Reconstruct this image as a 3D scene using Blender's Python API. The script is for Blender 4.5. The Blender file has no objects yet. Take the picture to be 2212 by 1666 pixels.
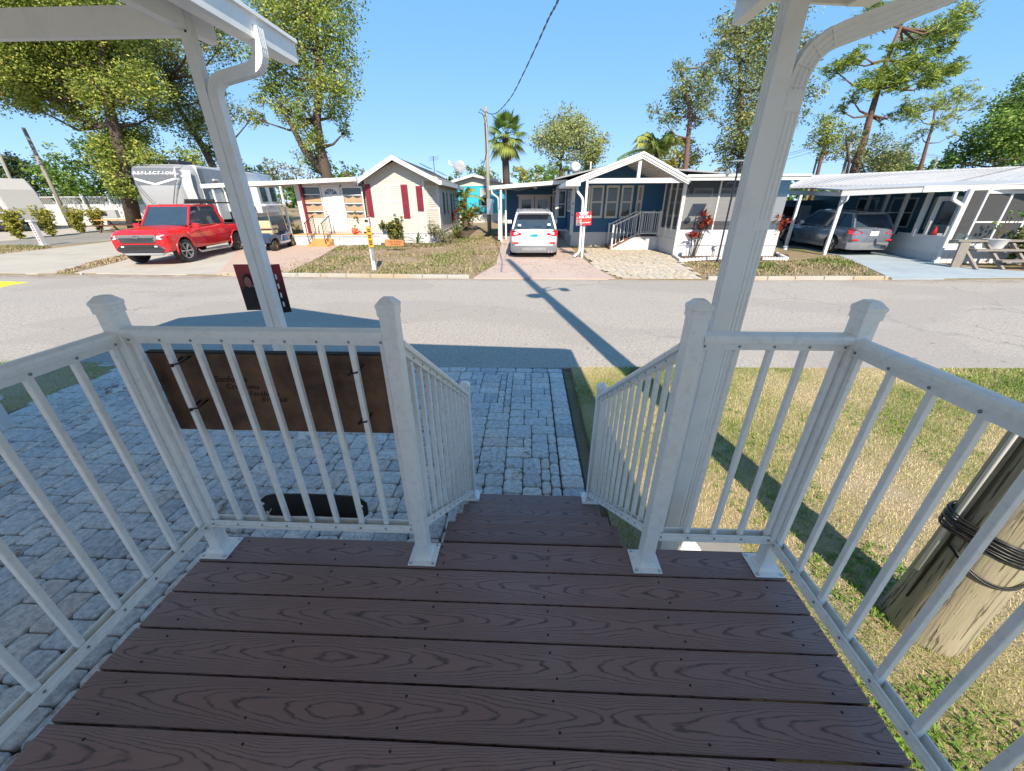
import bpy, bmesh, math, random
import numpy as np
from mathutils import Vector, Matrix
S = bpy.context.scene
C = S.collection
rad = math.radians
random.seed(7); RNG = np.random.default_rng(7)

# ------------------------------------------------------------------ camera, sky, sun, exposure
G = -0.66                                   # ground level; the deck top is z = 0
FPX, PITCH, ROLL, YAW, CH = 818.4, rad(25.96), rad(-0.2), rad(-2.43), 1.4115
Fw = Vector((math.sin(YAW)*math.cos(PITCH), math.cos(YAW)*math.cos(PITCH), -math.sin(PITCH)))
R0 = Vector((math.cos(YAW), -math.sin(YAW), 0)); U0 = R0.cross(Fw)
Rv = math.cos(ROLL)*R0 + math.sin(ROLL)*U0; Uv = -math.sin(ROLL)*R0 + math.cos(ROLL)*U0
EYE = Vector((0, 0, CH))
cam = bpy.data.cameras.new('camera'); cob = bpy.data.objects.new('camera', cam); C.objects.link(cob)
cam.sensor_width = 36; cam.lens = 36*FPX/2212; cam.clip_start = .02; cam.clip_end = 2000
M = Matrix((Rv, Uv, -Fw)).transposed().to_4x4(); M.translation = EYE; cob.matrix_world = M
S.camera = cob

SUN_EL = rad(41); SH = Vector((-0.24, 0.971, 0)).normalized()   # SH: way the shadows fall
W = bpy.data.worlds.new('World'); S.world = W; W.use_nodes = True
wt = W.node_tree; wt.nodes.clear()
wo = wt.nodes.new('ShaderNodeOutputWorld'); bg = wt.nodes.new('ShaderNodeBackground'); sk = wt.nodes.new('ShaderNodeTexSky')
sk.sky_type = 'NISHITA'; sk.sun_disc = False; sk.sun_elevation = SUN_EL
sk.sun_rotation = math.atan2(-SH.x, -SH.y) % (2*math.pi)
sk.air_density = 0.5; sk.dust_density = 0.0; sk.ozone_density = 1.0; sk.altitude = 0
# deep winter-blue rendering of the sky: one tone curve per channel over the whole dome
sp_ = wt.nodes.new('ShaderNodeSeparateColor'); cb_ = wt.nodes.new('ShaderNodeCombineColor'); wt.links.new(sk.outputs[0], sp_.inputs[0])
for i_, (g_, k_) in enumerate(((.55, .90), (.34, 1.74), (.25, 2.85))):
    pw = wt.nodes.new('ShaderNodeMath'); pw.operation = 'POWER'; wt.links.new(sp_.outputs[i_], pw.inputs[0]); pw.inputs[1].default_value = g_
    ml = wt.nodes.new('ShaderNodeMath'); ml.operation = 'MULTIPLY'; wt.links.new(pw.outputs[0], ml.inputs[0]); ml.inputs[1].default_value = k_
    wt.links.new(ml.outputs[0], cb_.inputs[i_])
bg.inputs['Strength'].default_value = 0.076
wt.links.new(cb_.outputs[0], bg.inputs['Color']); wt.links.new(bg.outputs[0], wo.inputs['Surface'])
sl = bpy.data.lights.new('sun', 'SUN'); so = bpy.data.objects.new('sun', sl); C.objects.link(so)
sl.energy = 2.35; sl.angle = rad(0.5); sl.color = (1, .88, .72)
sd = Vector((SH.x*math.cos(SUN_EL), SH.y*math.cos(SUN_EL), -math.sin(SUN_EL)))
so.rotation_euler = sd.to_track_quat('-Z', 'Y').to_euler(); so.location = (3, -10, 20)
S.view_settings.view_transform = 'Standard'; S.view_settings.look = 'None'
S.view_settings.gamma = 1; S.view_settings.exposure = 1.85
S.view_settings.use_curve_mapping = False
S.cycles.max_bounces = 8; S.cycles.transparent_max_bounces = 24

def _ray(x, y): return Fw + Rv*((x-1106)/FPX) - Uv*((y-833)/FPX)
def at(x, y, Y):                            # point of the place seen at photo position x,y at depth Y
    d = _ray(x, y); return EYE + d*(Y/d.y)
def gd(x, y, z=None):                       # same, on the ground
    z = G if z is None else z
    d = _ray(x, y); return EYE + d*((z-CH)/d.z)

# ------------------------------------------------------------------ object helpers
def link(o, parent=None):
    C.objects.link(o)
    if parent is not None: o.parent = parent
    return o
def tag(o, label=None, cat=None, group=None, kind=None):
    if label: o['label'] = label
    if cat: o['category'] = cat
    if group: o['group'] = group
    if kind: o['kind'] = kind
    return o
def thing(name, label, cat, loc=(0, 0, 0), rz=0, group=None):
    o = bpy.data.objects.new(name, None); C.objects.link(o); o.empty_display_size = .1
    o.location = loc; o.rotation_euler = (0, 0, rz)
    return tag(o, label, cat, group)
def kids(o): return [c for c in bpy.data.objects if c.parent == o]
def dup(o, loc=None, rz=None, label=None, parent=None, kidmap=None):
    if kidmap is None:
        kidmap = {}
        for c in bpy.data.objects:
            if c.parent: kidmap.setdefault(c.parent.name, []).append(c)
    n = o.copy(); C.objects.link(n)
    if parent is not None: n.parent = parent
    if loc is not None: n.location = loc
    if rz is not None: n.rotation_euler = (0, 0, rz)
    if label: n['label'] = label
    for c in kidmap.get(o.name, []): dup(c, parent=n, kidmap=kidmap)
    return n

class MB:
    """collects geometry, built as one mesh object"""
    def __init__(s): s.v = []; s.f = []; s.m = []; s.mi = 0
    def add(s, vs, fs):
        n = len(s.v); s.v += [tuple(v) for v in vs]; s.f += [tuple(i+n for i in f) for f in fs]; s.m += [s.mi]*len(fs)
        return s
    def box(s, c, d, rz=0, tilt=None):
        c = Vector(c); hx, hy, hz = d[0]/2, d[1]/2, d[2]/2
        P = [Vector((x, y, z)) for z in (-hz, hz) for x, y in ((-hx, -hy), (hx, -hy), (hx, hy), (-hx, hy))]
        m = Matrix.Rotation(rz, 3, 'Z')
        if tilt: m = m @ tilt
        return s.add([c + m @ p for p in P], [(3, 2, 1, 0), (4, 5, 6, 7), (0, 1, 5, 4), (1, 2, 6, 5), (2, 3, 7, 6), (3, 0, 4, 7)])
    def b2(s, lo, hi):
        lo, hi = [min(a, b) for a, b in zip(lo, hi)], [max(a, b) for a, b in zip(lo, hi)]
        return s.box([(a+b)/2 for a, b in zip(lo, hi)], [b-a for a, b in zip(lo, hi)])
    def beam(s, p, q, w, h, up=(0, 0, 1)):
        p, q, up = Vector(p), Vector(q), Vector(up); d = (q-p).normalized(); r = d.cross(up).normalized(); u = r.cross(d)
        vs = [a + r*i*w/2 + u*j*h/2 for a in (p, q) for i, j in ((-1, -1), (1, -1), (1, 1), (-1, 1))]
        return s.add(vs, [(0, 1, 2, 3), (7, 6, 5, 4), (0, 4, 5, 1), (1, 5, 6, 2), (2, 6, 7, 3), (3, 7, 4, 0)])
    def sweep(s, prof, path, up=(0, 0, 1), cap=True):
        """closed profile (right, up) swept along path with mitred corners"""
        path = [Vector(p) for p in path]; up = Vector(up); n = len(prof); vs = []
        for i, p in enumerate(path):
            a = (path[i]-path[i-1]).normalized() if i else (path[1]-path[0]).normalized()
            b = (path[i+1]-path[i]).normalized() if i < len(path)-1 else a
            t = (a+b).normalized(); r = t.cross(up)
            r = r.normalized() if r.length > 1e-4 else Vector((1, 0, 0))
            u = r.cross(t); k = 1/max(.5, t.dot(a))
            vs += [p + r*x + u*y*k for x, y in prof]
        fs = [(i*n+j, i*n+(j+1) % n, (i+1)*n+(j+1) % n, (i+1)*n+j) for i in range(len(path)-1) for j in range(n)]
        if cap: fs += [tuple(range(n))[::-1], tuple((len(path)-1)*n+j for j in range(n))]
        return s.add(vs, fs)
    def tube(s, path, r, n=8, r2=None, cap=True):
        path = [Vector(p) for p in path]; vs = []; L = len(path)-1
        ref = Vector((0, 0, 1))
        d0 = (path[-1]-path[0])
        if abs(d0.normalized().z) > .9 if d0.length > 1e-6 else True: ref = Vector((1, 0, 0))
        for i, p in enumerate(path):
            t = (path[min(i+1, L)]-path[max(i-1, 0)]).normalized()
            a = t.cross(ref)
            if a.length < 1e-3: a = t.cross(Vector((0, 1, 0)))
            a.normalize(); b = t.cross(a)
            rr = (r[i] if isinstance(r, (list, tuple)) else (r if r2 is None else r+(r2-r)*i/max(L, 1)))
            vs += [p + (a*math.cos(k*2*math.pi/n)+b*math.sin(k*2*math.pi/n))*rr for k in range(n)]
        fs = [(i*n+j, (i+1)*n+j, (i+1)*n+(j+1) % n, i*n+(j+1) % n) for i in range(L) for j in range(n)]
        if cap: fs += [tuple(range(n)), tuple(L*n+j for j in range(n))[::-1]]
        return s.add(vs, fs)
    def lathe(s, prof, c=(0, 0, 0), n=16, axis='Z', cap=True):
        c = Vector(c); vs = []
        for r, h in prof:
            for k in range(n):
                a = k*2*math.pi/n; x, y = r*math.cos(a), r*math.sin(a)
                vs.append(c + (Vector((x, y, h)) if axis == 'Z' else Vector((h, x, y)) if axis == 'X' else Vector((x, h, -y))))
        L = len(prof)
        fs = [(i*n+j, i*n+(j+1) % n, (i+1)*n+(j+1) % n, (i+1)*n+j) for i in range(L-1) for j in range(n)]
        if cap: fs += [tuple(range(n))[::-1], tuple((L-1)*n+j for j in range(n))]
        return s.add(vs, fs)
    def prism(s, poly, off):
        """planar polygon (3D points) thickened by vector off"""
        off = Vector(off); n = len(poly); P = [Vector(p) for p in poly]
        vs = P + [p+off for p in P]
        return s.add(vs, [tuple(range(n))[::-1], tuple(range(n, 2*n))] + [(i, (i+1) % n, n+(i+1) % n, n+i) for i in range(n)])
    def loft(s, rings, cap=True, closed=True):
        n = len(rings[0]); vs = [v for r in rings for v in r]; m = n if closed else n-1
        fs = [(i*n+j, i*n+(j+1) % n, (i+1)*n+(j+1) % n, (i+1)*n+j) for i in range(len(rings)-1) for j in range(m)]
        if cap and closed: fs += [tuple(range(n))[::-1], tuple((len(rings)-1)*n+j for j in range(n))]
        return s.add(vs, fs)
    def quad(s, a, b, c, d): return s.add([a, b, c, d], [(0, 1, 2, 3)])
    def mesh(s, name, mats, bevel=0, smooth=False, fix=True, seg=1):
        me = bpy.data.meshes.new(name); me.from_pydata(s.v, [], s.f)
        for m in (mats if isinstance(mats, (list, tuple)) else [mats]): me.materials.append(m)
        me.polygons.foreach_set('material_index', s.m)
        if fix or bevel:
            bm = bmesh.new(); bm.from_mesh(me)
            if fix: bmesh.ops.recalc_face_normals(bm, faces=bm.faces)
            if bevel:
                es = [e for e in bm.edges if len(e.link_faces) == 2 and e.calc_face_angle(0) > .6]
                bmesh.ops.bevel(bm, geom=es, offset=bevel, segments=seg, affect='EDGES', profile=.6, clamp_overlap=True)
            bm.to_mesh(me); bm.free()
        if smooth:
            me.polygons.foreach_set('use_smooth', [True]*len(me.polygons))
            if smooth is not True: me.set_sharp_from_angle(angle=rad(smooth))
        me.update(); return me
    def build(s, name, mats, parent=None, bevel=0, smooth=False, fix=True, seg=1, loc=None, rz=0):
        o = bpy.data.objects.new(name, s.mesh(name, mats, bevel, smooth, fix, seg)); link(o, parent)
        if loc is not None: o.location = loc
        if rz: o.rotation_euler = (0, 0, rz)
        return o
def rect(w, h, r=0):
    if not r: return [(-w/2, -h/2), (w/2, -h/2), (w/2, h/2), (-w/2, h/2)]
    out = []
    for cx, cy, a0 in ((w/2-r, -h/2+r, -90), (w/2-r, h/2-r, 0), (-w/2+r, h/2-r, 90), (-w/2+r, -h/2+r, 180)):
        for k in range(4): a = rad(a0+30*k); out.append((cx+r*math.cos(a), cy+r*math.sin(a)))
    return out
def ribbed(w, d, nr=3, rd=.004):            # downspout section: long faces ribbed
    pts = []
    def side(a, b, nx, ny):
        for i in range(nr):
            for t, o in ((.12+i*.27, 0), (.18+i*.27, -rd), (.25+i*.27, -rd), (.31+i*.27, 0)):
                pts.append((a[0]+(b[0]-a[0])*t+nx*o, a[1]+(b[1]-a[1])*t+ny*o))
    c = [(-w/2, -d/2), (w/2, -d/2), (w/2, d/2), (-w/2, d/2)]
    for i, (nx, ny) in enumerate(((0, -1), (1, 0), (0, 1), (-1, 0))):
        pts.append(c[i]); side(c[i], c[(i+1) % 4], nx, ny)
    return pts

def quads_mesh(name, V, mats, parent=None, col=None, tri=False, midx=None):
    """V: (n,4,3) or (n,3,3) array -> one object of separate faces, col: per-face value in attribute 'rnd'"""
    n, k = V.shape[:2]; me = bpy.data.meshes.new(name)
    me.vertices.add(n*k); me.vertices.foreach_set('co', V.reshape(-1).astype(np.float32))
    me.loops.add(n*k); me.loops.foreach_set('vertex_index', np.arange(n*k, dtype=np.int32))
    me.polygons.add(n); me.polygons.foreach_set('loop_start', np.arange(0, n*k, k, dtype=np.int32))
    if col is not None:
        a = me.attributes.new('rnd', 'FLOAT', 'FACE'); a.data.foreach_set('value', col.astype(np.float32))
    for m in (mats if isinstance(mats, (list, tuple)) else [mats]): me.materials.append(m)
    me.update(calc_edges=True); me.validate()
    o = bpy.data.objects.new(name, me); return link(o, parent)

def text(name, body, size, mat, parent, loc, rot, depth=.002, sx=1, align='CENTER', bold=0, shear=0):
    cu = bpy.data.curves.new(name, 'FONT'); cu.body = body; cu.size = size; cu.extrude = depth/2
    cu.align_x = align; cu.align_y = 'CENTER'; cu.resolution_u = 2; cu.offset = bold; cu.shear = shear
    t = bpy.data.objects.new(name+'_c', cu); C.objects.link(t)
    me = bpy.data.meshes.new_from_object(t.evaluated_get(bpy.context.evaluated_depsgraph_get()))
    bpy.data.objects.remove(t); bpy.data.curves.remove(cu)
    me.materials.clear(); me.materials.append(mat); me.name = name
    o = bpy.data.objects.new(name, me); link(o, parent); o.location = loc; o.rotation_euler = rot; o.scale = (sx, 1, 1)
    return o

# ------------------------------------------------------------------ materials
class NT:
    def __init__(s, name):
        s.m = bpy.data.materials.new(name); s.m.use_nodes = True; s.t = s.m.node_tree; s.n = s.t.nodes
        s.b = s.n['Principled BSDF']; s.co = s.new('ShaderNodeTexCoord')
    def new(s, k, **kw):
        n = s.n.new(k)
        for a, v in kw.items(): setattr(n, a, v)
        return n
    def set(s, n, i, v):
        if hasattr(v, 'is_output') or isinstance(v, bpy.types.NodeSocket): s.t.links.new(v, n.inputs[i])
        else: n.inputs[i].default_value = v
    def mapping(s, scale=(1, 1, 1), src='Object', rot=(0, 0, 0)):
        m = s.new('ShaderNodeMapping'); s.set(m, 'Vector', s.co.outputs[src]); s.set(m, 'Scale', scale); s.set(m, 'Rotation', rot); return m.outputs[0]
    def geo(s): return s.new('ShaderNodeNewGeometry').outputs['Position']
    def scale(s, vec, k):
        m = s.new('ShaderNodeMapping'); s.set(m, 'Vector', vec); s.set(m, 'Scale', k if isinstance(k, tuple) else (k, k, k)); return m.outputs[0]
    def noise(s, vec, scale=5, det=3, rough=.5, dist=0, col=False):
        n = s.new('ShaderNodeTexNoise'); s.set(n, 'Vector', vec); s.set(n, 'Scale', scale); s.set(n, 'Detail', det); s.set(n, 'Roughness', rough); s.set(n, 'Distortion', dist)
        return n.outputs[1 if col else 0]
    def math(s, op, a, b=0.5, c=0, clamp=False):
        n = s.new('ShaderNodeMath', operation=op, use_clamp=clamp); s.set(n, 0, a); s.set(n, 1, b); s.set(n, 2, c); return n.outputs[0]
    def ramp(s, f, stops, interp='LINEAR'):
        n = s.new('ShaderNodeValToRGB'); s.set(n, 0, f); cr = n.color_ramp; cr.interpolation = interp
        while len(cr.elements) < len(stops): cr.elements.new(.5)
        for e, (p, c) in zip(cr.elements, stops):
            e.position = p; e.color = (c, c, c, 1) if not isinstance(c, tuple) else (*c, 1)
        return n.outputs[0]
    def mix(s, f, a, b, mode='MIX'):
        n = s.new('ShaderNodeMix', data_type='RGBA', blend_type=mode); s.set(n, 0, f)
        s.set(n, 6, (*a, 1) if isinstance(a, tuple) and len(a) == 3 else a); s.set(n, 7, (*b, 1) if isinstance(b, tuple) and len(b) == 3 else b); return n.outputs[2]
    def bump(s, h, strength=.3, dist=.01, nrm=None):
        n = s.new('ShaderNodeBump'); s.set(n, 'Height', h); s.set(n, 'Strength', strength); s.set(n, 'Distance', dist)
        if nrm is not None: s.set(n, 'Normal', nrm)
        return n.outputs[0]
    def out(s, col=None, rough=None, nrm=None, metal=None, spec=None, **kw):
        if col is not None: s.set(s.b, 'Base Color', (*col, 1) if isinstance(col, tuple) and len(col) == 3 else col)
        if rough is not None: s.set(s.b, 'Roughness', rough)
        if nrm is not None: s.set(s.b, 'Normal', nrm)
        if metal is not None: s.set(s.b, 'Metallic', metal)
        if spec is not None: s.set(s.b, 'Specular IOR Level', spec)
        for k, v in kw.items(): s.set(s.b, k.replace('_', ' '), v)
        return s.m
def plain(name, col, rough=.5, metal=0, var=.12, sc=6, bump=0, spec=.5, dirt=None, **kw):
    """paint / plastic / metal with faint mottling"""
    t = NT(name); p = t.geo(); n = t.noise(p, sc, 4, .6)
    c = t.mix(n, tuple(x*(1-var) for x in col), tuple(min(1, x*(1+var)) for x in col))
    if dirt: c = t.mix(t.math('MULTIPLY', t.ramp(t.noise(p, dirt[1], 6, .7), [(.5, 0.), (.72, 1.)]), dirt[2]), c, dirt[0])
    r = t.ramp(n, [(.3, max(0, rough-.06)), (.7, min(1, rough+.06))])
    return t.out(c, r, t.bump(t.noise(p, sc*12, 3), bump, .004) if bump else None, metal, spec, **kw)
MT = {}
def mats():
    P = plain
    MT['rail'] = P('white_rail_paint', (.86, .85, .82), .35, var=.05, sc=9, dirt=((.30, .28, .24), 40, .25))
    MT['alum'] = P('white_aluminium', (.82, .81, .79), .38, var=.07, sc=3, dirt=((.36, .35, .31), 5, .22))
    MT['white'] = P('white_paint', (.60, .60, .59), .45, var=.04)
    MT['whitevinyl'] = P('white_vinyl', (.56, .56, .56), .4, var=.03)
    MT['screw'] = P('steel_screw', (.25, .25, .25), .35, .9)
    MT['black'] = P('black_plastic', (.015, .015, .016), .4)
    MT['rubber'] = P('tyre_rubber', (.02, .02, .021), .75, var=.3, sc=30)
    MT['chrome'] = P('chrome', (.6, .6, .62), .15, 1)
    MT['alloy'] = P('alloy_wheel', (.5, .5, .51), .3, .8)
    MT['gold'] = P('gold_wheel', (.5, .33, .12), .35, .6)
    MT['grille'] = P('dark_grille', (.03, .03, .033), .4)
    MT['glass'] = P('dark_window_glass', (.03, .05, .075), .03, var=.3, sc=2, spec=.8)
    MT['winglass'] = P('window_glass', (.045, .055, .06), .05, var=.4, sc=3, spec=.7)
    MT['red'] = P('red_car_paint', (.62, .012, .02), .25, var=.05, Coat_Weight=.8, Coat_Roughness=.05)
    MT['carwhite'] = P('white_car_paint', (.72, .73, .75), .25, var=.02, Coat_Weight=.8, Coat_Roughness=.05)
    MT['cargrey'] = P('grey_car_paint', (.2, .22, .26), .28, .5, var=.02, Coat_Weight=.9, Coat_Roughness=.05)
    MT['clad'] = P('grey_plastic_cladding', (.16, .165, .175), .55)
    MT['taillight'] = P('red_tail_light', (.55, .01, .015), .15, Coat_Weight=.6)
    MT['lens'] = P('clear_lens', (.7, .72, .75), .08)
    MT['cream'] = P('cream_vinyl_siding', (.53, .495, .42), .5, var=.04, sc=2)
    MT['blueside'] = P('dark_blue_siding', (.018, .10, .21), .45, var=.12, sc=2)
    MT['teal'] = P('bright_teal_paint', (.03, .42, .55), .5, var=.05)
    MT['tealdark'] = P('dusty_teal_wall', (.07, .21, .28), .6, var=.08)
    MT['maroon'] = P('maroon_shutter', (.19, .014, .03), .5)
    MT['screen'] = screen_mat('insect_screen', .5)
    MT['screendark'] = screen_mat('dark_insect_screen', .55)
    MT['clearvinyl'] = screen_mat('cloudy_vinyl', .3, (.55, .56, .57))
    MT['clearpane'] = screen_mat('clear_pane', .16, (.5, .52, .55))
    MT['interior'] = P('dim_interior', (.11, .105, .1), .8)
    MT['curtain'] = P('tan_curtain', (.38, .27, .16), .8, var=.2, sc=5)
    MT['blind'] = P('pale_blind', (.5, .5, .47), .6)
    MT['deckwood'] = P('yellow_pine', (.55, .27, .09), .6, var=.25, sc=7)
    MT['brownstep'] = P('brown_step', (.14, .07, .045), .6)
    MT['greypole'] = P('weathered_pole', (.27, .24, .2), .85, var=.25, sc=9)
    MT['darkmetal'] = P('dark_grey_metal', (.03, .035, .05), .45, .5)
    MT['shingle'] = shingle_mat()
    MT['metalroof'] = P('white_metal_roof', (.46, .465, .48), .4, var=.1, sc=1.5, dirt=((.3, .3, .3), 6, .4))
    MT['rvwhite'] = P('rv_white_gelcoat', (.66, .68, .7), .25, var=.03)
    MT['rvgrey'] = P('rv_grey_gelcoat', (.13, .14, .155), .3, var=.05)
    MT['rvmid'] = P('rv_silver_gelcoat', (.34, .355, .375), .3, var=.05)
    MT['rvtan'] = P('rv_brown_stripe', (.16, .12, .09), .4)
    MT['rvbeige'] = P('rv_beige', (.5, .49, .47), .35, var=.04)
    MT['mulch'] = P('mulch', (.09, .055, .035), .95, var=.6, sc=20, bump=.8)
    MT['tan'] = P('tan_vinyl_seat', (.55, .44, .26), .5)
    MT['redcloth'] = P('red_cloth', (.3, .015, .015), .8)
    MT['orange'] = P('orange_yellow_sign', (.62, .32, .01), .5)
    MT['signred'] = P('red_sign_print', (.62, .02, .03), .45)
    MT['ink'] = P('black_ink', (.01, .008, .007), .7)
    MT['signwhite'] = P('white_sign_print', (.78, .78, .78), .5)
    MT['signorange'] = P('orange_sign_print', (.8, .3, .05), .5)
    MT['cedar'] = P('cedar_sign', (.5, .2, .07), .6, var=.2)
    MT['terracotta'] = P('terracotta', (.42, .13, .05), .7)
    MT['redpot'] = P('bright_red_flowers', (.7, .02, .02), .6)
    MT['kerb'] = kerb_mat()
    MT['conc'] = concrete('pale_concrete', (.48, .435, .365), (.39, .355, .30))
    MT['concpink'] = concrete('pink_painted_concrete', (.50, .39, .33), (.44, .34, .29))
    MT['concblue'] = concrete('blue_grey_painted_concrete', (.36, .42, .45), (.28, .33, .36))
    MT['concgrey'] = concrete('grey_concrete', (.3, .28, .25), (.2, .19, .17))
    MT['board'] = deck_mat(); MT['asphalt'] = asphalt_mat()
    MT['paver'] = paver_mat('grey_blue_paver', [(.0, (.36, .355, .36)), (.3, (.58, .55, .52)), (.6, (.48, .48, .49)), (.85, (.66, .61, .56)), (1., (.56, .46, .40))], rust=True)
    MT['paverjoint'] = P('paver_joint_sand', (.05, .05, .045), .95, var=.4, sc=40)
    MT['paverB'] = paver_mat('cream_paver', [(.0, (.42, .35, .26)), (.4, (.5, .43, .33)), (.7, (.4, .38, .34)), (1., (.55, .47, .36))])
    MT['paverA'] = paver_mat('pink_tan_paver', [(.0, (.46, .34, .27)), (.5, (.5, .38, .3)), (1., (.42, .33, .28))])
    MT['ground'] = ground_mat(); MT['yard'] = yard_mat()
    MT['plank'] = stained_board()
    MT['pole'] = pole_mat()
def screen_mat(name, op, col=(.11, .105, .1)):
    t = NT(name); m = t.m; d = t.n.new('ShaderNodeBsdfDiffuse'); d.inputs[0].default_value = (*col, 1)
    tr = t.n.new('ShaderNodeBsdfTransparent'); mx = t.n.new('ShaderNodeMixShader')
    mx.inputs[0].default_value = op; t.t.links.new(tr.outputs[0], mx.inputs[1]); t.t.links.new(d.outputs[0], mx.inputs[2])
    t.t.links.new(mx.outputs[0], t.n['Material Output'].inputs[0]); return m
def shingle_mat():
    t = NT('grey_shingle'); p = t.geo()
    br = t.new('ShaderNodeTexBrick'); t.set(br, 'Vector', t.mapping((1, 1, 1), 'UV')); 
    n = t.noise(p, 9, 5, .7); n2 = t.noise(p, .8, 3)
    c = t.mix(t.math('MULTIPLY', n, n2), (.2, .2, .2), (.46, .46, .45))
    return t.out(c, .9, t.bump(t.noise(p, 30, 3), .5, .01))
def kerb_mat():
    t = NT('worn_kerb_paint'); p = t.geo(); n = t.noise(p, 14, 5, .7)
    c = t.mix(t.ramp(n, [(.4, 0.), (.62, 1.)]), (.40, .31, .18), (.34, .31, .27))
    c = t.mix(t.ramp(t.noise(p, .45, 2), [(.45, 0.), (.55, 1.)]), c, (.38, .365, .33))
    return t.out(c, .85, t.bump(n, .4, .01))
def concrete(name, a, b):
    t = NT(name); p = t.geo(); n = t.noise(p, 1.2, 6, .65); n2 = t.noise(p, 60, 3, .6)
    c = t.mix(t.ramp(n, [(.35, 0.), (.7, 1.)]), a, b); c = t.mix(t.math('MULTIPLY', n2, .35), c, tuple(x*.5 for x in a))
    st = t.ramp(t.noise(t.scale(p, (.35, .9, 1)), 1.1, 4, .7), [(.56, 0.), (.7, 1.)])
    c = t.mix(t.math('MULTIPLY', st, .35), c, tuple(x*.55 for x in b))
    return t.out(c, .85, t.bump(n2, .25, .004))
def deck_mat():
    t = NT('brown_composite_board'); oi = t.new('ShaderNodeObjectInfo'); R = oi.outputs['Random']
    sp = t.new('ShaderNodeSeparateXYZ'); t.set(sp, 0, t.co.outputs['Object']); X, Y = sp.outputs[0], sp.outputs[1]
    cb = t.new('ShaderNodeCombineXYZ'); t.set(cb, 0, t.math('ADD', X, t.math('MULTIPLY', R, 37.))); t.set(cb, 1, t.math('ADD', Y, t.math('MULTIPLY', R, 11.))); v = cb.outputs[0]
    yc = t.math('ADD', Y, t.math('MULTIPLY', t.math('SUBTRACT', t.noise(t.scale(v, (1.6, .01, 1)), 1, 2), .5), .07))   # the heart line wanders
    par = t.math('MULTIPLY', t.math('MULTIPLY', yc, yc), 1500.)
    tri = t.math('PINGPONG', t.math('ADD', X, t.math('MULTIPLY', R, 9.)), .85)
    f = t.math('ADD', par, t.math('MULTIPLY', tri, 9.))
    f = t.math('ADD', f, t.math('MULTIPLY', t.noise(t.scale(v, (4.5, 22, 1)), 1, 3, .45), 2.3)); f = t.math('ADD', f, t.math('MULTIPLY', t.noise(t.scale(v, (22, 70, 1)), 1, 2), .35))
    band = t.math('FRACT', f)
    line = t.ramp(band, [(0, .9), (.08, .8), (.2, .05), (.88, 0.), (1, .6)])
    fine = t.noise(t.scale(v, (10, 210, 9)), 1, 4, .7); br = t.noise(t.scale(v, (14, 50, 9)), 1, 3, .6)
    line = t.math('MULTIPLY', line, t.ramp(br, [(.28, .2), (.52, 1.)]))
    c = t.mix(fine, (.22, .118, .102), (.385, .235, .205))
    c = t.mix(t.ramp(t.noise(t.geo(), 1.8, 4, .6), [(.4, 0.), (.75, .6)]), c, (.35, .25, .235))
    c = t.mix(t.math('MULTIPLY', R, .35), c, (.15, .085, .075))
    c = t.mix(t.math('MULTIPLY', line, .88), c, (.035, .02, .02))
    h = t.math('SUBTRACT', t.math('MULTIPLY', fine, .4), line)
    return t.out(c, t.ramp(fine, [(.3, .32), (.8, .52)]), t.bump(h, .7, .002), spec=.5)
def asphalt_mat():
    t = NT('sunbleached_asphalt'); p = t.geo(); v = t.new('ShaderNodeTexVoronoi'); t.set(v, 'Vector', p); t.set(v, 'Scale', 85.)
    g = t.noise(p, 55, 4, .85); big = t.noise(t.scale(p, (.25, 1., 1)), .8, 4, .6)
    g = t.math('ADD', t.math('MULTIPLY', g, .55), t.math('MULTIPLY', t.noise(p, 24, 4, .8), .45))
    c = t.mix(t.ramp(g, [(.38, 0.), (.62, 1.)]), (.15, .132, .116), (.52, .47, .41))
    c = t.mix(t.math('MULTIPLY', v.outputs['Color'], .3), c, (.42, .385, .34))
    c = t.mix(t.ramp(big, [(.42, 0.), (.7, .45)]), c, (.31, .29, .27))
    sp = t.new('ShaderNodeSeparateXYZ'); t.set(sp, 0, p)
    tr = t.ramp(t.math('ABSOLUTE', t.math('SUBTRACT', sp.outputs[1], 8.75)), [(.0, .6), (.05, .45), (.1, 0.)])
    c = t.mix(tr, c, (.34, .31, .28))
    # scattered cracks
    cr = t.new('ShaderNodeTexVoronoi', feature='DISTANCE_TO_EDGE'); t.set(cr, 'Vector', t.scale(t.noise(p, 1.5, 3, .6, 0, True), 1)); 
    wob = t.noise(p, 1.1, 4, .6, 0, True); ad = t.new('ShaderNodeVectorMath', operation='ADD'); t.set(ad, 0, p); t.set(ad, 1, wob); t.set(cr, 'Vector', ad.outputs[0]); t.set(cr, 'Scale', .33)
    ck = t.math('MULTIPLY', t.ramp(cr.outputs['Distance'], [(0, 1.), (.006, .7), (.012, 0.)]), t.ramp(t.noise(p, .5, 2), [(.5, 0.), (.68, .4)]))
    c = t.mix(ck, c, (.09, .08, .07))
    ed = t.math('MULTIPLY', t.ramp(sp.outputs[1], [(0, 0.), (1, 1.)]), 1.)
    ed = t.math('MULTIPLY', t.ramp(t.math('MULTIPLY', sp.outputs[1], .08), [(.885, 0.), (.925, .8)]), t.ramp(t.noise(t.scale(p, (1, 5, 1)), 2.2, 5, .7), [(.42, 0.), (.6, 1.)]))
    c = t.mix(ed, c, (.19, .13, .085))
    pt = t.ramp(t.noise(t.scale(p, (.5, 1, 1)), .5, 3, .4), [(.5, 0.), (.53, .35)]); c = t.mix(pt, c, (.27, .245, .22))
    return t.out(c, .92, t.bump(g, .8, .006), spec=.25)
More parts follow.
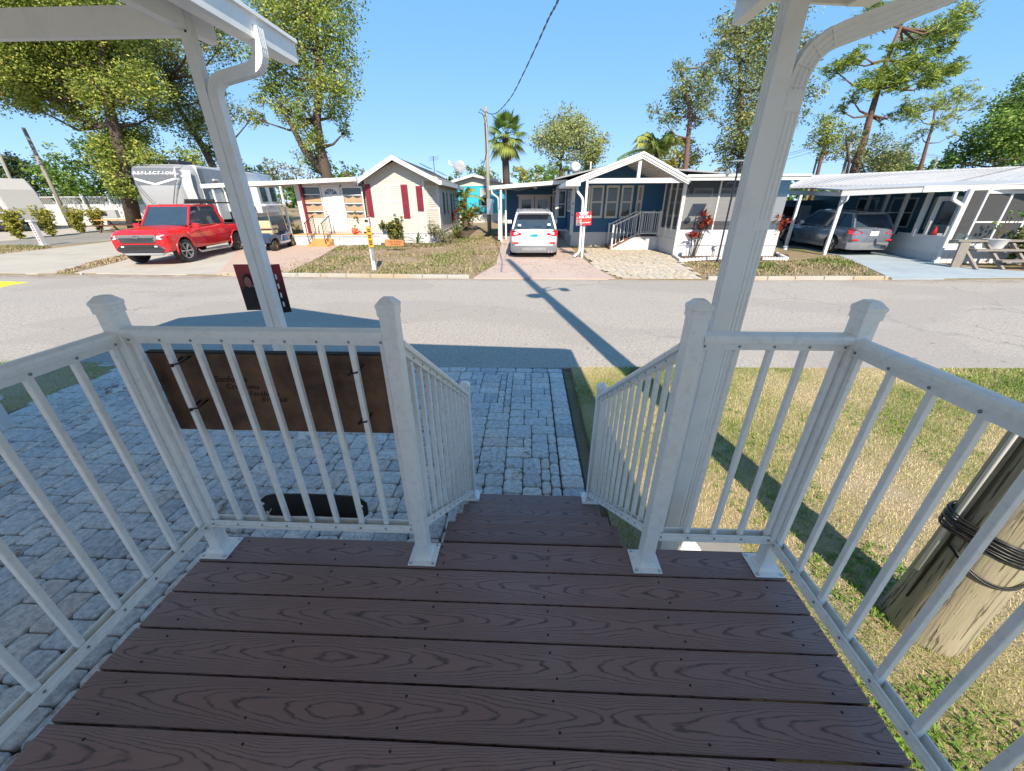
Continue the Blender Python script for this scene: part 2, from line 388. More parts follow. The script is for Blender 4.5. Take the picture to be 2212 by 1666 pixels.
def paver_mat(name, stops, rust=False):
    t = NT(name); p = t.geo(); oi = t.new('ShaderNodeObjectInfo'); at_ = t.new('ShaderNodeAttribute', attribute_name='rnd')
    r = t.math('FRACT', t.math('ADD', oi.outputs['Random'], at_.outputs['Fac']))
    c = t.ramp(r, stops)
    n = t.noise(p, 26, 6, .72); n2 = t.noise(p, 140, 3, .7); n3 = t.noise(p, 5, 3)
    c = t.mix(t.ramp(n, [(.36, .6), (.55, 0.)]), c, tuple(x*.6 for x in stops[0][1]))
    c = t.mix(t.ramp(t.math('MULTIPLY', n2, n), [(.25, 0.), (.42, .65)]), c, tuple(min(1, x*1.25) for x in stops[-2][1]))
    if rust:
        c = t.mix(t.ramp(t.math('MULTIPLY', t.noise(p, 1.3, 3, .5), t.noise(p, 9, 4, .7)), [(.335, 0.), (.4, .8)]), c, (.17, .085, .035))
    return t.out(c, .85, t.bump(t.math('ADD', n, t.math('MULTIPLY', n2, .5)), .75, .005), spec=.3)
def grass_col(t, p, dry=0.):
    n = t.noise(p, .55, 4, .6); n2 = t.noise(p, 5, 5, .7)
    f = t.math('ADD', t.math('MULTIPLY', n, .65), t.math('MULTIPLY', n2, .35))
    return f
def ground_mat():
    t = NT('dry_lawn_soil'); p = t.geo(); f = grass_col(t, p)
    c = t.ramp(f, [(.34, (.56, .49, .38)), (.42, (.54, .42, .27)), (.52, (.46, .38, .20)), (.64, (.22, .27, .08))])
    g = t.noise(p, 90, 4, .8)
    c = t.mix(t.ramp(g, [(.3, .7), (.6, 0.)]), c, (.25, .2, .11))
    return t.out(c, .95, t.bump(t.noise(p, 45, 4, .8), 1., .03), spec=.15)
def yard_mat():
    t = NT('thin_winter_lawn'); p = t.geo(); f = grass_col(t, p)
    c = t.ramp(f, [(.38, (.40, .30, .21)), (.5, (.32, .24, .15)), (.56, (.27, .23, .11)), (.64, (.15, .19, .05))])
    g = t.noise(p, 28, 5, .8)
    c = t.mix(t.ramp(g, [(.3, .6), (.6, 0.)]), c, (.17, .13, .08))
    return t.out(c, .95, t.bump(g, 1., .04), spec=.1)
def stained_board():
    t = NT('stained_wood_board'); p = t.geo()
    n = t.noise(t.scale(p, (3, 3, 14)), 1.5, 6, .7); n2 = t.noise(p, 7, 5, .7)
    c = t.mix(t.ramp(n2, [(.35, 0.), (.65, 1.)]), (.06, .03, .016), (.24, .125, .065)); c = t.mix(t.math('MULTIPLY', n, .5), c, (.08, .04, .025))
    return t.out(c, .6, t.bump(n, .4, .002))
def pole_mat():
    t = NT('weathered_wood_pole'); p = t.geo()
    n = t.noise(t.scale(p, (34, 34, 1.3)), 1, 6, .7); n2 = t.noise(t.scale(p, (70, 70, 1.1)), 1, 3, .6)
    c = t.mix(n, (.17, .14, .085), (.42, .37, .26))
    crack = t.ramp(n2, [(.36, 1.), (.41, 0.)])
    c = t.mix(t.math('MULTIPLY', crack, .8), c, (.05, .035, .02))
    c = t.mix(t.ramp(t.noise(p, 5, 4, .6), [(.5, 0.), (.7, .5)]), c, (.26, .28, .16))
    return t.out(c, .85, t.bump(t.math('SUBTRACT', n, crack), .8, .01))
mats()
# ------------------------------------------------------------------ ground, road, lawns
def sheet(name, pts, z, mat, thick=.05):
    b = MB(); b.prism([(x, y, z-thick) for x, y in pts], (0, 0, thick)); o = b.build(name, mat, fix=True); o['kind'] = 'structure'; return o
FAR = [(-70, 13.0), (-17, 11.85), (-13.3, 12.0), (-7.5, 11.73), (-1.25, 11.5), (4.8, 11.42), (10, 11.6), (14.4, 11.85), (25, 12.4), (70, 14)]
NEAR = [(-70, 3.9), (-6.2, 4.80), (-1.2, 4.80), (.46, 4.86), (6.8, 5.04), (70, 6.5)]
sheet('ground', [(-500, -60), (500, -60), (500, 900), (-500, 900)], G-.05, MT['yard'], .5)
sheet('road', NEAR + FAR[::-1], G-.012, MT['asphalt'], .03)
def far_y(x):
    for (a, b), (c, d) in zip(FAR, FAR[1:]):
        if a <= x <= c: return b+(d-b)*(x-a)/(c-a)
sheet('far_lawn', FAR + [(70, 120), (-70, 120)], G+.02, MT['yard'], .05)
PL = [gd(26, 889), gd(208, 821), gd(257, 798)]        # left edge of the paved area
print('paver left edge', [tuple(round(c, 2) for c in p) for p in PL])
LX, LY = PL[0].x-.1, PL[0].y
near_lawn = sheet('near_lawn', [(.6, -9), (60, -9), (60, 6.3), (6.8, 5.03), (.62, 4.85)], G+.004, MT['ground'], .05)
pe = PL[2]
sheet('side_lawn', [(-60, -9), (PL[0].x-3.2, -9), (PL[0].x-2.0, 1.0), (PL[0].x, PL[0].y), (PL[1].x, PL[1].y), (pe.x, pe.y), (pe.x+.25, 4.77), (-6.2, 4.78), (-60, 4.0)], G+.002, MT['ground'], .05)

# ------------------------------------------------------------------ pavers
def paver_mesh(w, d, mat, h=.05, cr=.018, bv=.009, gap=.006):
    b = MB(); w, d = w-gap, d-gap
    def ring(ins, z):
        x, y, c = w/2-ins, d/2-ins, cr
        return [Vector(p+(z,)) for p in ((-x+c, -y), (x-c, -y), (x, -y+c), (x, y-c), (x-c, y), (-x+c, y), (-x, y-c), (-x, -y+c))]
    r = [ring(0, -h), ring(0, -bv*1.1), ring(bv*.35, -bv*.35), ring(bv*1.2, 0)]
    b.loft(r); b.f = b.f[:-2] + [b.f[-1]]; b.m = b.m[:len(b.f)]
    return b.mesh('paver', mat, fix=False, smooth=50)
def lay_pavers(x0, y0, x1, y1, u, inside, rng, pieces):
    nx, ny = int((x1-x0)/u), int((y1-y0)/u); occ = np.zeros((nx, ny), bool); out = []
    for j in range(ny):
        for i in range(nx):
            if occ[i, j]: continue
            opts = pieces[:]; rng.shuffle(opts)
            for a, c in opts + [(2, 1), (1, 2), (1, 1)]:
                if i+a <= nx and j+c <= ny and not occ[i:i+a, j:j+c].any():
                    occ[i:i+a, j:j+c] = True; cx, cy = x0+(i+a/2)*u, y0+(j+c/2)*u
                    if inside(cx, cy): out.append((cx, cy, a*u, c*u))
                    break
    return out
def place_pavers(parent, items, mat, z, eye=(0, 0), limit=300, rot=0, jit=.0025, seed=3, cr=.018, hide=None):
    """the ones that show largest as parts, the rest joined"""
    rng = random.Random(seed); cache = {}
    vis = lambda t: (hide(t) if hide else 0)
    items = sorted(items, key=lambda t: (vis(t), (t[0]-eye[0])**2+(t[1]-eye[1])**2))
    V = []; Fc = []; col = []; nv = 0
    for k, (x, y, w, d) in enumerate(items):
        key = (round(w, 3), round(d, 3))
        if key not in cache: cache[key] = paver_mesh(w, d, mat, cr=cr)
        me = cache[key]; dz = rng.uniform(-jit, jit); tx, ty = rng.uniform(-.012, .012), rng.uniform(-.012, .012)
        rz = rng.uniform(-.012, .012)+rot
        if k < limit:
            o = bpy.data.objects.new('paver', me); link(o, parent); o.location = (x, y, z+dz); o.rotation_euler = (tx, ty, rz)
        else:
            m = Matrix.Translation((x, y, z+dz)) @ Matrix.Rotation(rz, 4, 'Z') @ Matrix.Rotation(tx, 4, 'X') @ Matrix.Rotation(ty, 4, 'Y')
            V += [tuple(m @ v.co) for v in me.vertices]; r = rng.random()
            for p in me.polygons: Fc.append(tuple(i+nv for i in p.vertices)); col.append(r)
            nv += len(me.vertices)
    if V:
        me = bpy.data.meshes.new('pavers'); me.from_pydata(V, [], Fc); me.materials.append(mat)
        a = me.attributes.new('rnd', 'FLOAT', 'FACE'); a.data.foreach_set('value', col)
        me.polygons.foreach_set('use_smooth', [True]*len(Fc)); me.set_sharp_from_angle(angle=rad(50)); me.update()
        o = bpy.data.objects.new('distant_pavers', me); link(o, parent); o['kind'] = 'stuff'
def left_x(y):                               # left edge of the near paving at depth y
    a, b, c = PL
    if y < a.y: return a.x - (a.y-y)*.35
    if y < b.y: return a.x+(b.x-a.x)*(y-a.y)/(b.y-a.y)
    return b.x+(c.x-b.x)*(y-b.y)/(c.y-b.y)
drv = sheet('paved_driveway', [(-9, -6), (.50, -6), (.50, 4.80), (-9, 4.80)], G-.022, MT['paverjoint'], .1)
rng = random.Random(11)
field = lay_pavers(-8.6, -1.2, .30, 4.66, .078, lambda x, y: x > left_x(y) and not (y < 1.1 and -1.35 < x < 1.0), rng, [(2, 2), (3, 2), (3, 2), (2, 3), (3, 3), (2, 2), (3, 2)])
yy = -1.1                                    # soldier course down the right side, and one along the road
while yy < 4.6:
    h = rng.choice([.15, .15, .2, .23]); field.append((.39, yy+h/2, .18, h)); yy += h
xx = .48
while xx > -6.0:
    w = rng.choice([.2, .23, .25]); field.append((xx-w/2, 4.73, w, .135)); xx -= w
place_pavers(drv, field, MT['paver'], G+.006, (-.6, 1.6), hide=lambda t: 1 if (t[1] < .0 or (t[1] < 1.25 and -1.4 < t[0] < 1.1) or t[0] < -4.2) else 0)

# ------------------------------------------------------------------ near grass: blades, leaves, clumps
def lowf(x, y, s, seed):
    r = np.random.default_rng(seed); v = np.zeros_like(x)
    for k in range(6):
        a = r.uniform(0, 6.28); f = s*r.uniform(.6, 1.8); v += np.sin((x*math.cos(a)+y*math.sin(a))*f+r.uniform(0, 6.28))
    return v/6
def blades(n, x0, x1, y0, y1, hmin, hmax, wd, z, seed, keep=None, lean=.7):
    r = np.random.default_rng(seed); x = r.uniform(x0, x1, n); y = r.uniform(y0, y1, n)
    g = lowf(x, y, 2.4, 5)+.6*lowf(x, y, 7, 6); bare = lowf(x, y, 1.6, 9)+.6*lowf(x, y, 9, 12)
    k = (bare < .45+r.uniform(-.2, .5, n))
    if keep is not None: k &= keep(x, y)
    x, y, g = x[k], y[k], g[k]; n = len(x)
    a = r.uniform(0, 2*np.pi, n); L = r.uniform(hmin, hmax, n)*(1+.5*np.clip(g, -.5, 1)); t = np.clip(r.normal(lean, .3, n), 0, 1.45)
    dx, dy = np.cos(a), np.sin(a); V = np.zeros((n, 3, 3))
    V[:, 0] = np.stack([x-dy*wd/2, y+dx*wd/2, np.full(n, z)], 1); V[:, 1] = np.stack([x+dy*wd/2, y-dx*wd/2, np.full(n, z)], 1)
    V[:, 2] = np.stack([x+dx*np.sin(t)*L, y+dy*np.sin(t)*L, z+np.cos(t)*L+.002], 1)
    near = np.clip((2.3-y)/1.5, 0, 1)*.42*(lowf(x, y, 3, 21) > -.25)
    dry = np.clip(.60-.55*g-near+r.normal(0, .2, n), 0, 1)
    return V, dry
def grass_mat():
    t = NT('grass_blades'); a = t.new('ShaderNodeAttribute', attribute_name='rnd')
    c = t.ramp(a.outputs['Fac'], [(0, (.07, .16, .015)), (.3, (.17, .26, .04)), (.52, (.38, .36, .12)), (.78, (.6, .5, .27)), (1, (.7, .58, .36))])
    t.out(c, .7, spec=.2); return t.m
MT['grass'] = grass_mat()
def inlawn(x, y): return ((x-2.15)**2+(y-1.36)**2 > .02) & ((x > 1.2) | (y > 2.9) | (x > .62))
V1, c1 = blades(300000, .6, 5.5, -.4, 4.93, .014, .042, .004, G, 1, lambda x, y: inlawn(x, y) & (y < 4.86+.012*x) & (x < 1.2+y*1.35+1.2) & ((x > 1.15) | (y > 1.3)))
V2, c2 = blades(70000, 5.5, 9, 1.5, 5.1, .02, .05, .007, G, 2, lambda x, y: (y < 4.9+.012*x))
quads_mesh('lawn_grass', np.concatenate([V1, V2]), MT['grass'], col=np.concatenate([c1, c2]))['kind'] = 'stuff'
V3, c3 = blades(26000, -12, -4.5, 1.5, 4.8, .02, .06, .007, G, 3, lambda x, y: x < np.interp(y, [PL[0].y-2, PL[0].y, PL[1].y, PL[2].y, 4.8], [PL[0].x-.9, PL[0].x, PL[1].x, PL[2].x, PL[2].x+.1]))
quads_mesh('side_lawn_grass', V3, MT['grass'], col=c3*.7)['kind'] = 'stuff'
# broad leaved weeds
def weeds(n, x0, x1, y0, y1, seed):
    r = np.random.default_rng(seed); Vs = []
    for _ in range(n):
        x, y = r.uniform(x0, x1), r.uniform(y0, y1)
        if not inlawn(x, y) or lowf(np.array([x]), np.array([y]), 2.4, 5)[0] < (-.1 if y > 1.9 else -.32) or lowf(np.array([x]), np.array([y]), 7, 31)[0] < -.1: continue
        for k in range(r.integers(4, 9)):
            a = r.uniform(0, 6.28); L = r.uniform(.012, .03); w = L*.45; e = r.uniform(.2, .8); d = np.array([math.cos(a), math.sin(a), e]); s = np.array([-d[1], d[0], 0])*w/2
            p = np.array([x, y, G+.01]) + np.array([r.uniform(-.02, .02), r.uniform(-.02, .02), 0]); Vs.append([p, p+d*L*.5+s, p+d*L, p+d*L*.5-s])
    return np.array(Vs)
wv = np.concatenate([weeds(2200, 1.15, 4.6, -.3, 3.8, 4), weeds(3000, 1.15, 3.4, -.4, 1.9, 14)])
quads_mesh('lawn_weeds', wv, MT['grass'], col=np.random.default_rng(0).uniform(0, .3, len(wv)))['kind'] = 'stuff'

# ------------------------------------------------------------------ deck and steps
DL, DR, DF = -1.425, 1.0925, 1.241
deck = thing('porch_deck', 'dark brown composite deck floor of wide wood grained boards behind the white railings', 'deck')
def board_mesh(x0, x1, d=.1365, th=.025):
    b = MB(); b.box(((x0+x1)/2, 0, -th/2), (x1-x0, d, th)); return b.mesh('board', MT['board'], bevel=.004, seg=2)
bm0 = board_mesh(DL, DR)
for k in range(17):
    o = bpy.data.objects.new('board', bm0); link(o, deck); o.location = (random.uniform(-.004, .004), DF-.0715-.1429*k, random.uniform(-.0006, .0006))
b = MB()
for k in range(8): b.box((DL+.03+k*(DR-DL-.06)/7, DF-1.25, -.1), (.038, 2.4, .14))
b.b2((DL+.01, DF-.045, -.18), (DR-.01, DF-.012, -.028)); b.b2((DL+.012, DF-2.4, -.18), (DL+.045, DF-.02, -.028)); b.b2((DR-.045, DF-2.4, -.18), (DR-.012, DF-.02, -.028))
b.build('joist_frame', MT['brownstep'], deck)
for x in (-1.3, -.4, .5, 1.0):
    for y in (1.1, 0, -1): MB().b2((x-.045, y-.045, G-.02), (x+.045, y+.045, -.17)).build('support_post', MT['brownstep'], deck)
b = MB()
for k in range(9):
    for x in (-1.28, -.82, -.36, .1, .56, 1.0):
        for s in (-.042, .042):
            b.lathe([(.0042, 0), (.0042, .0015)], (x+random.uniform(-.02, .02), DF-.0715-.1429*k+s+random.uniform(-.006, .006), -.0005), 7)
b.build('screw_heads', MT['ink'], deck)['kind'] = 'stuff'
stairs = thing('porch_steps', 'four dark brown composite steps between the two sloping white stair railings', 'steps')
SX0, SX1 = -.415, .50
edges = [(1.515, -.15), (1.727, -.30), (1.963, -.45), (2.235, -.60)]
for yf, z in edges:
    for k in range(2):
        b = MB(); b.box(((SX0+SX1)/2, 0, -.0125), (SX1-SX0, .1365, .025)); o = b.build('tread_board', MT['board'], stairs, bevel=.007, seg=2)
        o.location = (0, yf-.0685-.1429*k, z)
    MB().b2((SX0+.012, yf-.295, z-.142), (SX1-.012, yf-.281, z-.02)).build('riser', MT['board'], stairs)
MB().b2((SX0+.012, 2.2, G-.01), (SX1-.012, 2.215, -.626)).build('riser', MT['board'], stairs)
for x in (SX0+.02, SX1-.05):
    MB().prism([(x, 1.23, -.03), (x, 1.23, -.5), (x, 1.6, G), (x, 2.2, G), (x, 2.2, -.63), (x, 1.93, -.63), (x, 1.93, -.48), (x, 1.69, -.48), (x, 1.69, -.33), (x, 1.48, -.33), (x, 1.48, -.18), (x, 1.25, -.18)], (.03, 0, 0)).build('stringer', MT['brownstep'], stairs)

# ------------------------------------------------------------------ railings
RZ, BZ = 1.04, .19
def rail_post(label, x, y, z0, z1):
    t = thing('railing_post', label, 'railing post', (x, y, z0), group='white railing posts round the porch')
    h = z1-z0
    MB().box((0, 0, h/2-.01), (.053, .053, h-.02)).build('post_shaft', MT['rail'], t, bevel=.003)
    b = MB(); r = lambda s, z: [Vector((a*s, c*s, z)) for a, c in ((-1, -1), (1, -1), (1, 1), (-1, 1))]
    b.loft([r(.0295, h-.03), r(.0295, h-.005), r(.0315, h-.004), r(.0315, h+.006), r(.016, h+.024), r(.015, h+.025)]); b.build('post_cap', MT['rail'], t, bevel=.001)
    b = MB(); b.loft([r(.0595, .001), r(.0595, .008), r(.038, .011), r(.032, .03), r(.0268, .03)]); p = b.build('base_plate', MT['rail'], t, bevel=.0015)
    for a, c in ((-1, -1), (1, -1), (1, 1), (-1, 1)):
        MB().lathe([(.0085, 0), (.0085, .002), (.005, .0042)], (a*.048, c*.048, .0085), 10).build('bolt_head', MT['chrome'], p, smooth=40)
    return t
PY = 1.1665
XL, XI, XJ, XR = -1.366, -.4395, .523, 1.024
rail_post('white railing post with cap at the left front corner of the deck', XL, PY, 0, 1.118)
rail_post('white railing post with cap at the top left of the steps', XI, PY, 0, 1.118)
rail_post('white railing post with cap at the top right of the steps', XJ, PY, 0, 1.118)
rail_post('white railing post with cap at the right front corner of the deck', XR, PY, 0, 1.118)
rail_post('short white newel post at the foot of the steps on the left', -.40, 2.205, -.6, .335)
rail_post('short white newel post at the foot of the steps on the right', .485, 2.205, -.6, .335)
TOPP = [(-.029, -.012), (.029, -.012), (.0295, .002), (.024, .010), (.010, .015), (-.010, .015), (-.024, .010), (-.0295, .002)]
def railing(label, p, q, zt, zb, n, ends=True, slope=0, face=1, pitch_off=.5):
    """level or sloping panel from p to q (xy); slope = drop in z over the run; face = side with the screws"""
    t = thing('porch_railing', label, 'railing', (p[0], p[1], 0), group='white metal railing panels round the porch')
    P0, Q0 = Vector((0, 0, 0)), Vector((q[0]-p[0], q[1]-p[1], -slope)); L = Vector((Q0.x, Q0.y, 0)).length; d = Q0.normalized()
    nrm = Vector((-Q0.y, Q0.x, 0)).normalized()*face
    z = lambda h: Vector((0, 0, h))
    tr = MB().sweep(TOPP, [P0+z(zt-.015), Q0+z(zt-.015)]).build('top_rail', MT['rail'], t, smooth=35)
    MB().sweep(rect(.032, .026), [P0+z(zt-.040), Q0+z(zt-.040)]).build('top_channel', MT['rail'], t, bevel=.001)
    b = MB()
    for s in (-1, 1): b.beam(P0+z(zb-.018)+nrm*s*.0165, Q0+z(zb-.018)+nrm*s*.0165, .005, .036)
    b.beam(P0+z(zb-.034), Q0+z(zb-.034), .042, .005); b.beam(P0+z(zb-.028)+nrm*.023, Q0+z(zb-.028)+nrm*.023, .008, .008)
    b.build('bottom_rail', MT['rail'], t, bevel=.0008)
    bal = MB().box((0, 0, 0), (.0185, .0185, zt-zb+.01)).mesh('baluster', MT['rail'], bevel=.0018)
    rz = math.atan2(Q0.y, Q0.x)
    for k in range(n):
        f = (k+pitch_off)/n if not ends else k/(n-1)*(1-.02/L)+.01/L
        c = P0.lerp(Q0, f); o = bpy.data.objects.new('baluster', bal); link(o, t); o.location = c+z((zt+zb)/2-.03); o.rotation_euler = (0, 0, rz)
        for zz, off in ((zt-.041, .0165), (zb-.017, .0195)):
            sm = bpy.data.objects.new('screw', SCREW); link(sm, t); sm.location = c+z(zz)+nrm*off; sm.rotation_euler = nrm.to_track_quat('Z', 'Y').to_euler()
    return t
SCREW = MB().lathe([(.0045, 0), (.0045, .0012), (.002, .0028)], (0, 0, 0), 8).mesh('screw', MT['screw'], smooth=40)
e = .0265
railing('white railing panel on the left of the steps, with the brown board tied to it', (XL+e, PY), (XI-e, PY), RZ, BZ, 9, face=-1)
railing('short white railing panel between the steps and the right corner post', (XJ+e, PY), (XR-e, PY), RZ, BZ, 5, face=-1)
railing('white side railing along the left edge of the deck', (-1.375, PY-e), (-1.375, -1.15), RZ-.01, BZ-.01, 20, face=1)
railing('white side railing along the right edge of the deck by the utility pole', (1.022, PY-e), (1.022, -1.15), RZ-.01, BZ-.01, 20, face=-1)
railing('sloping white stair railing on the left of the steps', (XI, PY+e), (-.40, 2.18), 1.0, BZ-.005, 12, slope=.70, face=-1)
railing('sloping white stair railing on the right of the steps', (XJ, PY+e), (.485, 2.18), 1.0, BZ-.005, 12, slope=.70, face=1)

# board tied to the railing, and the curved black tray below it
bd = thing('wooden_board', 'dark stained wooden board with faint handwriting, tied behind the left front railing', 'board', (0, 0, 0))
MB().b2((-1.352, 1.205, .612), (-.488, 1.228, .932)).build('panel', MT['plank'], bd, bevel=.002)
MB().b2((-1.354, 1.2045, .931), (-.486, 1.2285, .936)).build('dark_edge', MT['ink'], bd)
for s, x, z, k in (('Sanfords', -1.075, .832, .034), ('Creations', -1.04, .803, .030), ('Facebook', -.965, .775, .028), ('810-268', -.935, .750, .028)):
    text('handwriting', s, k, MT['ink'], bd, (x, 1.2045, z), (rad(90), 0, 0), .0006, 1.05, bold=.0004, shear=.15)
for x, z in ((-1.205, .91), (-1.205, .735), (-.59, .885), (-.59, .69)):
    t = thing('cable_tie', 'black cable tie round the %s %s baluster holding the brown board' % ('upper' if z > .8 else 'lower', 'left' if x < -1 else 'right'), 'cable tie', (x, 1.1665, z), group='black cable ties on the board')
    MB().tube([(-.014, .035, .008), (-.0125, -.011, -.002), (.013, -.0125, .004), (.016, .035, .012)], .0035, 6).build('loop', MT['black'], t, smooth=True)
    MB().box((-.016, -.012, -.004), (.009, .009, .011)).build('clasp', MT['black'], t, bevel=.001)
tr = thing('plastic_swing_seat', 'curved glossy black plastic strip with round holes tied to the bottom rail', 'plastic strip', (0, 0, 0))
b = MB(); rings = []
for i in range(17):
    x = -1.155+.475*i/16; e_ = abs(i-8)/8; h = .060*(1-max(0, e_-.8)**1.5*6); yb = 1.212+.012*(1-e_*e_); zc = .213
    rings.append([Vector((x, yb, zc-h)), Vector((x, yb+.004, zc-h)), Vector((x, yb+.012, zc+h)), Vector((x, yb+.006, zc+h))])
b.loft(rings); b.build('seat_strip', MT['black'], tr, smooth=40)
for x in (-1.135, -1.13, -.70, -.705):
    z = .235 if x in (-1.135, -.70) else .185
    MB().lathe([(.006, 0), (.006, .003)], (0, 0, 0), 10, 'Y').build('eyelet', MT['alum'], tr, loc=(x, 1.207, z))
for x in (-1.115, -.705):
    MB().tube([(x, 1.235, .2), (x+.004, 1.15, .185), (x-.002, 1.142, .16), (x+.003, 1.141, .12)], .0022, 5).build('cord', MT['alum'], tr)

# ------------------------------------------------------------------ columns, downspouts, roofs over us
def downspout(name, label, path, w=.062, d=.062, mat='alum', parent=None):
    t = thing(name, label, 'downspout') if parent is None else parent
    return t
def sidefl(w, d):                           # post section: flutes on the two side faces only
    P = [(-w/2, -d/2), (w/2, -d/2)]
    for t_, o in ((.15, 0), (.2, .003), (.3, .003), (.35, 0), (.45, 0), (.5, .003), (.6, .003), (.65, 0), (.75, 0), (.8, .003), (.88, .003), (.92, 0)): P.append((w/2-o, -d/2+d*t_))
    return P+[(w/2, d/2), (-w/2, d/2)]+[(-x, y) for x, y in P[:1:-1]]
def smooth_path(pts, r=.08, n=6):
    pts = [Vector(p) for p in pts]; out = [pts[0]]
    for i in range(1, len(pts)-1):
        a, b, c = pts[i-1], pts[i], pts[i+1]; k = min(r, (b-a).length*.48, (c-b).length*.48)
        p0 = b+(a-b).normalized()*k; p1 = b+(c-b).normalized()*k
        out += [p0.lerp(b, s).lerp(b.lerp(p1, s), s) for s in [j/n for j in range(n+1)]]
    return out+[pts[-1]]
def crimps(path, i0, i1, w, d, parent, up):
    b = MB()
    for i in range(i0, i1+1, 2):
        t = (path[min(i+1, len(path)-1)]-path[i-1]).normalized(); b.sweep(rect(w, d, .012), [path[i]-t*.0022, path[i]+t*.0022], up=up)
    b.build('crimps', MT['alum'], parent)['kind'] = 'stuff'
cr_ = thing('porch_column', 'white ribbed square aluminium column in front of the deck, right of the steps', 'column', (.876, 1.734, G), group='white aluminium roof columns')
MB().sweep(sidefl(.064, .066), [(0, 0, 0), (0, 0, 2.80)], up=(0, 1, 0)).build('shaft', MT['alum'], cr_, smooth=30)
MB().box((0, 0, .006), (.10, .10, .012)).build('foot', MT['alum'], cr_, bevel=.002)
ds = thing('downspout', 'white ribbed downspout bending up to the right, beside the right column', 'downspout', (0, 0, 0), group='white downspouts by the porch')
xd, yd = .946, 1.745
top = smooth_path([(xd, yd, -.50), (xd, yd, 1.885), (1.375, yd-.06, 2.02), (1.375, yd-.06, 2.14)], .11, 7)
MB().sweep(ribbed(.064, .060, 3, .003), top, up=(0, 1, 0)).build('pipe', MT['alum'], ds, smooth=30)
crimps(top, 1, 8, .068, .064, ds, (0, 1, 0)); crimps(top, 10, 16, .068, .064, ds, (0, 1, 0))
MB().sweep(rect(.068, .064, .006), [(xd, yd, 1.30), (xd, yd, 1.34)], up=(0, 1, 0)).build('coupling', MT['alum'], ds)
MB().sweep(rect(.068, .064, .006), [(xd, yd, 1.70), (xd, yd, 1.765)], up=(0, 1, 0)).build('coupling', MT['alum'], ds)
foot = smooth_path([(xd, yd, -.48), (xd, yd, -.58), (xd+.17, yd+.05, -.625)], .08, 8)
MB().sweep(ribbed(.066, .062, 3, .003), foot, up=(0, 1, 0)).build('shoe', MT['alum'], ds, smooth=30)
crimps(foot, 1, 9, .070, .066, ds, (0, 1, 0))
sb = MB().box((1.26, 1.83, G+.022), (.30, .20, .05)).build('splash_block', MT['concgrey'], bevel=.008); tag(sb, 'flat grey concrete splash block under the right downspout', 'splash block')

pr = thing('porch_roof', 'white aluminium porch roof with fascia overhead at the top right', 'porch roof', (0, 0, 0))
def rx(y): return 1.49+.065*(2.3-y)
zr = lambda x: 2.284-.058*(x-.76)
rp = [(-1.66, 2.28), (rx(2.28)-.12, 2.28), (rx(-4)-.12, -4.0), (-1.66, -4.0)]
MB().prism([(x, y, zr(x)-.02) for x, y in rp], (0, 0, .05)).build('roof_panel', MT['alum'], pr)
MB().prism([(-1.66, 2.28, zr(-1.66)-.07), (rx(2.28)-.05, 2.28, zr(1.3)-.075), (rx(2.28)-.05, 2.28, zr(1.3)+.05), (-1.66, 2.28, zr(-1.66)+.05)], (0, .018, 0)).build('front_fascia', MT['alum'], pr)
MB().b2((-1.71, -4, 2.36), (-1.66, 2.28, 2.47)).build('sun_gap_blocker', MT['alum'], pr)  # unseen strip, added to stop sun leaking between the two roofs onto the pavers
b = MB(); b.sweep([(-.055, -.05), (.055, -.05), (.07, .05), (.06, .055), (-.055, .055)], [(rx(-4)-.06, -4, 2.225), (rx(2.29)-.06, 2.29, 2.225)]); b.build('gutter', MT['alum'], pr, bevel=.002)
for k in range(9): MB().b2((-1.6+k*.33-.012, -4, zr(-1.6+k*.33)-.045), (-1.6+k*.33+.012, 2.27, zr(-1.6+k*.33)-.018)).build('ceiling_rib', MT['alum'], pr)
MB().b2((.905, -4, 2.125), (.965, 2.30, 2.262)).build('beam', MT['alum'], pr, bevel=.002)

cl = thing('carport_column', 'slim white column on the pavers with the red and black poster tied to it', 'column', (-2.164, 3.033, G), group='white aluminium roof columns')
MB().sweep(sidefl(.066, .066), [(0, 0, 0), (0, 0, 3.16)], up=(0, 1, 0)).build('shaft', MT['alum'], cl, smooth=30)
MB().box((0, 0, .006), (.10, .10, .012)).build('foot', MT['alum'], cl, bevel=.002)
MB().lathe([(.008, 0), (.008, .004)], (0, 0, 0), 8, 'Y').build('bolt', MT['black'], cl, loc=(.01, -.035, 3.03))
dl = thing('downspout', 'white downspout with two crimped elbows under the gutter, beside the left column', 'downspout', (0, 0, 0), group='white downspouts by the porch')
xl, yl = -2.095, 3.035
pa = smooth_path([(xl, yl, -.62), (xl, yl, 2.125), (-1.745, yl+.03, 2.205), (-1.745, yl+.03, 2.40)], .095, 9)
MB().sweep(ribbed(.066, .066, 3, .0018), pa, up=(0, 1, 0)).build('pipe', MT['alum'], dl, smooth=30)
crimps(pa, 1, 10, .0675, .0675, dl, (0, 1, 0)); crimps(pa, 12, 20, .0675, .0675, dl, (0, 1, 0))

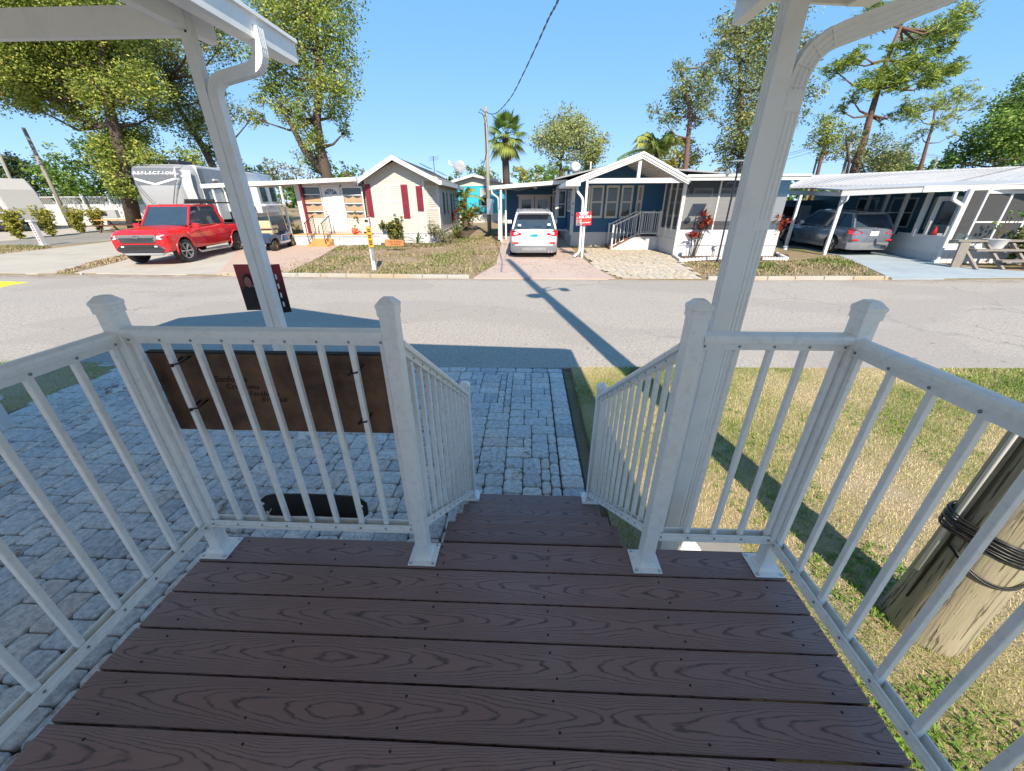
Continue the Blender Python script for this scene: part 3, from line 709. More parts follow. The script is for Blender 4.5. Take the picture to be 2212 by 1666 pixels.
cp = thing('carport_roof', 'white aluminium carport roof with gutter and beams at the top left', 'carport roof', (0, 0, 0))
b = MB(); b.sweep([(-.085, -.045), (.015, -.06), (.05, -.055), (.055, .06), (.075, .062), (.075, .085), (.045, .088), (-.085, .06)], [(-1.79, -5, 2.39), (-1.79, 3.53, 2.39)]); b.build('gutter', MT['alum'], cp, bevel=.0015)
RX, RZc = -4.08, 3.33
MB().prism([(-1.80, 3.53, 2.43), (RX, 3.53, RZc), (-6.08, 3.53, 2.56), (-6.08, 3.53, 2.50), (RX, 3.53, RZc-.07), (-1.80, 3.53, 2.36)], (0, -7.2, 0)).build('roof_panel', MT['alum'], cp)
MB().b2((-2.197, -5, 2.375), (-2.135, 3.26, 2.50)).build('side_beam', MT['alum'], cp, bevel=.002)
MB().b2((-6.0, 3.0, 2.353), (-2.199, 3.06, 2.498)).build('cross_beam', MT['alum'], cp, bevel=.002)
MB().b2((-6.02, 2.98, G), (-5.95, 3.05, 2.5)).build('far_column', MT['alum'], cp)
MB().prism([(-1.87, 3.50, 2.36), (RX, 3.50, 3.26), (-6.0, 3.50, 2.5), (-6.0, 3.50, 2.45), (-1.87, 3.50, 2.33)], (0, .02, 0)) 

# poster
po = thing('poster', 'red and black printed poster with a portrait, tied round the left column', 'poster', (0, 0, 0))
N_ = 12; ring = []
for i in range(N_+1):
    f = i/N_; x = -2.385+.36*f; y = 3.085+.012*math.sin(f*5)+(.05*(f-.8)/.2 if f > .8 else 0); ring.append((x, y))
b = MB(); b.loft([[Vector((x, y, .582-.02*(i > N_*.8))), Vector((x, y+.002, .582-.02*(i > N_*.8))), Vector((x, y+.002, .958)), Vector((x, y, .958))] for i, (x, y) in enumerate(ring)])
def poster_mat():
    t = NT('poster_print'); p = t.geo(); sp = t.new('ShaderNodeSeparateXYZ'); t.set(sp, 0, p)
    z = t.ramp(t.math('ADD', sp.outputs[2], t.math('MULTIPLY', t.noise(p, 9, 2), .06)), [(.72, (.004, .004, .006)), (.80, (.10, .008, .012)), (.95, (.34, .02, .025))])
    return t.out(z, .35)
b.build('sheet', poster_mat(), po)
m_face = plain('printed_face', (.30, .13, .09), .5, var=.3, sc=30); m_hair = MT['ink']
def oval(cx, cz, rx_, rz_, n=18): return [(cx+rx_*math.cos(k*2*math.pi/n), 3.0832, cz+rz_*math.sin(k*2*math.pi/n)) for k in range(n)]
MB().prism(oval(-2.303, .832, .036, .052), (0, -.001, 0)).build('printed_hair', m_hair, po)
MB().prism([(x, 3.0815, z) for x, _, z in oval(-2.301, .818, .029, .042)], (0, -.001, 0)).build('printed_face', m_face, po)
MB().prism([(-2.375, 3.0812, .60), (-2.24, 3.0812, .60), (-2.235, 3.0812, .74), (-2.27, 3.0812, .782), (-2.30, 3.0812, .775), (-2.335, 3.0812, .785), (-2.37, 3.0812, .75)], (0, -.001, 0)).build('printed_coat', m_hair, po)
for x, z, w in ((-2.313, .829, .008), (-2.291, .829, .008), (-2.302, .80, .014)):
    MB().box((x, 3.0795, z), (w, .0008, .003)).build('printed_feature', m_hair, po)
MB().tube([(-2.26, 3.06, .80), (-2.2, 2.997, .799), (-2.09, 2.998, .799), (-2.05, 3.07, .80)], .0016, 5).build('string', MT['alum'], po)
for k in range(4): MB().b2((-2.052, 3.076-.002*k, .62+.075*k), (-2.040, 3.079-.002*k, .66+.075*k)).build('printed_text', MT['signwhite'], po)

# ------------------------------------------------------------------ utility pole beside the deck
up = thing('utility_pole', 'weathered wooden utility pole with black cable coils beside the right railing', 'utility pole', (2.155, 1.37, G))
up.rotation_euler = (0, rad(2), 0)
prof = [(.165, 0), (.158, .15), (.15, .5), (.147, 1.5), (.14, 4), (.11, 12.2), (0.01, 12.25)]
b = MB(); rr = random.Random(2); rings = []
for r_, h in prof:
    rings.append([Vector(((r_+.004*math.sin(k*3.1+h))*math.cos(k*math.pi/14), (r_+.004*math.sin(k*3.1+h))*math.sin(k*math.pi/14), h)) for k in range(28)])
b.loft(rings).build('shaft', MT['pole'], up, smooth=60)
pv = Vector((-.155, .035, 0))
MB().tube([pv+Vector((-.02, 0, .38)), pv+Vector((-.015, 0, 1.5)), pv+Vector((0, 0, 6))], .0095, 8).build('conduit', MT['white'], up, smooth=True)
MB().tube([pv+Vector((.0, -.02, .2)), pv+Vector((.0, -.025, 1.5)), pv+Vector((.015, -.02, 6))], .006, 6).build('ground_wire', MT['black'], up, smooth=True)
for k in range(11):
    r_ = .153+.005*(k % 2); zz = .72-.0085*k+rr.uniform(-.004, .004); pts = []
    for j in range(33):
        a = j*2*math.pi/32; bulge = .035*max(0, math.cos(a-2.9))**8
        pts.append(((r_+bulge)*math.cos(a), (r_+bulge)*math.sin(a), zz+.03*math.cos(a-2.9)+.004*math.sin(3*a+k)))
    MB().tube(pts, .0045, 6, cap=False).build('cable_coil', MT['black'], up, smooth=True)
for k in range(2):
    pts = [((.16)*math.cos(rad(a)), (.16)*math.sin(rad(a)), .60-.09*math.sin(rad(max(0, min(180, (a-185)*1.25))))-.012*k) for a in range(180, 330, 8)]
    MB().tube(pts, .0045, 6).build('cable_loop', MT['black'], up, smooth=True)
# street light high on the pole: it throws the lamp shadow on the road
hl = 6.75
arm = MB().tube([(-.1, 0, hl), (.0, .9, hl+.35), (.15, 1.0, hl+.35)], .03, 8).build('lamp_arm', MT['alum'], up)
MB().lathe([(.05, .12), (.12, .08), (.22, 0), (.2, -.06), (.1, -.12)], (-.32, .25, hl+.12), 16).build('lamp_head', MT['alum'], up, smooth=True)
MB().tube([(0, 0, hl+.2), (-.32, .25, hl+.2)], .03, 8).build('lamp_bracket', MT['alum'], up)
MB().tube([(0, 0, hl+.75), (.5, .2, hl+.95), (.62, .2, hl+.85)], .025, 6).build('bracket', MT['black'], up)
MB().lathe([(.02, .12), (.13, .08), (.13, -.08), (.02, -.12)], (.62, .2, hl+.85), 12).build('bracket_lamp', MT['black'], up)

# yellow arrow painted on the road
a_ = [gd(-60, 607), gd(20, 607.5), gd(64, 609.3), gd(30, 614), gd(0, 621), gd(-60, 629)]
MB().prism([(p.x, p.y, G-.011) for p in a_], (0, 0, .003)).build('road_marking', plain('yellow_road_paint', (.62, .6, .03), .7, var=.1)).__setitem__('kind', 'structure')
# small white post at the edge of the pavers
w0 = Vector((-4.02, 2.52, G)); w0 = gd(40, 925)
wp = thing('marker_post', 'short white post with a square cap at the left edge of the pavers', 'marker post', (w0.x-.13, w0.y, G))
MB().box((0, 0, .15), (.09, .09, .30)).build('shaft', MT['white'], wp, bevel=.003)
MB().box((0, 0, .325), (.14, .14, .05)).build('cap', MT['white'], wp, bevel=.006)
# ------------------------------------------------------------------ far side of the road: gently rising ground
SL = .021
def ZF(y): return G+.01+SL*(y-11.4)
def gf(x, y):                                # photo position -> point on the far ground
    d = _ray(x, y); t = (ZF(0)-EYE.z)/(d.z-SL*d.y); return EYE + d*t
def zoomer(ox, oy, s): return lambda x, y: ((x*s+ox)/1.8445, (y*s+oy)/1.8445)
ZA, ZB, ZC = zoomer(1100, 560, .4069), zoomer(1850, 560, .4069), zoomer(2500, 560, .36166)
ZD, ZT, ZL = zoomer(3000, 560, .48825), zoomer(400, 600, .4069), zoomer(0, 600, .36)
def a3(z, x, y, Y): return at(*z(x, y), Y)
def RR(z, LL, UR, Y):                        # rectangle on the wall plane at depth Y
    p, q = a3(z, *LL, Y), a3(z, *UR, Y); return min(p.x, q.x), p.z, max(p.x, q.x), q.z
bpy.data.objects.remove(bpy.data.objects['far_lawn'])
def far_sheet(name, pts, dz, mat, thick=.04, kind='structure'):
    b = MB(); b.prism([(p[0], p[1], ZF(p[1])+dz-thick) for p in pts], (0, 0, thick)); o = b.build(name, mat); o['kind'] = kind; return o
far_sheet('far_lawn', FAR + [(90, 60), (-90, 60)], .0, MT['yard'])
b = MB(); b.prism([(-400, 59.9, ZF(60)-.3), (400, 59.9, ZF(60)-.3), (500, 700, ZF(60)-.3), (-500, 700, ZF(60)-.3)], (0, 0, .3)); b.build('distant_ground', MT['yard'])['kind'] = 'structure'
P2 = lambda z, x, y: gf(*z(x, y))[:2]
# driveways
dA = far_sheet('concrete_driveway', [(-14.65, 12.0), (-9.7, 11.85), P2(ZT, 1300, 1040), P2(ZT, 1420, 900), (-11.5, 24), (-15.2, 24), P2(ZT, 330, 1060)], .012, MT['conc'])
pA_o = [P2(ZT, 1220, 1215), P2(ZT, 1830, 1200), P2(ZA, 420, 1150), P2(ZA, 620, 1030), P2(ZA, 300, 1030), (-12.2, 20.8), P2(ZT, 1420, 900), P2(ZT, 1300, 1040)]
dA2 = far_sheet('paver_driveway', [(-9.75, 11.83)]+[p for p in pA_o[1:]], .016, MT['paverA'])
dB = far_sheet('pink_driveway', [(-1.62, 11.50), P2(ZB, 310, 1220), P2(ZB, 370, 1000), (-1.55, 25.5), (1.9, 25.5), P2(ZB, 1030, 1040), P2(ZB, 1165, 1165), P2(ZB, 1280, 1250), (2.55, 11.45)], .014, MT['concpink'])
far_sheet('blue_driveway', [(10.5, 11.62), P2(ZD, 870, 1010), P2(ZD, 690, 942), P2(ZD, 330, 862), (12.6, 25), (16, 25), P2(ZD, 1110, 925), P2(ZD, 1500, 1000), P2(ZD, 1640, 1030), (16.6, 12.0)], .014, MT['concblue'])
far_sheet('left_driveway', [(-60, 12.7), (-16, 11.88), (-15.2, 11.95), P2(ZL, 1000, 1240), P2(ZL, 1420, 1150), P2(ZL, 1300, 1000), P2(ZL, 640, 1080), P2(ZL, 0, 1150)], .012, MT['conc'])
far_sheet('back_path', [P2(ZL, 0, 1005), P2(ZL, 280, 985), P2(ZL, 910, 915), P2(ZL, 1200, 890), P2(ZL, 1250, 850), P2(ZL, 780, 840), P2(ZL, 0, 900)], .012, MT['conc'])
far_sheet('hedge_bed', [P2(ZL, 0, 1042), P2(ZL, 560, 1058), P2(ZL, 1290, 990), P2(ZL, 1290, 900), P2(ZL, 900, 915), P2(ZL, 0, 1008)], .008, MT['concgrey'])
far_sheet('gravel_strip', [(-14.6, 12.05), P2(ZL, 900, 1365), P2(ZL, 1200, 1270), P2(ZL, 1480, 1190), P2(ZL, 1530, 1235), P2(ZT, 350, 1130)], .006, plain('white_gravel', (.62, .6, .57), .9, var=.45, sc=25, bump=1.))
# patio of cream pavers, kerb stones
pat_poly = [P2(ZB, 1170, 1052), P2(ZB, 1440, 1045), P2(ZB, 1560, 1075), P2(ZB, 1890, 1072), P2(ZB, 2045, 1140), P2(ZB, 2140, 1210), (5.1, 11.50), (2.75, 11.48), P2(ZB, 1290, 1245), P2(ZB, 1180, 1150)]
def inpoly(x, y, P):
    c = False
    for i in range(len(P)):
        (x1, y1), (x2, y2) = P[i], P[i-1]
        if (y1 > y) != (y2 > y) and x < (x2-x1)*(y-y1)/(y2-y1)+x1: c = not c
    return c
pat = far_sheet('paver_patio', pat_poly, .004, MT['paverjoint'])
rng = random.Random(5)
items = lay_pavers(2.0, 11.5, 7.0, 19.5, .11, lambda x, y: inpoly(x, y, pat_poly), rng, [(2, 2), (3, 2), (2, 1), (2, 2)])
pg_ = bpy.data.objects.new('paver_patio_tmp', None)
n0 = set(bpy.data.objects)
place_pavers(pat, items, MT['paverB'], 0, (4, 10), 300, cr=.012, jit=.002)
for o in set(bpy.data.objects)-n0:
    if o.name.startswith('paver') and o.type == 'MESH': o.location.z += ZF(o.location.y)+.012
    elif o.type == 'MESH':
        for v in o.data.vertices: v.co.z += ZF(v.co.y)+.012
kb = thing('kerb', 'low worn kerb of cream painted stones along the far side of the road', 'kerb')
def kerb_run(xa, xb, ln=.85):
    x = xa
    while x < xb-.1:
        L = min(ln*random.uniform(.85, 1.1), xb-x); y0, y1 = far_y(x), far_y(x+L)
        b = MB(); b.beam((x+.008, y0+.06, G+.03), (x+L-.008, y1+.06, G+.03), .13, .12); b.build('kerb_stone', MT['kerb'], kb, bevel=.018, seg=2); x += L
kerb_run(-9.6, -1.75); kerb_run(5.2, 10.4); kerb_run(17, 24, 1.2)
for x in (-40,): kerb_run(x, x+10, 1.5)

# ------------------------------------------------------------------ building helpers
def siding(parent, pa, pb, z0, z1, mat, pitch=.1, lim=None, proud=.013, name='siding', nrm=None):
    """lap siding on the wall from pa to pb (xy, seen with pa on the left)"""
    pa, pb = Vector((pa[0], pa[1], 0)), Vector((pb[0], pb[1], 0)); d = pb-pa; n = Vector((d.y, -d.x, 0)).normalized()
    b = MB(); z = z0
    while z < z1-.01:
        zt = min(z+pitch, z1); u0, u1 = (0, 1) if lim is None else lim(z); v0, v1 = (0, 1) if lim is None else lim(zt)
        if u1-u0 > .01:
            A, B_ = pa+d*u0, pa+d*u1; A2, B2 = pa+d*v0, pa+d*v1
            up = lambda p, h, o: p+Vector((0, 0, h))+n*o
            b.add([up(A, z, 0), up(B_, z, 0), up(B_, z, proud), up(A, z, proud), up(B2, zt, .001), up(A2, zt, .001)], [(0, 1, 2, 3), (3, 2, 4, 5)])
        z = zt
    o = b.build(name, mat, parent, fix=False); o['kind'] = 'stuff'; return o
def ribs(parent, pa, pb, z0, z1, mat, step=.12, w=.02, name='skirting'):
    pa, pb = Vector((pa[0], pa[1], 0)), Vector((pb[0], pb[1], 0)); d = pb-pa; L = d.length; t = d.normalized(); n = Vector((d.y, -d.x, 0)).normalized()
    b = MB(); u = lambda s, h, o: pa+t*s+Vector((0, 0, h))+n*o
    b.add([u(0, z0, 0), u(L, z0, 0), u(L, z1, 0), u(0, z1, 0)], [(0, 1, 2, 3)])
    s = step/2
    while s < L:
        b.beam(u(s, z0, .004), u(s, z1, .004), w, .016, up=n); s += step
    b.beam(u(0, z1, .012), u(L, z1, .012), .03, .05)
    o = b.build(name, mat, parent); o['kind'] = 'stuff'; return o
def window(parent, p, q, z0, z1, frame='white', glass='winglass', bars_z=(.5,), bars_x=(), fw=.05, proud=.03, blind=None, name='window'):
    """window on wall line p->q (xy)"""
    p, q = Vector((p[0], p[1], 0)), Vector((q[0], q[1], 0)); t = (q-p).normalized(); L = (q-p).length; n = Vector((t.y, -t.x, 0))
    u = lambda s, h, o: p+t*s+Vector((0, 0, h))+n*o
    b = MB()
    for h in (z0+fw/2, z1-fw/2): b.beam(u(0, h, proud/2), u(L, h, proud/2), proud, fw)
    for s in (fw/2, L-fw/2): b.beam(u(s, z0, proud/2), u(s, z1, proud/2), fw*.98, proud*.97, up=n)
    for f in bars_z: b.beam(u(0, z0+(z1-z0)*f, proud*.35), u(L, z0+(z1-z0)*f, proud*.35), proud*.7, fw*.7)
    for f in bars_x: b.beam(u(L*f, z0, proud*.3), u(L*f, z1, proud*.3), fw*.5, proud*.6, up=n)
    w = b.build(name, MT[frame], parent)
    zz = [z0+fw*.5]+[z0+(z1-z0)*f for f in bars_z]+[z1-fw*.5]
    for a, c in zip(zz, zz[1:]):
        MB().add([u(fw*.5, a, .004), u(L-fw*.5, a, .004), u(L-fw*.5, c, .004), u(fw*.5, c, .004)], [(0, 1, 2, 3)]).build('pane', MT[glass], w)
    if blind:
        zt = z1-fw; zb = z0+(z1-z0)*blind; b = MB(); z = zt
        while z > zb: b.add([u(fw, z-.045, .007), u(L-fw, z-.045, .007), u(L-fw, z, .010), u(fw, z, .010)], [(0, 1, 2, 3)]); z -= .05
        b.build('blind', MT['blind'], w, fix=False)['kind'] = 'stuff'
    return w
def slab_roof(parent, pts, th, mat, name='roof'):
    """polygon in space thickened downwards"""
    return MB().prism([Vector(p) for p in pts], (0, 0, -th)).build(name, mat, parent)
def shingles(parent, A, B_, C_, D_, rows, mat, name='shingle_courses'):
    """courses across the slope A(front eave) B(front ridge) C(back ridge) D(back eave)"""
    A, B_, C_, D_ = map(Vector, (A, B_, C_, D_)); n = (B_-A).cross(D_-A).normalized()
    if n.z < 0: n = -n
    b = MB()
    for i in range(rows):
        f0, f1 = i/rows, (i+1)/rows
        p, q = A.lerp(B_, f0), D_.lerp(C_, f0); r, s = A.lerp(B_, f1), D_.lerp(C_, f1)
        b.add([p+n*.012, q+n*.012, s+n*.003, r+n*.003, p, q], [(0, 1, 2, 3), (0, 4, 5, 1)])
    o = b.build(name, mat, parent, fix=False); o['kind'] = 'stuff'; return o

# ------------------------------------------------------------------ cream house (left centre)
hA = thing('cream_house', 'cream mobile home with white gable, dark red shutters and a white front door', 'house')
YA, YS, YW = 20.0, 20.6, 19.9                # bay front, side corner, porch wall
gA = ZF(20)
eL, eLb, ap, eR, eRb = [a3(ZA, x, y, 19.5) for x, y in ((785, 385), (785, 405), (1130, 145), (1605, 395), (1610, 435))]
slope = .95
bl = a3(ZA, 905, 600, YA).x; br = a3(ZA, 1458, 600, YA).x; cr = a3(ZA, 1600, 700, YS).x; bl0 = a3(ZA, 845, 600, YS).x
zE = eLb.z+.05                                # soffit level
zs = a3(ZA, 1500, 905, YA).z                 # top of skirt
wallpts = [(bl0, YS), (bl, YA), (br, YA), (cr, YS)]
BACK = 30.0
b = MB(); b.prism([(bl0+.02, YS+.03, gA), (bl+.02, YA+.03, gA), (br-.02, YA+.03, gA), (cr-.03, YS+.03, gA), (cr-.6, BACK, gA), (bl0, BACK, gA)], (0, 0, zE+.2-gA)); b.build('wall_core', MT['cream'], hA)
for (p, q) in zip(wallpts, wallpts[1:]):
    siding(hA, p, q, zs, zE+.12, MT['cream'], .098, proud=.02); ribs(hA, p, q, ZF(YA)-.05, zs, MT['whitevinyl'], .2)
siding(hA, (cr, YS), (cr-.6, BACK), zs, zE+.12, MT['cream'], .098); ribs(hA, (cr, YS), (cr-.6, BACK), gA-.1, zs, MT['whitevinyl'], .25)
apx = ap.x; hz = ap.z-.14
siding(hA, (eL.x+.15, YA-.002), (eR.x-.15, YA-.002), zE+.08, hz, MT['cream'], .098, lim=lambda z: (lambda f: ((apx-eL.x)/(eR.x-eL.x)*f, 1-(1-(apx-eL.x)/(eR.x-eL.x))*f))(min(1, max(0, (z-zE-.08)/(hz-zE-.08)))), name='gable_siding')
MB().prism([(eL.x+.15, YA+.0, zE), (eR.x-.15, YA+.0, zE), (apx, YA+.0, hz)], (0, .1, 0)).build('gable_core', MT['cream'], hA)
for p in wallpts: MB().b2((p[0]-.045, p[1]-.045, zs), (p[0]+.03, p[1]+.03, zE+.1)).build('corner_trim', MT['white'], hA)
# roof
def gable_roof(parent, L, A_, R_, y0, y1, th, mat, dx=0, fas='white', fh=.2, rows=26):
    for e, s in ((L, 1), (R_, -1)):
        slab_roof(parent, [(e.x, y0, e.z), (A_.x, y0, A_.z), (A_.x+dx, y1, A_.z), (e.x+dx, y1, e.z)], th, MT[mat] if isinstance(mat, str) else mat, 'roof_slope')
        shingles(parent, (e.x, y0+.02, e.z), (A_.x, y0+.02, A_.z), (A_.x+dx, y1, A_.z), (e.x+dx, y1, e.z), rows, MT[mat] if isinstance(mat, str) else mat)
        MB().prism([(e.x, y0-.03, e.z+.02), (A_.x, y0-.03, A_.z+.02), (A_.x, y0-.03, A_.z+.02-fh), (e.x, y0-.03, e.z+.02-fh)], (0, .028, 0)).build('fascia_board', MT[fas], parent)
        MB().beam((e.x-.03*s, y0-.03, e.z-.07), (e.x+dx-.03*s, y1, e.z-.07), .10, .17).build('gutter', MT[fas], parent)
gable_roof(hA, eL, ap, eR, 19.5, BACK, .06, 'shingle', dx=-.6)
for x0, y0 in ((-5.3, 26.0), (-5.8, 24.2)):
    zc = ap.z-(x0-ap.x)*(ap.z-eR.z)/(eR.x-ap.x)
    MB().box((x0, y0, zc+.09), (.5, 1.1, .03), tilt=Matrix.Rotation(math.atan2(ap.z-eR.z, eR.x-ap.x), 3, 'Y')).build('solar_panel', MT['glass'], hA)
# windows and shutters
def shutter(parent, x0, x1, y, z0, z1, mat='maroon'):
    s = MB().b2((x0, y-.05, z0), (x1, y-.028, z1)).build('shutter', MT[mat], parent)
    for a, c in ((.04, .47), (.53, .96)): 
        b = MB(); n_ = 9
        for i in range(n_):
            zz = z0+(z1-z0)*(a+(c-a)*i/n_); b.b2((x0+.03, y-.062, zz), (x1-.03, y-.051, zz+(z1-z0)*(c-a)/n_*.55))
        b.build('louvres', MT[mat], s)['kind'] = 'stuff'
x0, z0, x1, z1 = RR(ZA, (978, 745), (1068, 440), YA); x2, _, x3, _ = RR(ZA, (1112, 745), (1218, 440), YA)
window(hA, (x0, YA), (x1+.12, YA), z0, z1, blind=.05); window(hA, (x1+.13, YA), (x3+.05, YA), z0, z1, blind=.05)
shutter(hA, x0-.33, x0-.06, YA, z0-.02, z1+.05); s0 = a3(ZA, 1270, 600, YA).x; shutter(hA, s0-.16, s0+.16, YA, z0-.08, z1+.03)
s1 = a3(ZA, 1415, 570, YA).x; zq = a3(ZA, 1415, 690, YA).z; shutter(hA, s1-.18, s1+.13, YA, zq, z1-.03)
def lerp2(p, q, f): return (p[0]+(q[0]-p[0])*f, p[1]+(q[1]-p[1])*f)
window(hA, lerp2(wallpts[2], wallpts[3], .12), lerp2(wallpts[2], wallpts[3], .88), zq+.05, z1-.03, blind=.05)
window(hA, lerp2(wallpts[0], wallpts[1], .12), lerp2(wallpts[0], wallpts[1], .88), z0, z1, blind=.5)
for f0, f1 in ((.20, .30), (.55, .65)):
    p, q = lerp2((cr, YS), (cr-.6, BACK), f0), lerp2((cr, YS), (cr-.6, BACK), f1); window(hA, p, q, .75, 1.85)
    for pp, qq in ((lerp2((cr, YS), (cr-.6, BACK), f0-.035), p), (q, lerp2((cr, YS), (cr-.6, BACK), f1+.035))):
        MB().prism([(pp[0]+.03, pp[1], .75), (qq[0]+.03, qq[1], .75), (qq[0]+.03, qq[1], 1.85), (pp[0]+.03, pp[1], 1.85)], (.02, 0, 0)).build('shutter', MT['black'], hA)
# porch wall on the left with louvred windows and the door
px0 = a3(ZA, 215, 560, YW).x-.1
zf = a3(ZA, 600, 893, YW).z                  # porch floor
zc_ = a3(ZA, 600, 415, YW).z
MB().b2((px0, YW+.01, zf-.1), (bl0+.1, YW+.12, zc_+.1)).build('porch_wall', MT['whitevinyl'], hA)
for LL, UR in (((300, 775), (420, 445)), ((700, 778), (828, 450))):
    x0, z0, x1, z1 = RR(ZA, LL, UR, YW)
    w = window(hA, (x0-.05, YW), (x1+.05, YW), z0, z1, bars_z=(.25, .5, .75), fw=.06, name='louvre_window')
    for i in range(3):
        za, zb = z0+(z1-z0)*i/4, z0+(z1-z0)*(i+1)/4
        b = MB(); n_ = 14; pts = []
        for k in range(n_+1): pts.append((x0+.03+(x1-x0-.06)*k/n_, zb-.05-.09*abs(math.sin(k*math.pi/n_*2))))
        b.add([(x, YW-.008-.006*(k % 2), za+.03) for k, (x, _) in enumerate(pts)]+[(x, YW-.008-.006*(k % 2), z) for k, (_, z) in enumerate(pts) for x in (pts[k][0],)], [(k, k+1, n_+2+k, n_+1+k) for k in range(n_)])
        b.build('curtain', MT['curtain'], w, fix=False)
    siding(hA, (x0-.1, YW-.001), (x1+.12, YW-.001), zf, z0, MT['cream'], .098)
x0, z0, x1, z1 = RR(ZA, (520, 893), (620, 440), YW)
dr = MB().b2((x0+.02, YW-.04, z0), (x1-.02, YW+.005, z1-.06)).build('door', MT['white'], hA, bevel=.004)
for i in range(2):
    for za, zb in ((.08, .40), (.46, .78)):
        xa = x0+(x1-x0)*(.16+.38*i); MB().b2((xa, YW-.052, z0+(z1-z0)*za), (xa+(x1-x0)*.27, YW-.041, z0+(z1-z0)*zb)).build('door_panel', MT['white'], dr, bevel=.006)
cxd = (x0+x1)/2; zr_ = z0+(z1-z0)*.82
MB().prism([(cxd+.3*math.cos(rad(a)), YW-.045, zr_+.22*math.sin(rad(a))) for a in range(0, 181, 15)], (0, -.004, 0)).build('fan_light', MT['glass'], dr)
for a in (45, 75, 105, 135): MB().beam((cxd, YW-.052, zr_), (cxd+.3*math.cos(rad(a)), YW-.052, zr_+.22*math.sin(rad(a))), .012, .02).build('fan_bar', MT['white'], dr)
for zz in (.46, .40): MB().lathe([(.03, 0), (.03, .03)], (0, 0, 0), 10, 'Y').build('door_knob', MT['chrome'], dr, loc=(x0+.1, YW-.075, z0+(z1-z0)*zz))
for x in (x0-.05, x1+.01): MB().b2((x, YW-.05, z0), (x+.05, YW, z1)).build('door_frame', MT['white'], hA)
MB().b2((x0-.05, YW-.05, z1-.05), (x1+.06, YW, z1+.02)).build('door_frame', MT['white'], hA)
# porch floor, skirt and flat roof
xl_ = a3(ZA, 180, 920, 19.2).x; zfl = a3(ZA, 700, 922, 19.1).z
MB().b2((xl_, 19.1, zfl-.05), (bl, YW, zfl)).build('porch_floor', MT['deckwood'], hA)
ribs(hA, (xl_, 19.12), (a3(ZA, 900, 970, 19.12).x+.6, 19.12), ZF(19)-.05, zfl-.05, MT['whitevinyl'], .35)
lf, lf2 = at(431, 398, 18.9), at(433.5, 406, 18.9); rt, rt2 = a3(ZA, 780, 357, 19.3), a3(ZA, 790, 395, 19.3)
MB().prism([(lf.x, 18.9, lf.z), (rt.x, 19.3, rt.z), (rt.x, 19.3, rt.z-.17), (lf.x, 18.9, lf.z-.17)], (0, .05, 0)).build('front_fascia', MT['white'], hA)
slab_roof(hA, [(lf.x, 18.93, lf.z-.02), (rt.x, 19.33, rt.z-.02), (rt.x, 24.5, rt.z+.1), (lf.x, 24.5, lf.z+.1)], .08, MT['white'], 'carport_roof')
mx, mz = a3(ZA, 235, 450, 19.8), a3(ZA, 285, 770, 19.8)
MB().b2((mx.x-.05, 19.75, zfl), (mx.x+.05, 19.85, mx.z+.25)).build('porch_post', MT['maroon'], hA)
for x in (lf.x+.4, lf.x+3.6): MB().b2((x, 19.0, ZF(19)), (x+.08, 19.08, lf.z-.1)).build('carport_post', MT['white'], hA)
MB().b2((px0-.2, 24.3, ZF(24)), (px0+2.5, 24.4, 2.2)).build('back_wall', MT['whitevinyl'], hA)
# steps with black rails
stp = thing('timber_steps', 'three yellow timber steps with black metal handrails below the white door', 'steps')
s_l, s_r = gf(*ZA(308, 1045)), gf(*ZA(510, 1045)); zg = ZF(s_l.y)
for k in range(4):
    y0 = s_l.y+.26*k-.05; z1_ = zg+(zfl-zg)*(k+1)/4.6
    MB().b2((s_l.x+.02*k, y0, zg-.02), (s_r.x, y0+.28, z1_)).build('step', MT['deckwood'], stp, bevel=.008)
for x in (s_l.x+.1, s_r.x-.1):
    y0, y1 = s_l.y+.05, s_l.y+.85; hr = .86; b = MB()
    A_, B_ = Vector((x, y0, zg+.15)), Vector((x, y1, zfl))
    h_ = MB(); 
    h_.tube([A_, A_+Vector((0, 0, hr))], .018, 6); h_.tube([B_, B_+Vector((0, 0, hr-.05))], .018, 6); h_.tube([A_+Vector((0, -.08, hr)), B_+Vector((0, 0, hr-.05)), B_+Vector((0, .12, hr-.05))], .02, 6); h_.tube([A_+Vector((0, 0, .1)), B_+Vector((0, 0, .1))], .014, 6)
    for k in range(1, 6):
        p = A_.lerp(B_, k/6); h_.tube([p+Vector((0, 0, .1)), p+Vector((0, 0, hr-.03))], .009, 5)
    h_.build('handrail', MT['darkmetal'], stp)['kind'] = 'stuff'

# ------------------------------------------------------------------ teal home far behind
hT = thing('teal_house', 'bright turquoise mobile home with white gable behind the blue house', 'house')
YT = 34.0; c0, c1 = a3(ZA, 1805, 450, YT), a3(ZA, 2330, 450, YT); zt_, zm_, zb_ = c0.z, a3(ZA, 1960, 716, YT).z, a3(ZA, 1960, 805, YT).z
xa, xb = c0.x-.4, c1.x+.2
MB().b2((xa, YT+.02, zm_), (xb, YT+9, zt_)).build('wall', MT['teal'], hT)
ribs(hT, (xa, YT), (xb, YT), zm_, zt_, MT['teal'], .14, .03, 'wall_ribs'); ribs(hT, (xa, YT-.02), (xb, YT-.02), zb_-.3, zm_, MT['whitevinyl'], .4)
apT = a3(ZA, 1930, 345, YT); eT = a3(ZA, 1800, 400, YT)
hw = 2.1; MB().prism([(apT.x-hw, YT, zt_), (apT.x+hw*1.4, YT, zt_), (apT.x+hw*1.4, YT, zt_+.1), (apT.x, YT, apT.z-.1), (apT.x-hw, YT, zt_+.2)], (0, .1, 0)).build('gable', MT['cream'], hT)
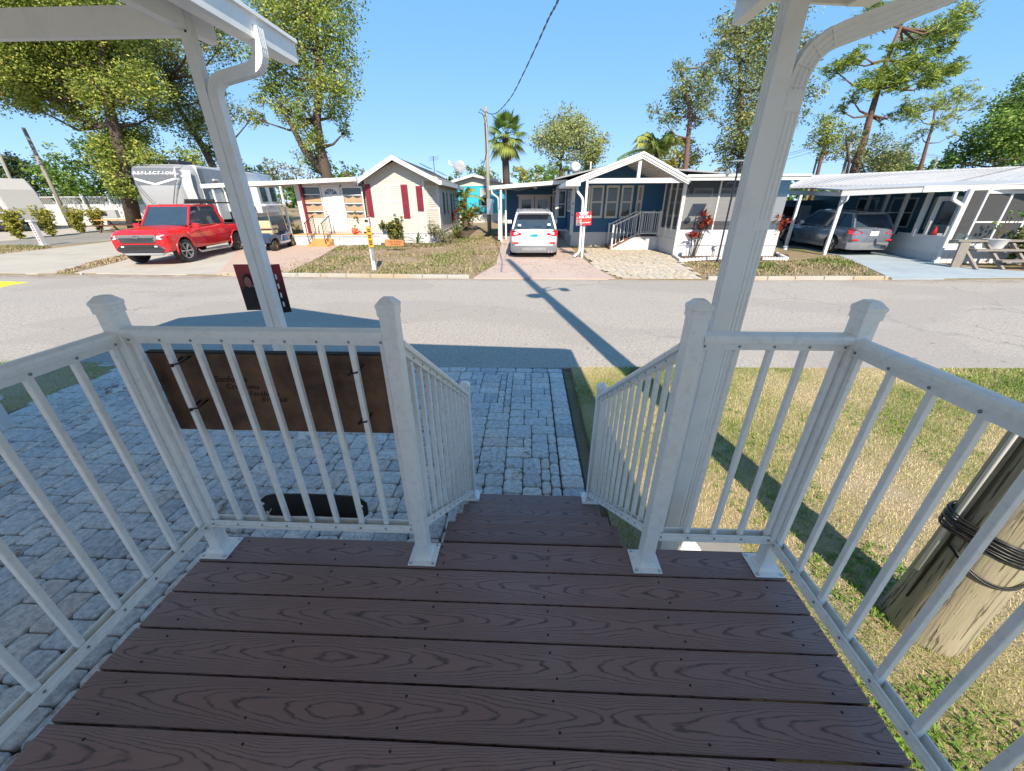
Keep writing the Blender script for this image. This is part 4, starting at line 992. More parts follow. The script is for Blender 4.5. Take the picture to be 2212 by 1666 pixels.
siding(hT, (apT.x-hw, YT), (apT.x+hw*1.3, YT), zt_, apT.z-.15, MT['cream'], .2, lim=lambda z: (.43*max(0, (z-zt_-.2)/(apT.z-zt_-.2)), 1-.57*max(0, (z-zt_-.2)/(apT.z-zt_-.2))))
for s, w_ in ((-1, hw+.2), (1, hw*1.4+.2)):
    MB().beam((apT.x, YT-.25, apT.z), (apT.x+s*w_, YT-.25, zt_+.15), .3, .16, up=(0, 0, 1)).build('roof_edge', MT['white'], hT)
    slab_roof(hT, [(apT.x, YT-.2, apT.z+.05), (apT.x+s*w_, YT-.2, zt_+.2), (apT.x+s*w_, YT+9, zt_+.2), (apT.x, YT+9, apT.z+.05)], .08, MT['white'])
xw0, zw0, xw1, zw1 = RR(ZA, (2005, 645), (2062, 470), YT); window(hT, (xw0, YT-.02), (xw1+.1, YT-.02), zw0, zw1, blind=.5)

# ------------------------------------------------------------------ blue house
hB = thing('blue_house', 'dark blue mobile home with white porch gable and carport, number 414', 'house')
YB, YP = 18.9, 15.35                          # blue front wall, porch gable plane
gB = ZF(YB)
zsk = a3(ZB, 1200, 903, YB).z
cornx = a3(ZB, 1055, 700, YB).x; endx = a3(ZB, 2120, 600, YB).x
zwt = a3(ZB, 1500, 405, YB).z+.5
MB().b2((cornx+.02, YB+.02, gB-.2), (11.2, 30, zwt-.4)).build('wall_core', MT['blueside'], hB)
siding(hB, (cornx, YB), (11.2, YB), zsk, zwt-.4, MT['blueside'], .12); ribs(hB, (cornx, YB-.02), (11.2, YB-.02), gB-.1, zsk, MT['whitevinyl'], .11)
# left side wall, with the bay box and its windows facing the carport
siding(hB, (cornx, 27), (cornx, YB), zsk, zwt-.4, MT['blueside'], .12); ribs(hB, (cornx-.02, 27), (cornx-.02, YB), gB-.1, zsk, MT['whitevinyl'], .15)
MB().b2((cornx-.06, YB-.06, zsk-.1), (cornx+.09, YB+.05, zwt-.45)).build('corner_trim', MT['white'], hB)
for k, ch in enumerate('414'): text('house_number', ch, .17, MT['black'], hB, (cornx+.01, YB-.065, a3(ZB, 1060, 700, YB).z-.23*(k-1)+.1), (rad(90), 0, 0), .005)
bz0, bz1 = a3(ZB, 950, 880, 22).z+.1, 2.05
MB().b2((cornx-.55, 21.4, bz0), (cornx-.02, 24.6, bz1)).build('bay_box', MT['blueside'], hB)
for ya, yb in ((21.42, 21.42),): window(hB, (cornx-.5, 21.38), (cornx-.08, 21.38), bz0+.55, bz1-.15, fw=.06)
window(hB, (cornx-.03, 20.9), (cornx-.03, 19.3), .95, 1.95, fw=.06, bars_x=(.33, .66)); window(hB, (cornx-.57, 24.3), (cornx-.57, 21.7), bz0+.5, bz1-.15, fw=.06, bars_x=(.5,))
for p in ((cornx-.55, 21.4), (cornx-.55, 24.6)): MB().b2((p[0]-.05, p[1]-.05, bz0-.08), (p[0]+.05, p[1]+.05, bz1)).build('corner_trim', MT['white'], hB)
MB().b2((cornx-.6, 21.33, bz0-.1), (cornx, 21.4, bz0)).build('bay_sill', MT['white'], hB)
# porch gable: beam, king post, rafters, planked ceiling
gl, ga, gr = a3(ZB, 1000, 400, YP), a3(ZB, 1760, 105, YP), a3(ZB, 2212, 362, YP)
bm1, bm2 = a3(ZB, 1215, 372, YP+.15), a3(ZB, 2200, 415, YP+.15)
MB().b2((bm1.x, YP+.1, bm2.z), (bm2.x+.05, YP+.18, bm1.z)).build('tie_beam', MT['white'], hB)
MB().b2((ga.x-.11, YP+.09, bm1.z), (ga.x-.0, YP+.17, ga.z-.25)).build('king_post', MT['white'], hB)
for e_, s in ((gl, -1), (gr, 1)):
    d_ = Vector((ga.x-e_.x, 0, ga.z-e_.z)).normalized(); up_ = Vector((-d_.z, 0, d_.x)) if s < 0 else Vector((d_.z, 0, -d_.x))
    for off, th, yy_ in ((0, .07, YP-.03), (-.08, .08, YP-.005), (-.155, .06, YP+.02)):
        o_ = Vector((0, 0, off)); MB().prism([Vector((e_.x, yy_, e_.z))+o_, Vector((ga.x, yy_, ga.z))+o_, Vector((ga.x, yy_, ga.z-th))+o_, Vector((e_.x, yy_, e_.z-th))+o_], (0, .07, 0)).build('rafter_board', MT['white'], hB)
    slab_roof(hB, [(e_.x, YP, e_.z-.01), (ga.x, YP, ga.z-.01), (ga.x, YB+1.2, ga.z-.01), (e_.x, YB+1.2, e_.z-.01)], .05, MT['white'], 'porch_roof')
    b = MB()
    for k in range(14):
        f = (k+.5)/14; p = Vector((e_.x, 0, e_.z)).lerp(Vector((ga.x, 0, ga.z)), f); b.beam((p.x, YP+.05, p.z-.09), (p.x, YB, p.z-.09), .02, .02)
    b.build('ceiling_battens', MT['white'], hB)['kind'] = 'stuff'
siding(hB, (gl.x, YB), (gr.x+1, YB), bm1.z-.3, ga.z-.1, MT['blueside'], .12, lim=lambda z: (lambda f: ((ga.x-gl.x)/(gr.x+1-gl.x)*f, 1-(gr.x+1-ga.x)/(gr.x+1-gl.x)*f))(min(1, max(0, (z-gl.z+.1)/(ga.z-gl.z)))), name='gable_siding')
r1 = a3(ZB, 1500, 175, 21.5); r0 = a3(ZB, 960, 375, 20.5)
slab_roof(hB, [(r0.x-.4, 19.9, r0.z), (ga.x-.1, 19.9, ga.z-.02), (ga.x-.1, 30, ga.z-.02), (r0.x-.4, 30, r0.z)], .06, MT['shingle'], 'main_roof')
shingles(hB, (r0.x-.4, 19.9, r0.z), (ga.x-.1, 19.9, ga.z-.02), (ga.x-.1, 30, ga.z-.02), (r0.x-.4, 30, r0.z), 30, MT['shingle'])
slab_roof(hB, [(11.3, 19.9, r0.z), (ga.x-.1, 19.9, ga.z-.02), (ga.x-.1, 30, ga.z-.02), (11.3, 30, r0.z)], .06, MT['shingle'], 'main_roof')
vp_ = a3(ZB, 1238, 240, 23); MB().lathe([(.04, -.3), (.04, .15)], (0, 0, 0), 8).build('vent_pipe', MT['white'], hB, loc=vp_)
# gutter end, columns
MB().b2((gl.x-.02, YP-.08, gl.z-.16), (gl.x+.5, YB, gl.z-.02)).build('gutter', MT['white'], hB, bevel=.01)
cB = gf(*ZB(1148, 1150))
MB().b2((cB.x-.03, cB.y, ZF(cB.y)), (cB.x+.05, cB.y+.08, bm2.z+.1)).build('column', MT['white'], hB)
cBx = a3(ZB, 1150, 700, cB.y).x
pth = smooth_path([(gl.x+.42, YP+.15, gl.z-.12), (gl.x+.42, YP+.15, gl.z-.32), (cB.x-.10, cB.y, gl.z-.55), (cB.x-.10, cB.y, ZF(cB.y)+.2), (cB.x-.32, cB.y-.1, ZF(cB.y)+.06)], .12, 4)
MB().sweep(rect(.08, .06, .01), pth, up=(0, 1, 0)).build('downspout', MT['white'], hB, smooth=40)
# front windows
for (a_, b_) in (((1215, 760), (1378, 440)), ((1360, 762), (1530, 440)), ((1505, 762), (1668, 440))):
    x0, z0, x1, z1 = RR(ZB, a_, b_, YB); window(hB, (x0+.02, YB-.02), (x1-.02, YB-.02), z0, z1, fw=.09, frame='blind')
x0, z0, x1, z1 = RR(ZB, (1650, 745), (1762, 440), YB)
for xa_, xb_ in ((x0+.06, x1), (a3(ZB, 1165, 600, YB).x+.05, a3(ZB, 1228, 600, YB).x)):
    s_ = MB().b2((xa_, YB-.04, z0), (xb_, YB-.02, z1)).build('shutter', MT['blind'], hB)
    for f in (.04, .54): MB().b2((xa_+.08, YB-.046, z0+(z1-z0)*f), (xb_-.08, YB-.041, z0+(z1-z0)*(f+.4))).build('shutter_panel', MT['concgrey'], s_)
# steps, little deck and its railing
dk0, dk1 = a3(ZB, 1672, 935, 17.7), a3(ZB, 1893, 935, 17.7)
MB().b2((dk0.x-.05, 17.7, dk0.z-.06), (dk1.x+.05, YB, dk0.z)).build('porch_floor', MT['brownstep'], hB)
ribs(hB, (dk0.x-.05, 17.69), (dk1.x+.05, 17.69), ZF(17.7)-.05, dk0.z-.05, MT['whitevinyl'], .11); ribs(hB, (dk1.x+.05, 17.69), (a3(ZB, 2045, 1135, 15.9).x, 15.9), ZF(17)-.08, dk0.z-.02, MT['whitevinyl'], .11)
MB().prism([(dk0.x-.05, 17.68, ZF(17.7)), (dk0.x-.05, 17.68, dk0.z-.05), (dk0.x-1.0, 17.68, ZF(17.7))], (0, .03, 0)).build('step_skirt', MT['whitevinyl'], hB)
for k in range(3): MB().b2((dk0.x-1.05+.3*k, 17.72, ZF(17.7)-.02), (dk0.x-.72+.3*k, 18.75, ZF(17.7)+.16*(k+1))).build('step', MT['brownstep'], hB, bevel=.01)
def mini_rail(par, p, q, h0=.1, h1=.92, n=9, r=.016):
    p, q = Vector(p), Vector(q); b = MB(); z = lambda h: Vector((0, 0, h))
    b.beam(p+z(h1), q+z(h1), .05, .05); b.beam(p+z(h0), q+z(h0), .03, .04)
    for k in range(1, n): c = p.lerp(q, k/n); b.beam(c+z(h0), c+z(h1), .022, .022, up=(0, 1, 0))
    b.build('railing', MT['white'], par)['kind'] = 'stuff'
    for e_ in (p, q): MB().b2((e_.x-.035, e_.y-.035, e_.z-.02), (e_.x+.035, e_.y+.035, e_.z+h1+.06)).build('railing_post', MT['white'], par)
zd = dk0.z
mini_rail(hB, (dk0.x+.18, 17.75, zd), (dk1.x, 17.75, zd)); mini_rail(hB, (dk0.x-.95, 17.75, ZF(17.7)+.05), (dk0.x+.15, 17.75, zd), n=7); mini_rail(hB, (dk0.x-.95, 18.7, ZF(17.7)+.05), (dk0.x+.15, 18.7, zd), n=7); mini_rail(hB, (dk0.x+.15, 18.72, zd), (dk1.x, 18.72, zd), n=7)
# screened room: side wall along depth, front wall
sx = a3(ZB, 2045, 1135, 15.9).x; sx2 = dk1.x+.05
fx0, fz0 = a3(ZC, 575, 975, 15.9).x, a3(ZC, 700, 985, 15.9).z; fxe = a3(ZC, 2005, 430, 15.4).x
ftop = a3(ZC, 700, 440, 15.9).z
ribs(hB, (sx, 15.9), (fxe-.2, 15.9), ZF(15.9)-.05, a3(ZC, 900, 1148, 15.9).z, MT['whitevinyl'], .2)
MB().b2((sx, 15.9, a3(ZC, 900, 1148, 15.9).z), (fxe-.2, 15.96, fz0)).build('knee_wall', MT['white'], hB)
ksz = a3(ZB, 1900, 835, 17.7).z
for y0, y1 in ((17.69, 15.96),):
    MB().prism([(sx2, 17.69, zd), (sx-.0, 15.96, zd), (sx, 15.96, fz0), (sx2, 17.69, fz0)], (.03, 0, 0)).build('side_knee_wall', MT['whitevinyl'], hB)
    MB().add([(sx2, 17.69, fz0), (sx, 15.96, fz0), (sx, 15.96, ftop), (sx2, 17.69, ftop)], [(0, 1, 2, 3)]).build('side_screen', MT['screendark'], hB)
    for f in (0, .33, .66): p = lerp2((sx2, 17.69), (sx, 15.96), f); MB().b2((p[0]-.03, p[1]-.03, zd), (p[0]+.03, p[1]+.03, ftop)).build('screen_post', MT['white'], hB)
MB().b2((sx-.05, 15.86, ZF(15.9)), (sx+.06, 15.97, bm1.z)).build('corner_post', MT['white'], hB)
clz = a3(ZC, 900, 588, 15.9).z
for i in range(3):
    xa_ = sx+.06+(fxe-sx-.3)*i/3; xb_ = sx+.02+(fxe-sx-.3)*(i+1)/3
    MB().quad((xa_, 15.92, fz0), (xb_, 15.92, fz0), (xb_, 15.92, ftop), (xa_, 15.92, ftop)).build('screen', MT['screendark'], hB)
    t = MB().quad((xa_, 15.91, fz0+.3), (xb_, 15.91, fz0+.3), (xb_, 15.91, clz), (xa_, 15.91, clz)).build('vinyl_curtain', MT['clearvinyl'] if 'clearvinyl' in MT else MT['screen'], hB)
    if i: MB().b2((xa_-.05, 15.88, fz0), (xa_, 15.95, ftop)).build('screen_post', MT['white'], hB)
MB().b2((sx+.3, 17.9, .35), (fxe-.6, 18.0, .42)).build('inner_sill', MT['white'], hB)
for i in range(4):
    x_ = sx+.4+i*1.05; window(hB, (x_, YB-.03), (x_+.85, YB-.03), .75, 1.9, fw=.09, frame='blind')
lfz = a3(ZC, 1400, 372, 15.4).z; lfb = a3(ZC, 1400, 438, 15.4).z
MB().b2((gr.x-.1, 15.33, lfb), (fxe, 15.42, lfz-.06)).build('front_fascia', MT['white'], hB); MB().b2((gr.x-.1, 15.29, lfz-.07), (fxe, 15.34, lfz)).build('front_gutter', MT['white'], hB)
slab_roof(hB, [(gr.x-.1, 15.4, lfz-.03), (fxe, 15.4, lfz-.03), (fxe, 20.5, lfz+.25), (gr.x-.1, 20.5, lfz+.25)], .05, MT['metalroof'], 'room_roof')
# carport on the left
q0, q1 = a3(ZB, 240, 445, 20.4), a3(ZB, 1010, 383, 20.4)
MB().prism([(q0.x, 20.4, q0.z), (q1.x, 20.4, q1.z), (q1.x, 20.4, q1.z-.17), (q0.x, 20.4, q0.z-.16)], (0, .06, 0)).build('carport_fascia', MT['white'], hB)
slab_roof(hB, [(q0.x, 20.43, q0.z-.03), (q1.x+.1, 20.43, q1.z-.03), (q1.x+.1, 25.6, q1.z-.03), (q0.x, 25.6, q0.z-.03)], .06, MT['white'], 'carport_roof')
cpx = a3(ZB, 365, 800, 20.5).x
MB().b2((cpx-.07, 20.45, ZF(20.5)), (cpx+.03, 20.55, q0.z)).build('carport_post', MT['white'], hB)
MB().b2((cpx+.12, 21.5, ZF(21.5)), (cpx+.2, 21.6, q0.z)).build('carport_post', MT['white'], hB)
for dy in (0, 1.0):
    pth = smooth_path([(q0.x+.12, 20.45+dy, q0.z-.1), (q0.x+.12, 20.45+dy, q0.z-.3), (cpx-.14, 20.5+dy, q0.z-.52), (cpx-.14, 20.5+dy, ZF(20.5)+.1)], .1, 4)
    MB().sweep(rect(.07, .06, .01), pth, up=(0, 1, 0)).build('downspout', MT['white'], hB, smooth=40)
YK = 25.2
bw0, bw1 = a3(ZB, 405, 600, YK).x, a3(ZB, 930, 600, YK).x
MB().b2((bw0, YK+.02, ZF(25)), (cornx, YK+4, q1.z)).build('carport_back_wall', MT['blueside'], hB)
siding(hB, (bw0, YK), (cornx, YK), ZF(25), q1.z, MT['blueside'], .13)
x0, z0, x1, z1 = RR(ZB, (528, 900), (848, 545), YK)
for i in range(2):
    w_ = (x1-x0)/2; d_ = MB().b2((x0+w_*i+.02, YK-.05, z0-.2), (x0+w_*(i+1)-.02, YK-.01, z1)).build('carport_door', MT['white'], hB)
    MB().b2((x0+w_*i+.2, YK-.056, z1-.75), (x0+w_*(i+1)-.2, YK-.051, z1-.18)).build('door_pane', MT['winglass'], d_)
MB().b2((x0-.08, YK-.03, z1), (x1+.08, YK, z1+.08)).build('door_frame', MT['white'], hB)
cl_ = a3(ZB, 698, 452, 23)
MB().lathe([(.06, .05), (.13, 0), (.1, -.1), (.03, -.12)], (0, 0, 0), 12).build('ceiling_lamp', MT['white'], hB, loc=cl_, smooth=True)
MB().tube([a3(ZB, 395, 478, 22), a3(ZB, 550, 488, 22.3), a3(ZB, 690, 450, 22.8)], .012, 5).build('cable', MT['white'], hB)

# ------------------------------------------------------------------ white roofed home on the right
hC = thing('white_roof_house', 'mobile home with ribbed white metal roof, blue walls and screened porch at the right', 'house')
c1_ = gf(*ZD(1110, 922)); c2_ = gf(*ZD(1500, 1000)); c3_ = gf(*ZD(1645, 1000)); c3_ = Vector((c3_.x, c2_.y+.02, 0))
print('C', c1_, c2_, c3_)
kz = a3(ZD, 1350, 775, 15).z; tz = a3(ZD, 1700, 420, c2_.y).z; kz2 = a3(ZD, 1160, 750, 17).z
# porch side wall along the drive
ribs(hC, c1_[:2], c2_[:2], G-.02, -.30, MT['whitevinyl'], .16)
def vwall(p, q, z0, z1, mat, name, th=.05):
    d = Vector((q[0]-p[0], q[1]-p[1], 0)).normalized(); n = Vector((-d.y, d.x, 0))*th
    return MB().prism([(p[0], p[1], z0), (q[0], q[1], z0), (q[0], q[1], z1), (p[0], p[1], z1)], n).build(name, mat, hC)
b1 = lerp2(c1_, c2_, -1.2)
vwall(c1_, c2_, -.30, kz, MT['white'], 'knee_wall'); vwall(b1, c1_, G, kz2-.05, MT['white'], 'knee_wall')
eave = a3(ZD, 1690, 412, c2_.y).z
for f, w_ in ((-1.0, .05), (-.55, .05), (-.1, .05), (.35, .06), (1, .06)):
    p = lerp2(c1_, c2_, f); MB().b2((p[0]-w_, p[1]-w_, kz-.1), (p[0]+w_, p[1]+w_, eave+.05)).build('porch_post', MT['white'], hC)
MB().b2((c2_.x+.75, 14.6, G), (c2_.x+9, 24, -.2)).build('floor_block', MT['tealdark'], hC)
IWX = 15.75
MB().b2((IWX, c2_.y+1.2, -.2), (c2_.x+9, 24, eave)).build('inner_wall', MT['tealdark'], hC)
siding(hC, (IWX-.005, 23), (IWX-.005, c2_.y+1.2), -.2, eave, MT['tealdark'], .2)
for k in range(3):
    y_ = 15.6+k*1.9; x_ = c2_.x+.95 if k == 0 else b1[0]+.86
    window(hC, (IWX-.02, y_+1.4), (IWX-.02, y_+.2), .35, 1.5, fw=.07, bars_z=(.5,))
d_ = MB().b2((c2_.x+.2, c2_.y+1.10, -.2), (c2_.x+.95, c2_.y+1.19, eave-.15)).build('porch_door', MT['white'], hC)
MB().b2((c2_.x+.3, c2_.y+1.08, .25), (c2_.x+.85, c2_.y+1.1, eave-.3)).build('door_pane', MT['glass'], d_)
# front screened wall facing the road
fx = a3(ZD, 1560, 905, c2_.y).x
ribs(hC, (c2_.x, c2_.y-.01), (c2_.x+8, c2_.y-.01), G, a3(ZD, 1700, 920, c2_.y).z, MT['whitevinyl'], .2)
sz = a3(ZD, 1850, 842, c2_.y).z
MB().b2((c2_.x, c2_.y, a3(ZD, 1700, 920, c2_.y).z), (c2_.x+8, c2_.y+.05, sz)).build('knee_wall', MT['white'], hC)
pw = a3(ZD, 1735, 800, c2_.y).x, a3(ZD, 2130, 800, c2_.y).x
for x_ in (c2_.x, pw[0], pw[0]+(pw[1]-pw[0])/2, pw[1], pw[1]+.5, pw[1]+1.6, pw[1]+2.7): MB().b2((x_-.03, c2_.y-.03, sz), (x_+.03, c2_.y+.03, eave)).build('screen_post', MT['white'], hC)
MB().b2((pw[0], c2_.y-.02, a3(ZD, 1900, 668, c2_.y).z-.02), (pw[1], c2_.y+.02, a3(ZD, 1900, 668, c2_.y).z+.03)).build('screen_bar', MT['white'], hC)
MB().b2((pw[0], c2_.y-.02, a3(ZD, 2000, 425, c2_.y).z-.03), (c2_.x+8, c2_.y+.02, eave+.06)).build('screen_head', MT['white'], hC)
MB().quad((c2_.x, c2_.y+.01, sz), (c2_.x+8, c2_.y+.01, sz), (c2_.x+8, c2_.y+.01, eave), (c2_.x, c2_.y+.01, eave)).build('screen', MT['screendark'], hC)
# eaves, gutters, roofs
e0, e1, e2 = a3(ZD, 735, 400, 16.2), a3(ZD, 1400, 372, 14.9), a3(ZD, 2212, 345, 14.2)
MB().prism([(e0.x, 16.2, e0.z), (e1.x, 14.9, e1.z), (e1.x, 14.9, e1.z-.19), (e0.x, 16.2, e0.z-.22)], (.03, .06, 0)).build('fascia', MT['white'], hC)
MB().prism([(e1.x, 14.88, e1.z), (e2.x, 14.2, e2.z), (e2.x+3, 13.4, e2.z), (e2.x+3, 13.4, e2.z-.17), (e2.x, 14.2, e2.z-.17), (e1.x, 14.88, e1.z-.19)], (.03, .06, 0)).build('fascia', MT['white'], hC)
cb0 = a3(ZD, 745, 420, 16.3); cb1 = a3(ZD, 250, 425, 23.5)
MB().prism([(cb0.x, 16.3, cb0.z), (cb1.x, 23.5, cb1.z+.1), (cb1.x, 23.5, cb1.z-.08), (cb0.x, 16.3, cb0.z-.15)], (.05, 0, 0)).build('side_beam', MT['white'], hC)
slab_roof(hC, [(e0.x, 16.2, e0.z), (e1.x, 14.9, e1.z), (e2.x, 14.2, e2.z), (e2.x+3, 13.4, e2.z), (e2.x+3, 24, e2.z+.55), (cb1.x, 24, cb1.z+.35)], .05, MT['metalroof'], 'lower_roof')
rg0, rg1 = a3(ZD, 480, 290, 21.5), a3(ZD, 2212, 215, 21.5)
fr0, fr1 = a3(ZD, 270, 385, 19.5), a3(ZD, 1640, 345, 17.0); fr2 = Vector((26, 16, fr1.z+.15))
MB().add([tuple(fr0), tuple(fr1), tuple(rg1), tuple(rg0)], [(0, 1, 2, 3)]).build('metal_roof', MT['metalroof'], hC)
MB().add([tuple(fr1), (27, 15.3, fr1.z), (30, 21.5, rg1.z), tuple(rg1)], [(0, 1, 2, 3)]).build('metal_roof', MT['metalroof'], hC)
b = MB()
for k in range(34):
    f = k/33; p, q = Vector(fr0).lerp(Vector(fr1), f), Vector(rg0).lerp(Vector(rg1), f); b.beam(p+Vector((0, 0, .02)), q+Vector((0, 0, .02)), .03, .035)
for k in range(22):
    f = k/21; p, q = Vector(fr1).lerp(Vector((27, 15.3, fr1.z)), f), Vector(rg1).lerp(Vector((30, 21.5, rg1.z)), f); b.beam(p+Vector((0, 0, .02)), q+Vector((0, 0, .02)), .03, .035)
b.build('roof_ribs', MT['metalroof'], hC)['kind'] = 'stuff'
MB().beam(rg0, rg1, .15, .06).build('ridge_cap', MT['metalroof'], hC)
b = MB()
for k in range(22):
    f = (k+.5)/24; p = Vector(fr0).lerp(Vector(fr1), f*.75); b.box(p+Vector((0, -.01, -.06)), (.09, .02, .07))
b.build('corrugation_ends', MT['darkmetal'], hC)['kind'] = 'stuff'
for s in (fr0,): MB().beam(fr0+Vector((0, 0, -.02)), Vector(fr0).lerp(Vector(fr1), .75)+Vector((0, 0, -.02)), .02, .02).build('roof_trim', MT['white'], hC)
# carport posts and downspouts
for (x, y, X_, Y_) in ((585, 935, 745, 470), (270, 875, 400, 455)):
    p = gf(*ZD(x, y)); MB().b2((p.x-.05, p.y, ZF(p.y)), (p.x+.05, p.y+.1, 1.6)).build('carport_post', MT['white'], hC)
p = gf(*ZD(585, 935))
pth = smooth_path([(p.x-.1, p.y-.3, 1.55), (p.x-.1, p.y-.3, 1.4), (p.x-.1, p.y-.05, 1.25), (p.x-.1, p.y-.05, ZF(p.y)+.1)], .08, 4); MB().sweep(rect(.08, .06, .01), pth, up=(1, 0, 0)).build('downspout', MT['white'], hC)
g_ = a3(ZD, 1660, 420, c2_.y-.2); pth = smooth_path([g_, g_+Vector((0, 0, -.22)), Vector((c2_.x-.08, c2_.y-.05, g_.z-.4)), Vector((c2_.x-.08, c2_.y-.05, G+.15)), Vector((c2_.x-.3, c2_.y-.1, G+.06))], .1, 4)
MB().sweep(rect(.09, .07, .01), pth, up=(0, 1, 0)).build('downspout', MT['white'], hC)
shd = MB().b2((12.8, 23.2, ZF(23)), (17, 23.3, 1.4)).build('carport_back_wall', MT['tealdark'], hC)
MB().b2((12.9, 23.0, ZF(23)), (13.6, 23.15, 1.15)).build('shed_door', MT['white'], hC); MB().b2((13.6, 23.1, ZF(23)), (14.5, 23.18, 1.1)).build('shed_opening', MT['black'], hC); MB().b2((14.5, 22.9, ZF(23)), (15.0, 23.0, 1.15)).build('shed_door', MT['white'], hC)
# ------------------------------------------------------------------ vehicles (local +Y is forward, z = 0 the ground)
def ring(y, w1, w2, wm, z0, zm, z1, crown=.02, n=0):
    """cross-section: w1 sill half width, wm widest, w2 top half width"""
    h = [(0, z0), (w1*.86, z0), (w1*.97, z0+.03), (w1*1.0, z0+.09), ((w1+wm)/2, (z0+zm)/2+.02), (wm, zm), (wm*.995, (zm+z1)/2), (wm*.3+w2*.7, z1-.10), (w2*.985, z1-.035), (w2*.93, z1-.005), (w2*.75, z1+crown*.4), (w2*.4, z1+crown*.8), (0, z1+crown)]
    return [Vector((x, y, z)) for x, z in h] + [Vector((-x, y, z)) for x, z in h[-2:0:-1]]
def densify(st, k=4):
    out = []
    for i in range(len(st)-1):
        p0, p1, p2, p3 = st[max(i-1, 0)], st[i], st[i+1], st[min(i+2, len(st)-1)]
        for j in range(k):
            u = j/k; q = []
            for a, b, c, d in zip(p0, p1, p2, p3):
                m1, m2 = (c-a)/2, (d-b)/2
                if (c-b)*m1 < 0: m1 = 0
                if (c-b)*m2 < 0: m2 = 0
                q.append((2*u**3-3*u*u+1)*b+(u**3-2*u*u+u)*m1*min(1, 1)+(-2*u**3+3*u*u)*c+(u**3-u*u)*m2)
            q[0] = p1[0]+(p2[0]-p1[0])*u; out.append(tuple(q))
    return out+[st[-1]]
def cut_wheels(o, wheels, r, half, dark):
    for y in wheels:
        for s in (-1, 1):
            c = MB().lathe([(r, -.34), (r, .34)], (0, 0, 0), 24, 'X').build('cutter', dark); c.location = (s*(half+.06), y, r*.86+.0)
            c.data.materials.clear(); c.data.materials.append(dark)
            m = o.modifiers.new('b', 'BOOLEAN'); m.operation = 'DIFFERENCE'; m.object = c; m.solver = 'EXACT'; m.material_mode = 'TRANSFER'
    bpy.context.view_layer.update(); dg = bpy.context.evaluated_depsgraph_get()
    me = bpy.data.meshes.new_from_object(o.evaluated_get(dg)); cs = [m.object for m in o.modifiers]; o.modifiers.clear(); o.data = me
    for c in cs: bpy.data.objects.remove(c)
    me.polygons.foreach_set('use_smooth', [True]*len(me.polygons)); me.set_sharp_from_angle(angle=rad(38))
def wheel(par, x, y, r, w, rim='alloy', spokes=6, steer=0, rr=.66):
    s = 1 if x > 0 else -1
    t = MB().lathe([(r*rr, -w/2), (r*.93, -w/2), (r, -w*.32), (r, w*.32), (r*.93, w/2), (r*rr, w/2)], (0, 0, 0), 26, 'X', cap=False).build('wheel', MT['rubber'], par, smooth=40); t.location = (x, y, r); t.rotation_euler = (0, 0, steer)
    b = MB().lathe([(r*(rr+.01), -w*.4), (r*(rr+.01), w*.46), (r*(rr-.06), w*.46), (r*(rr-.09), -w*.1)], (0, 0, 0), 26, 'X', cap=False); f = b.build('rim', MT[rim], t, smooth=40)
    if s < 0: f.rotation_euler = (0, 0, math.pi)
    b = MB(); b.lathe([(r*.13, w*.3), (r*.13, w*.4), (.01, w*.42)], (0, 0, 0), 10, 'X')
    for k in range(spokes):
        a = k*2*math.pi/spokes
        for o_ in (-.1, .1): b.beam((w*.34, r*.12*math.cos(a), r*.12*math.sin(a)), (w*.38, r*(rr-.03)*math.cos(a+o_), r*(rr-.03)*math.sin(a+o_)), r*.07, r*.05, up=(1, 0, 0))
    q = b.build('spokes', MT[rim], t); q.rotation_euler = (0, 0, 0 if s > 0 else math.pi)
    MB().lathe([(r*(rr-.03), -.01), (r*(rr-.03), .01)], (0, 0, 0), 20, 'X').build('brake_back', MT['grille'], t)
    return t
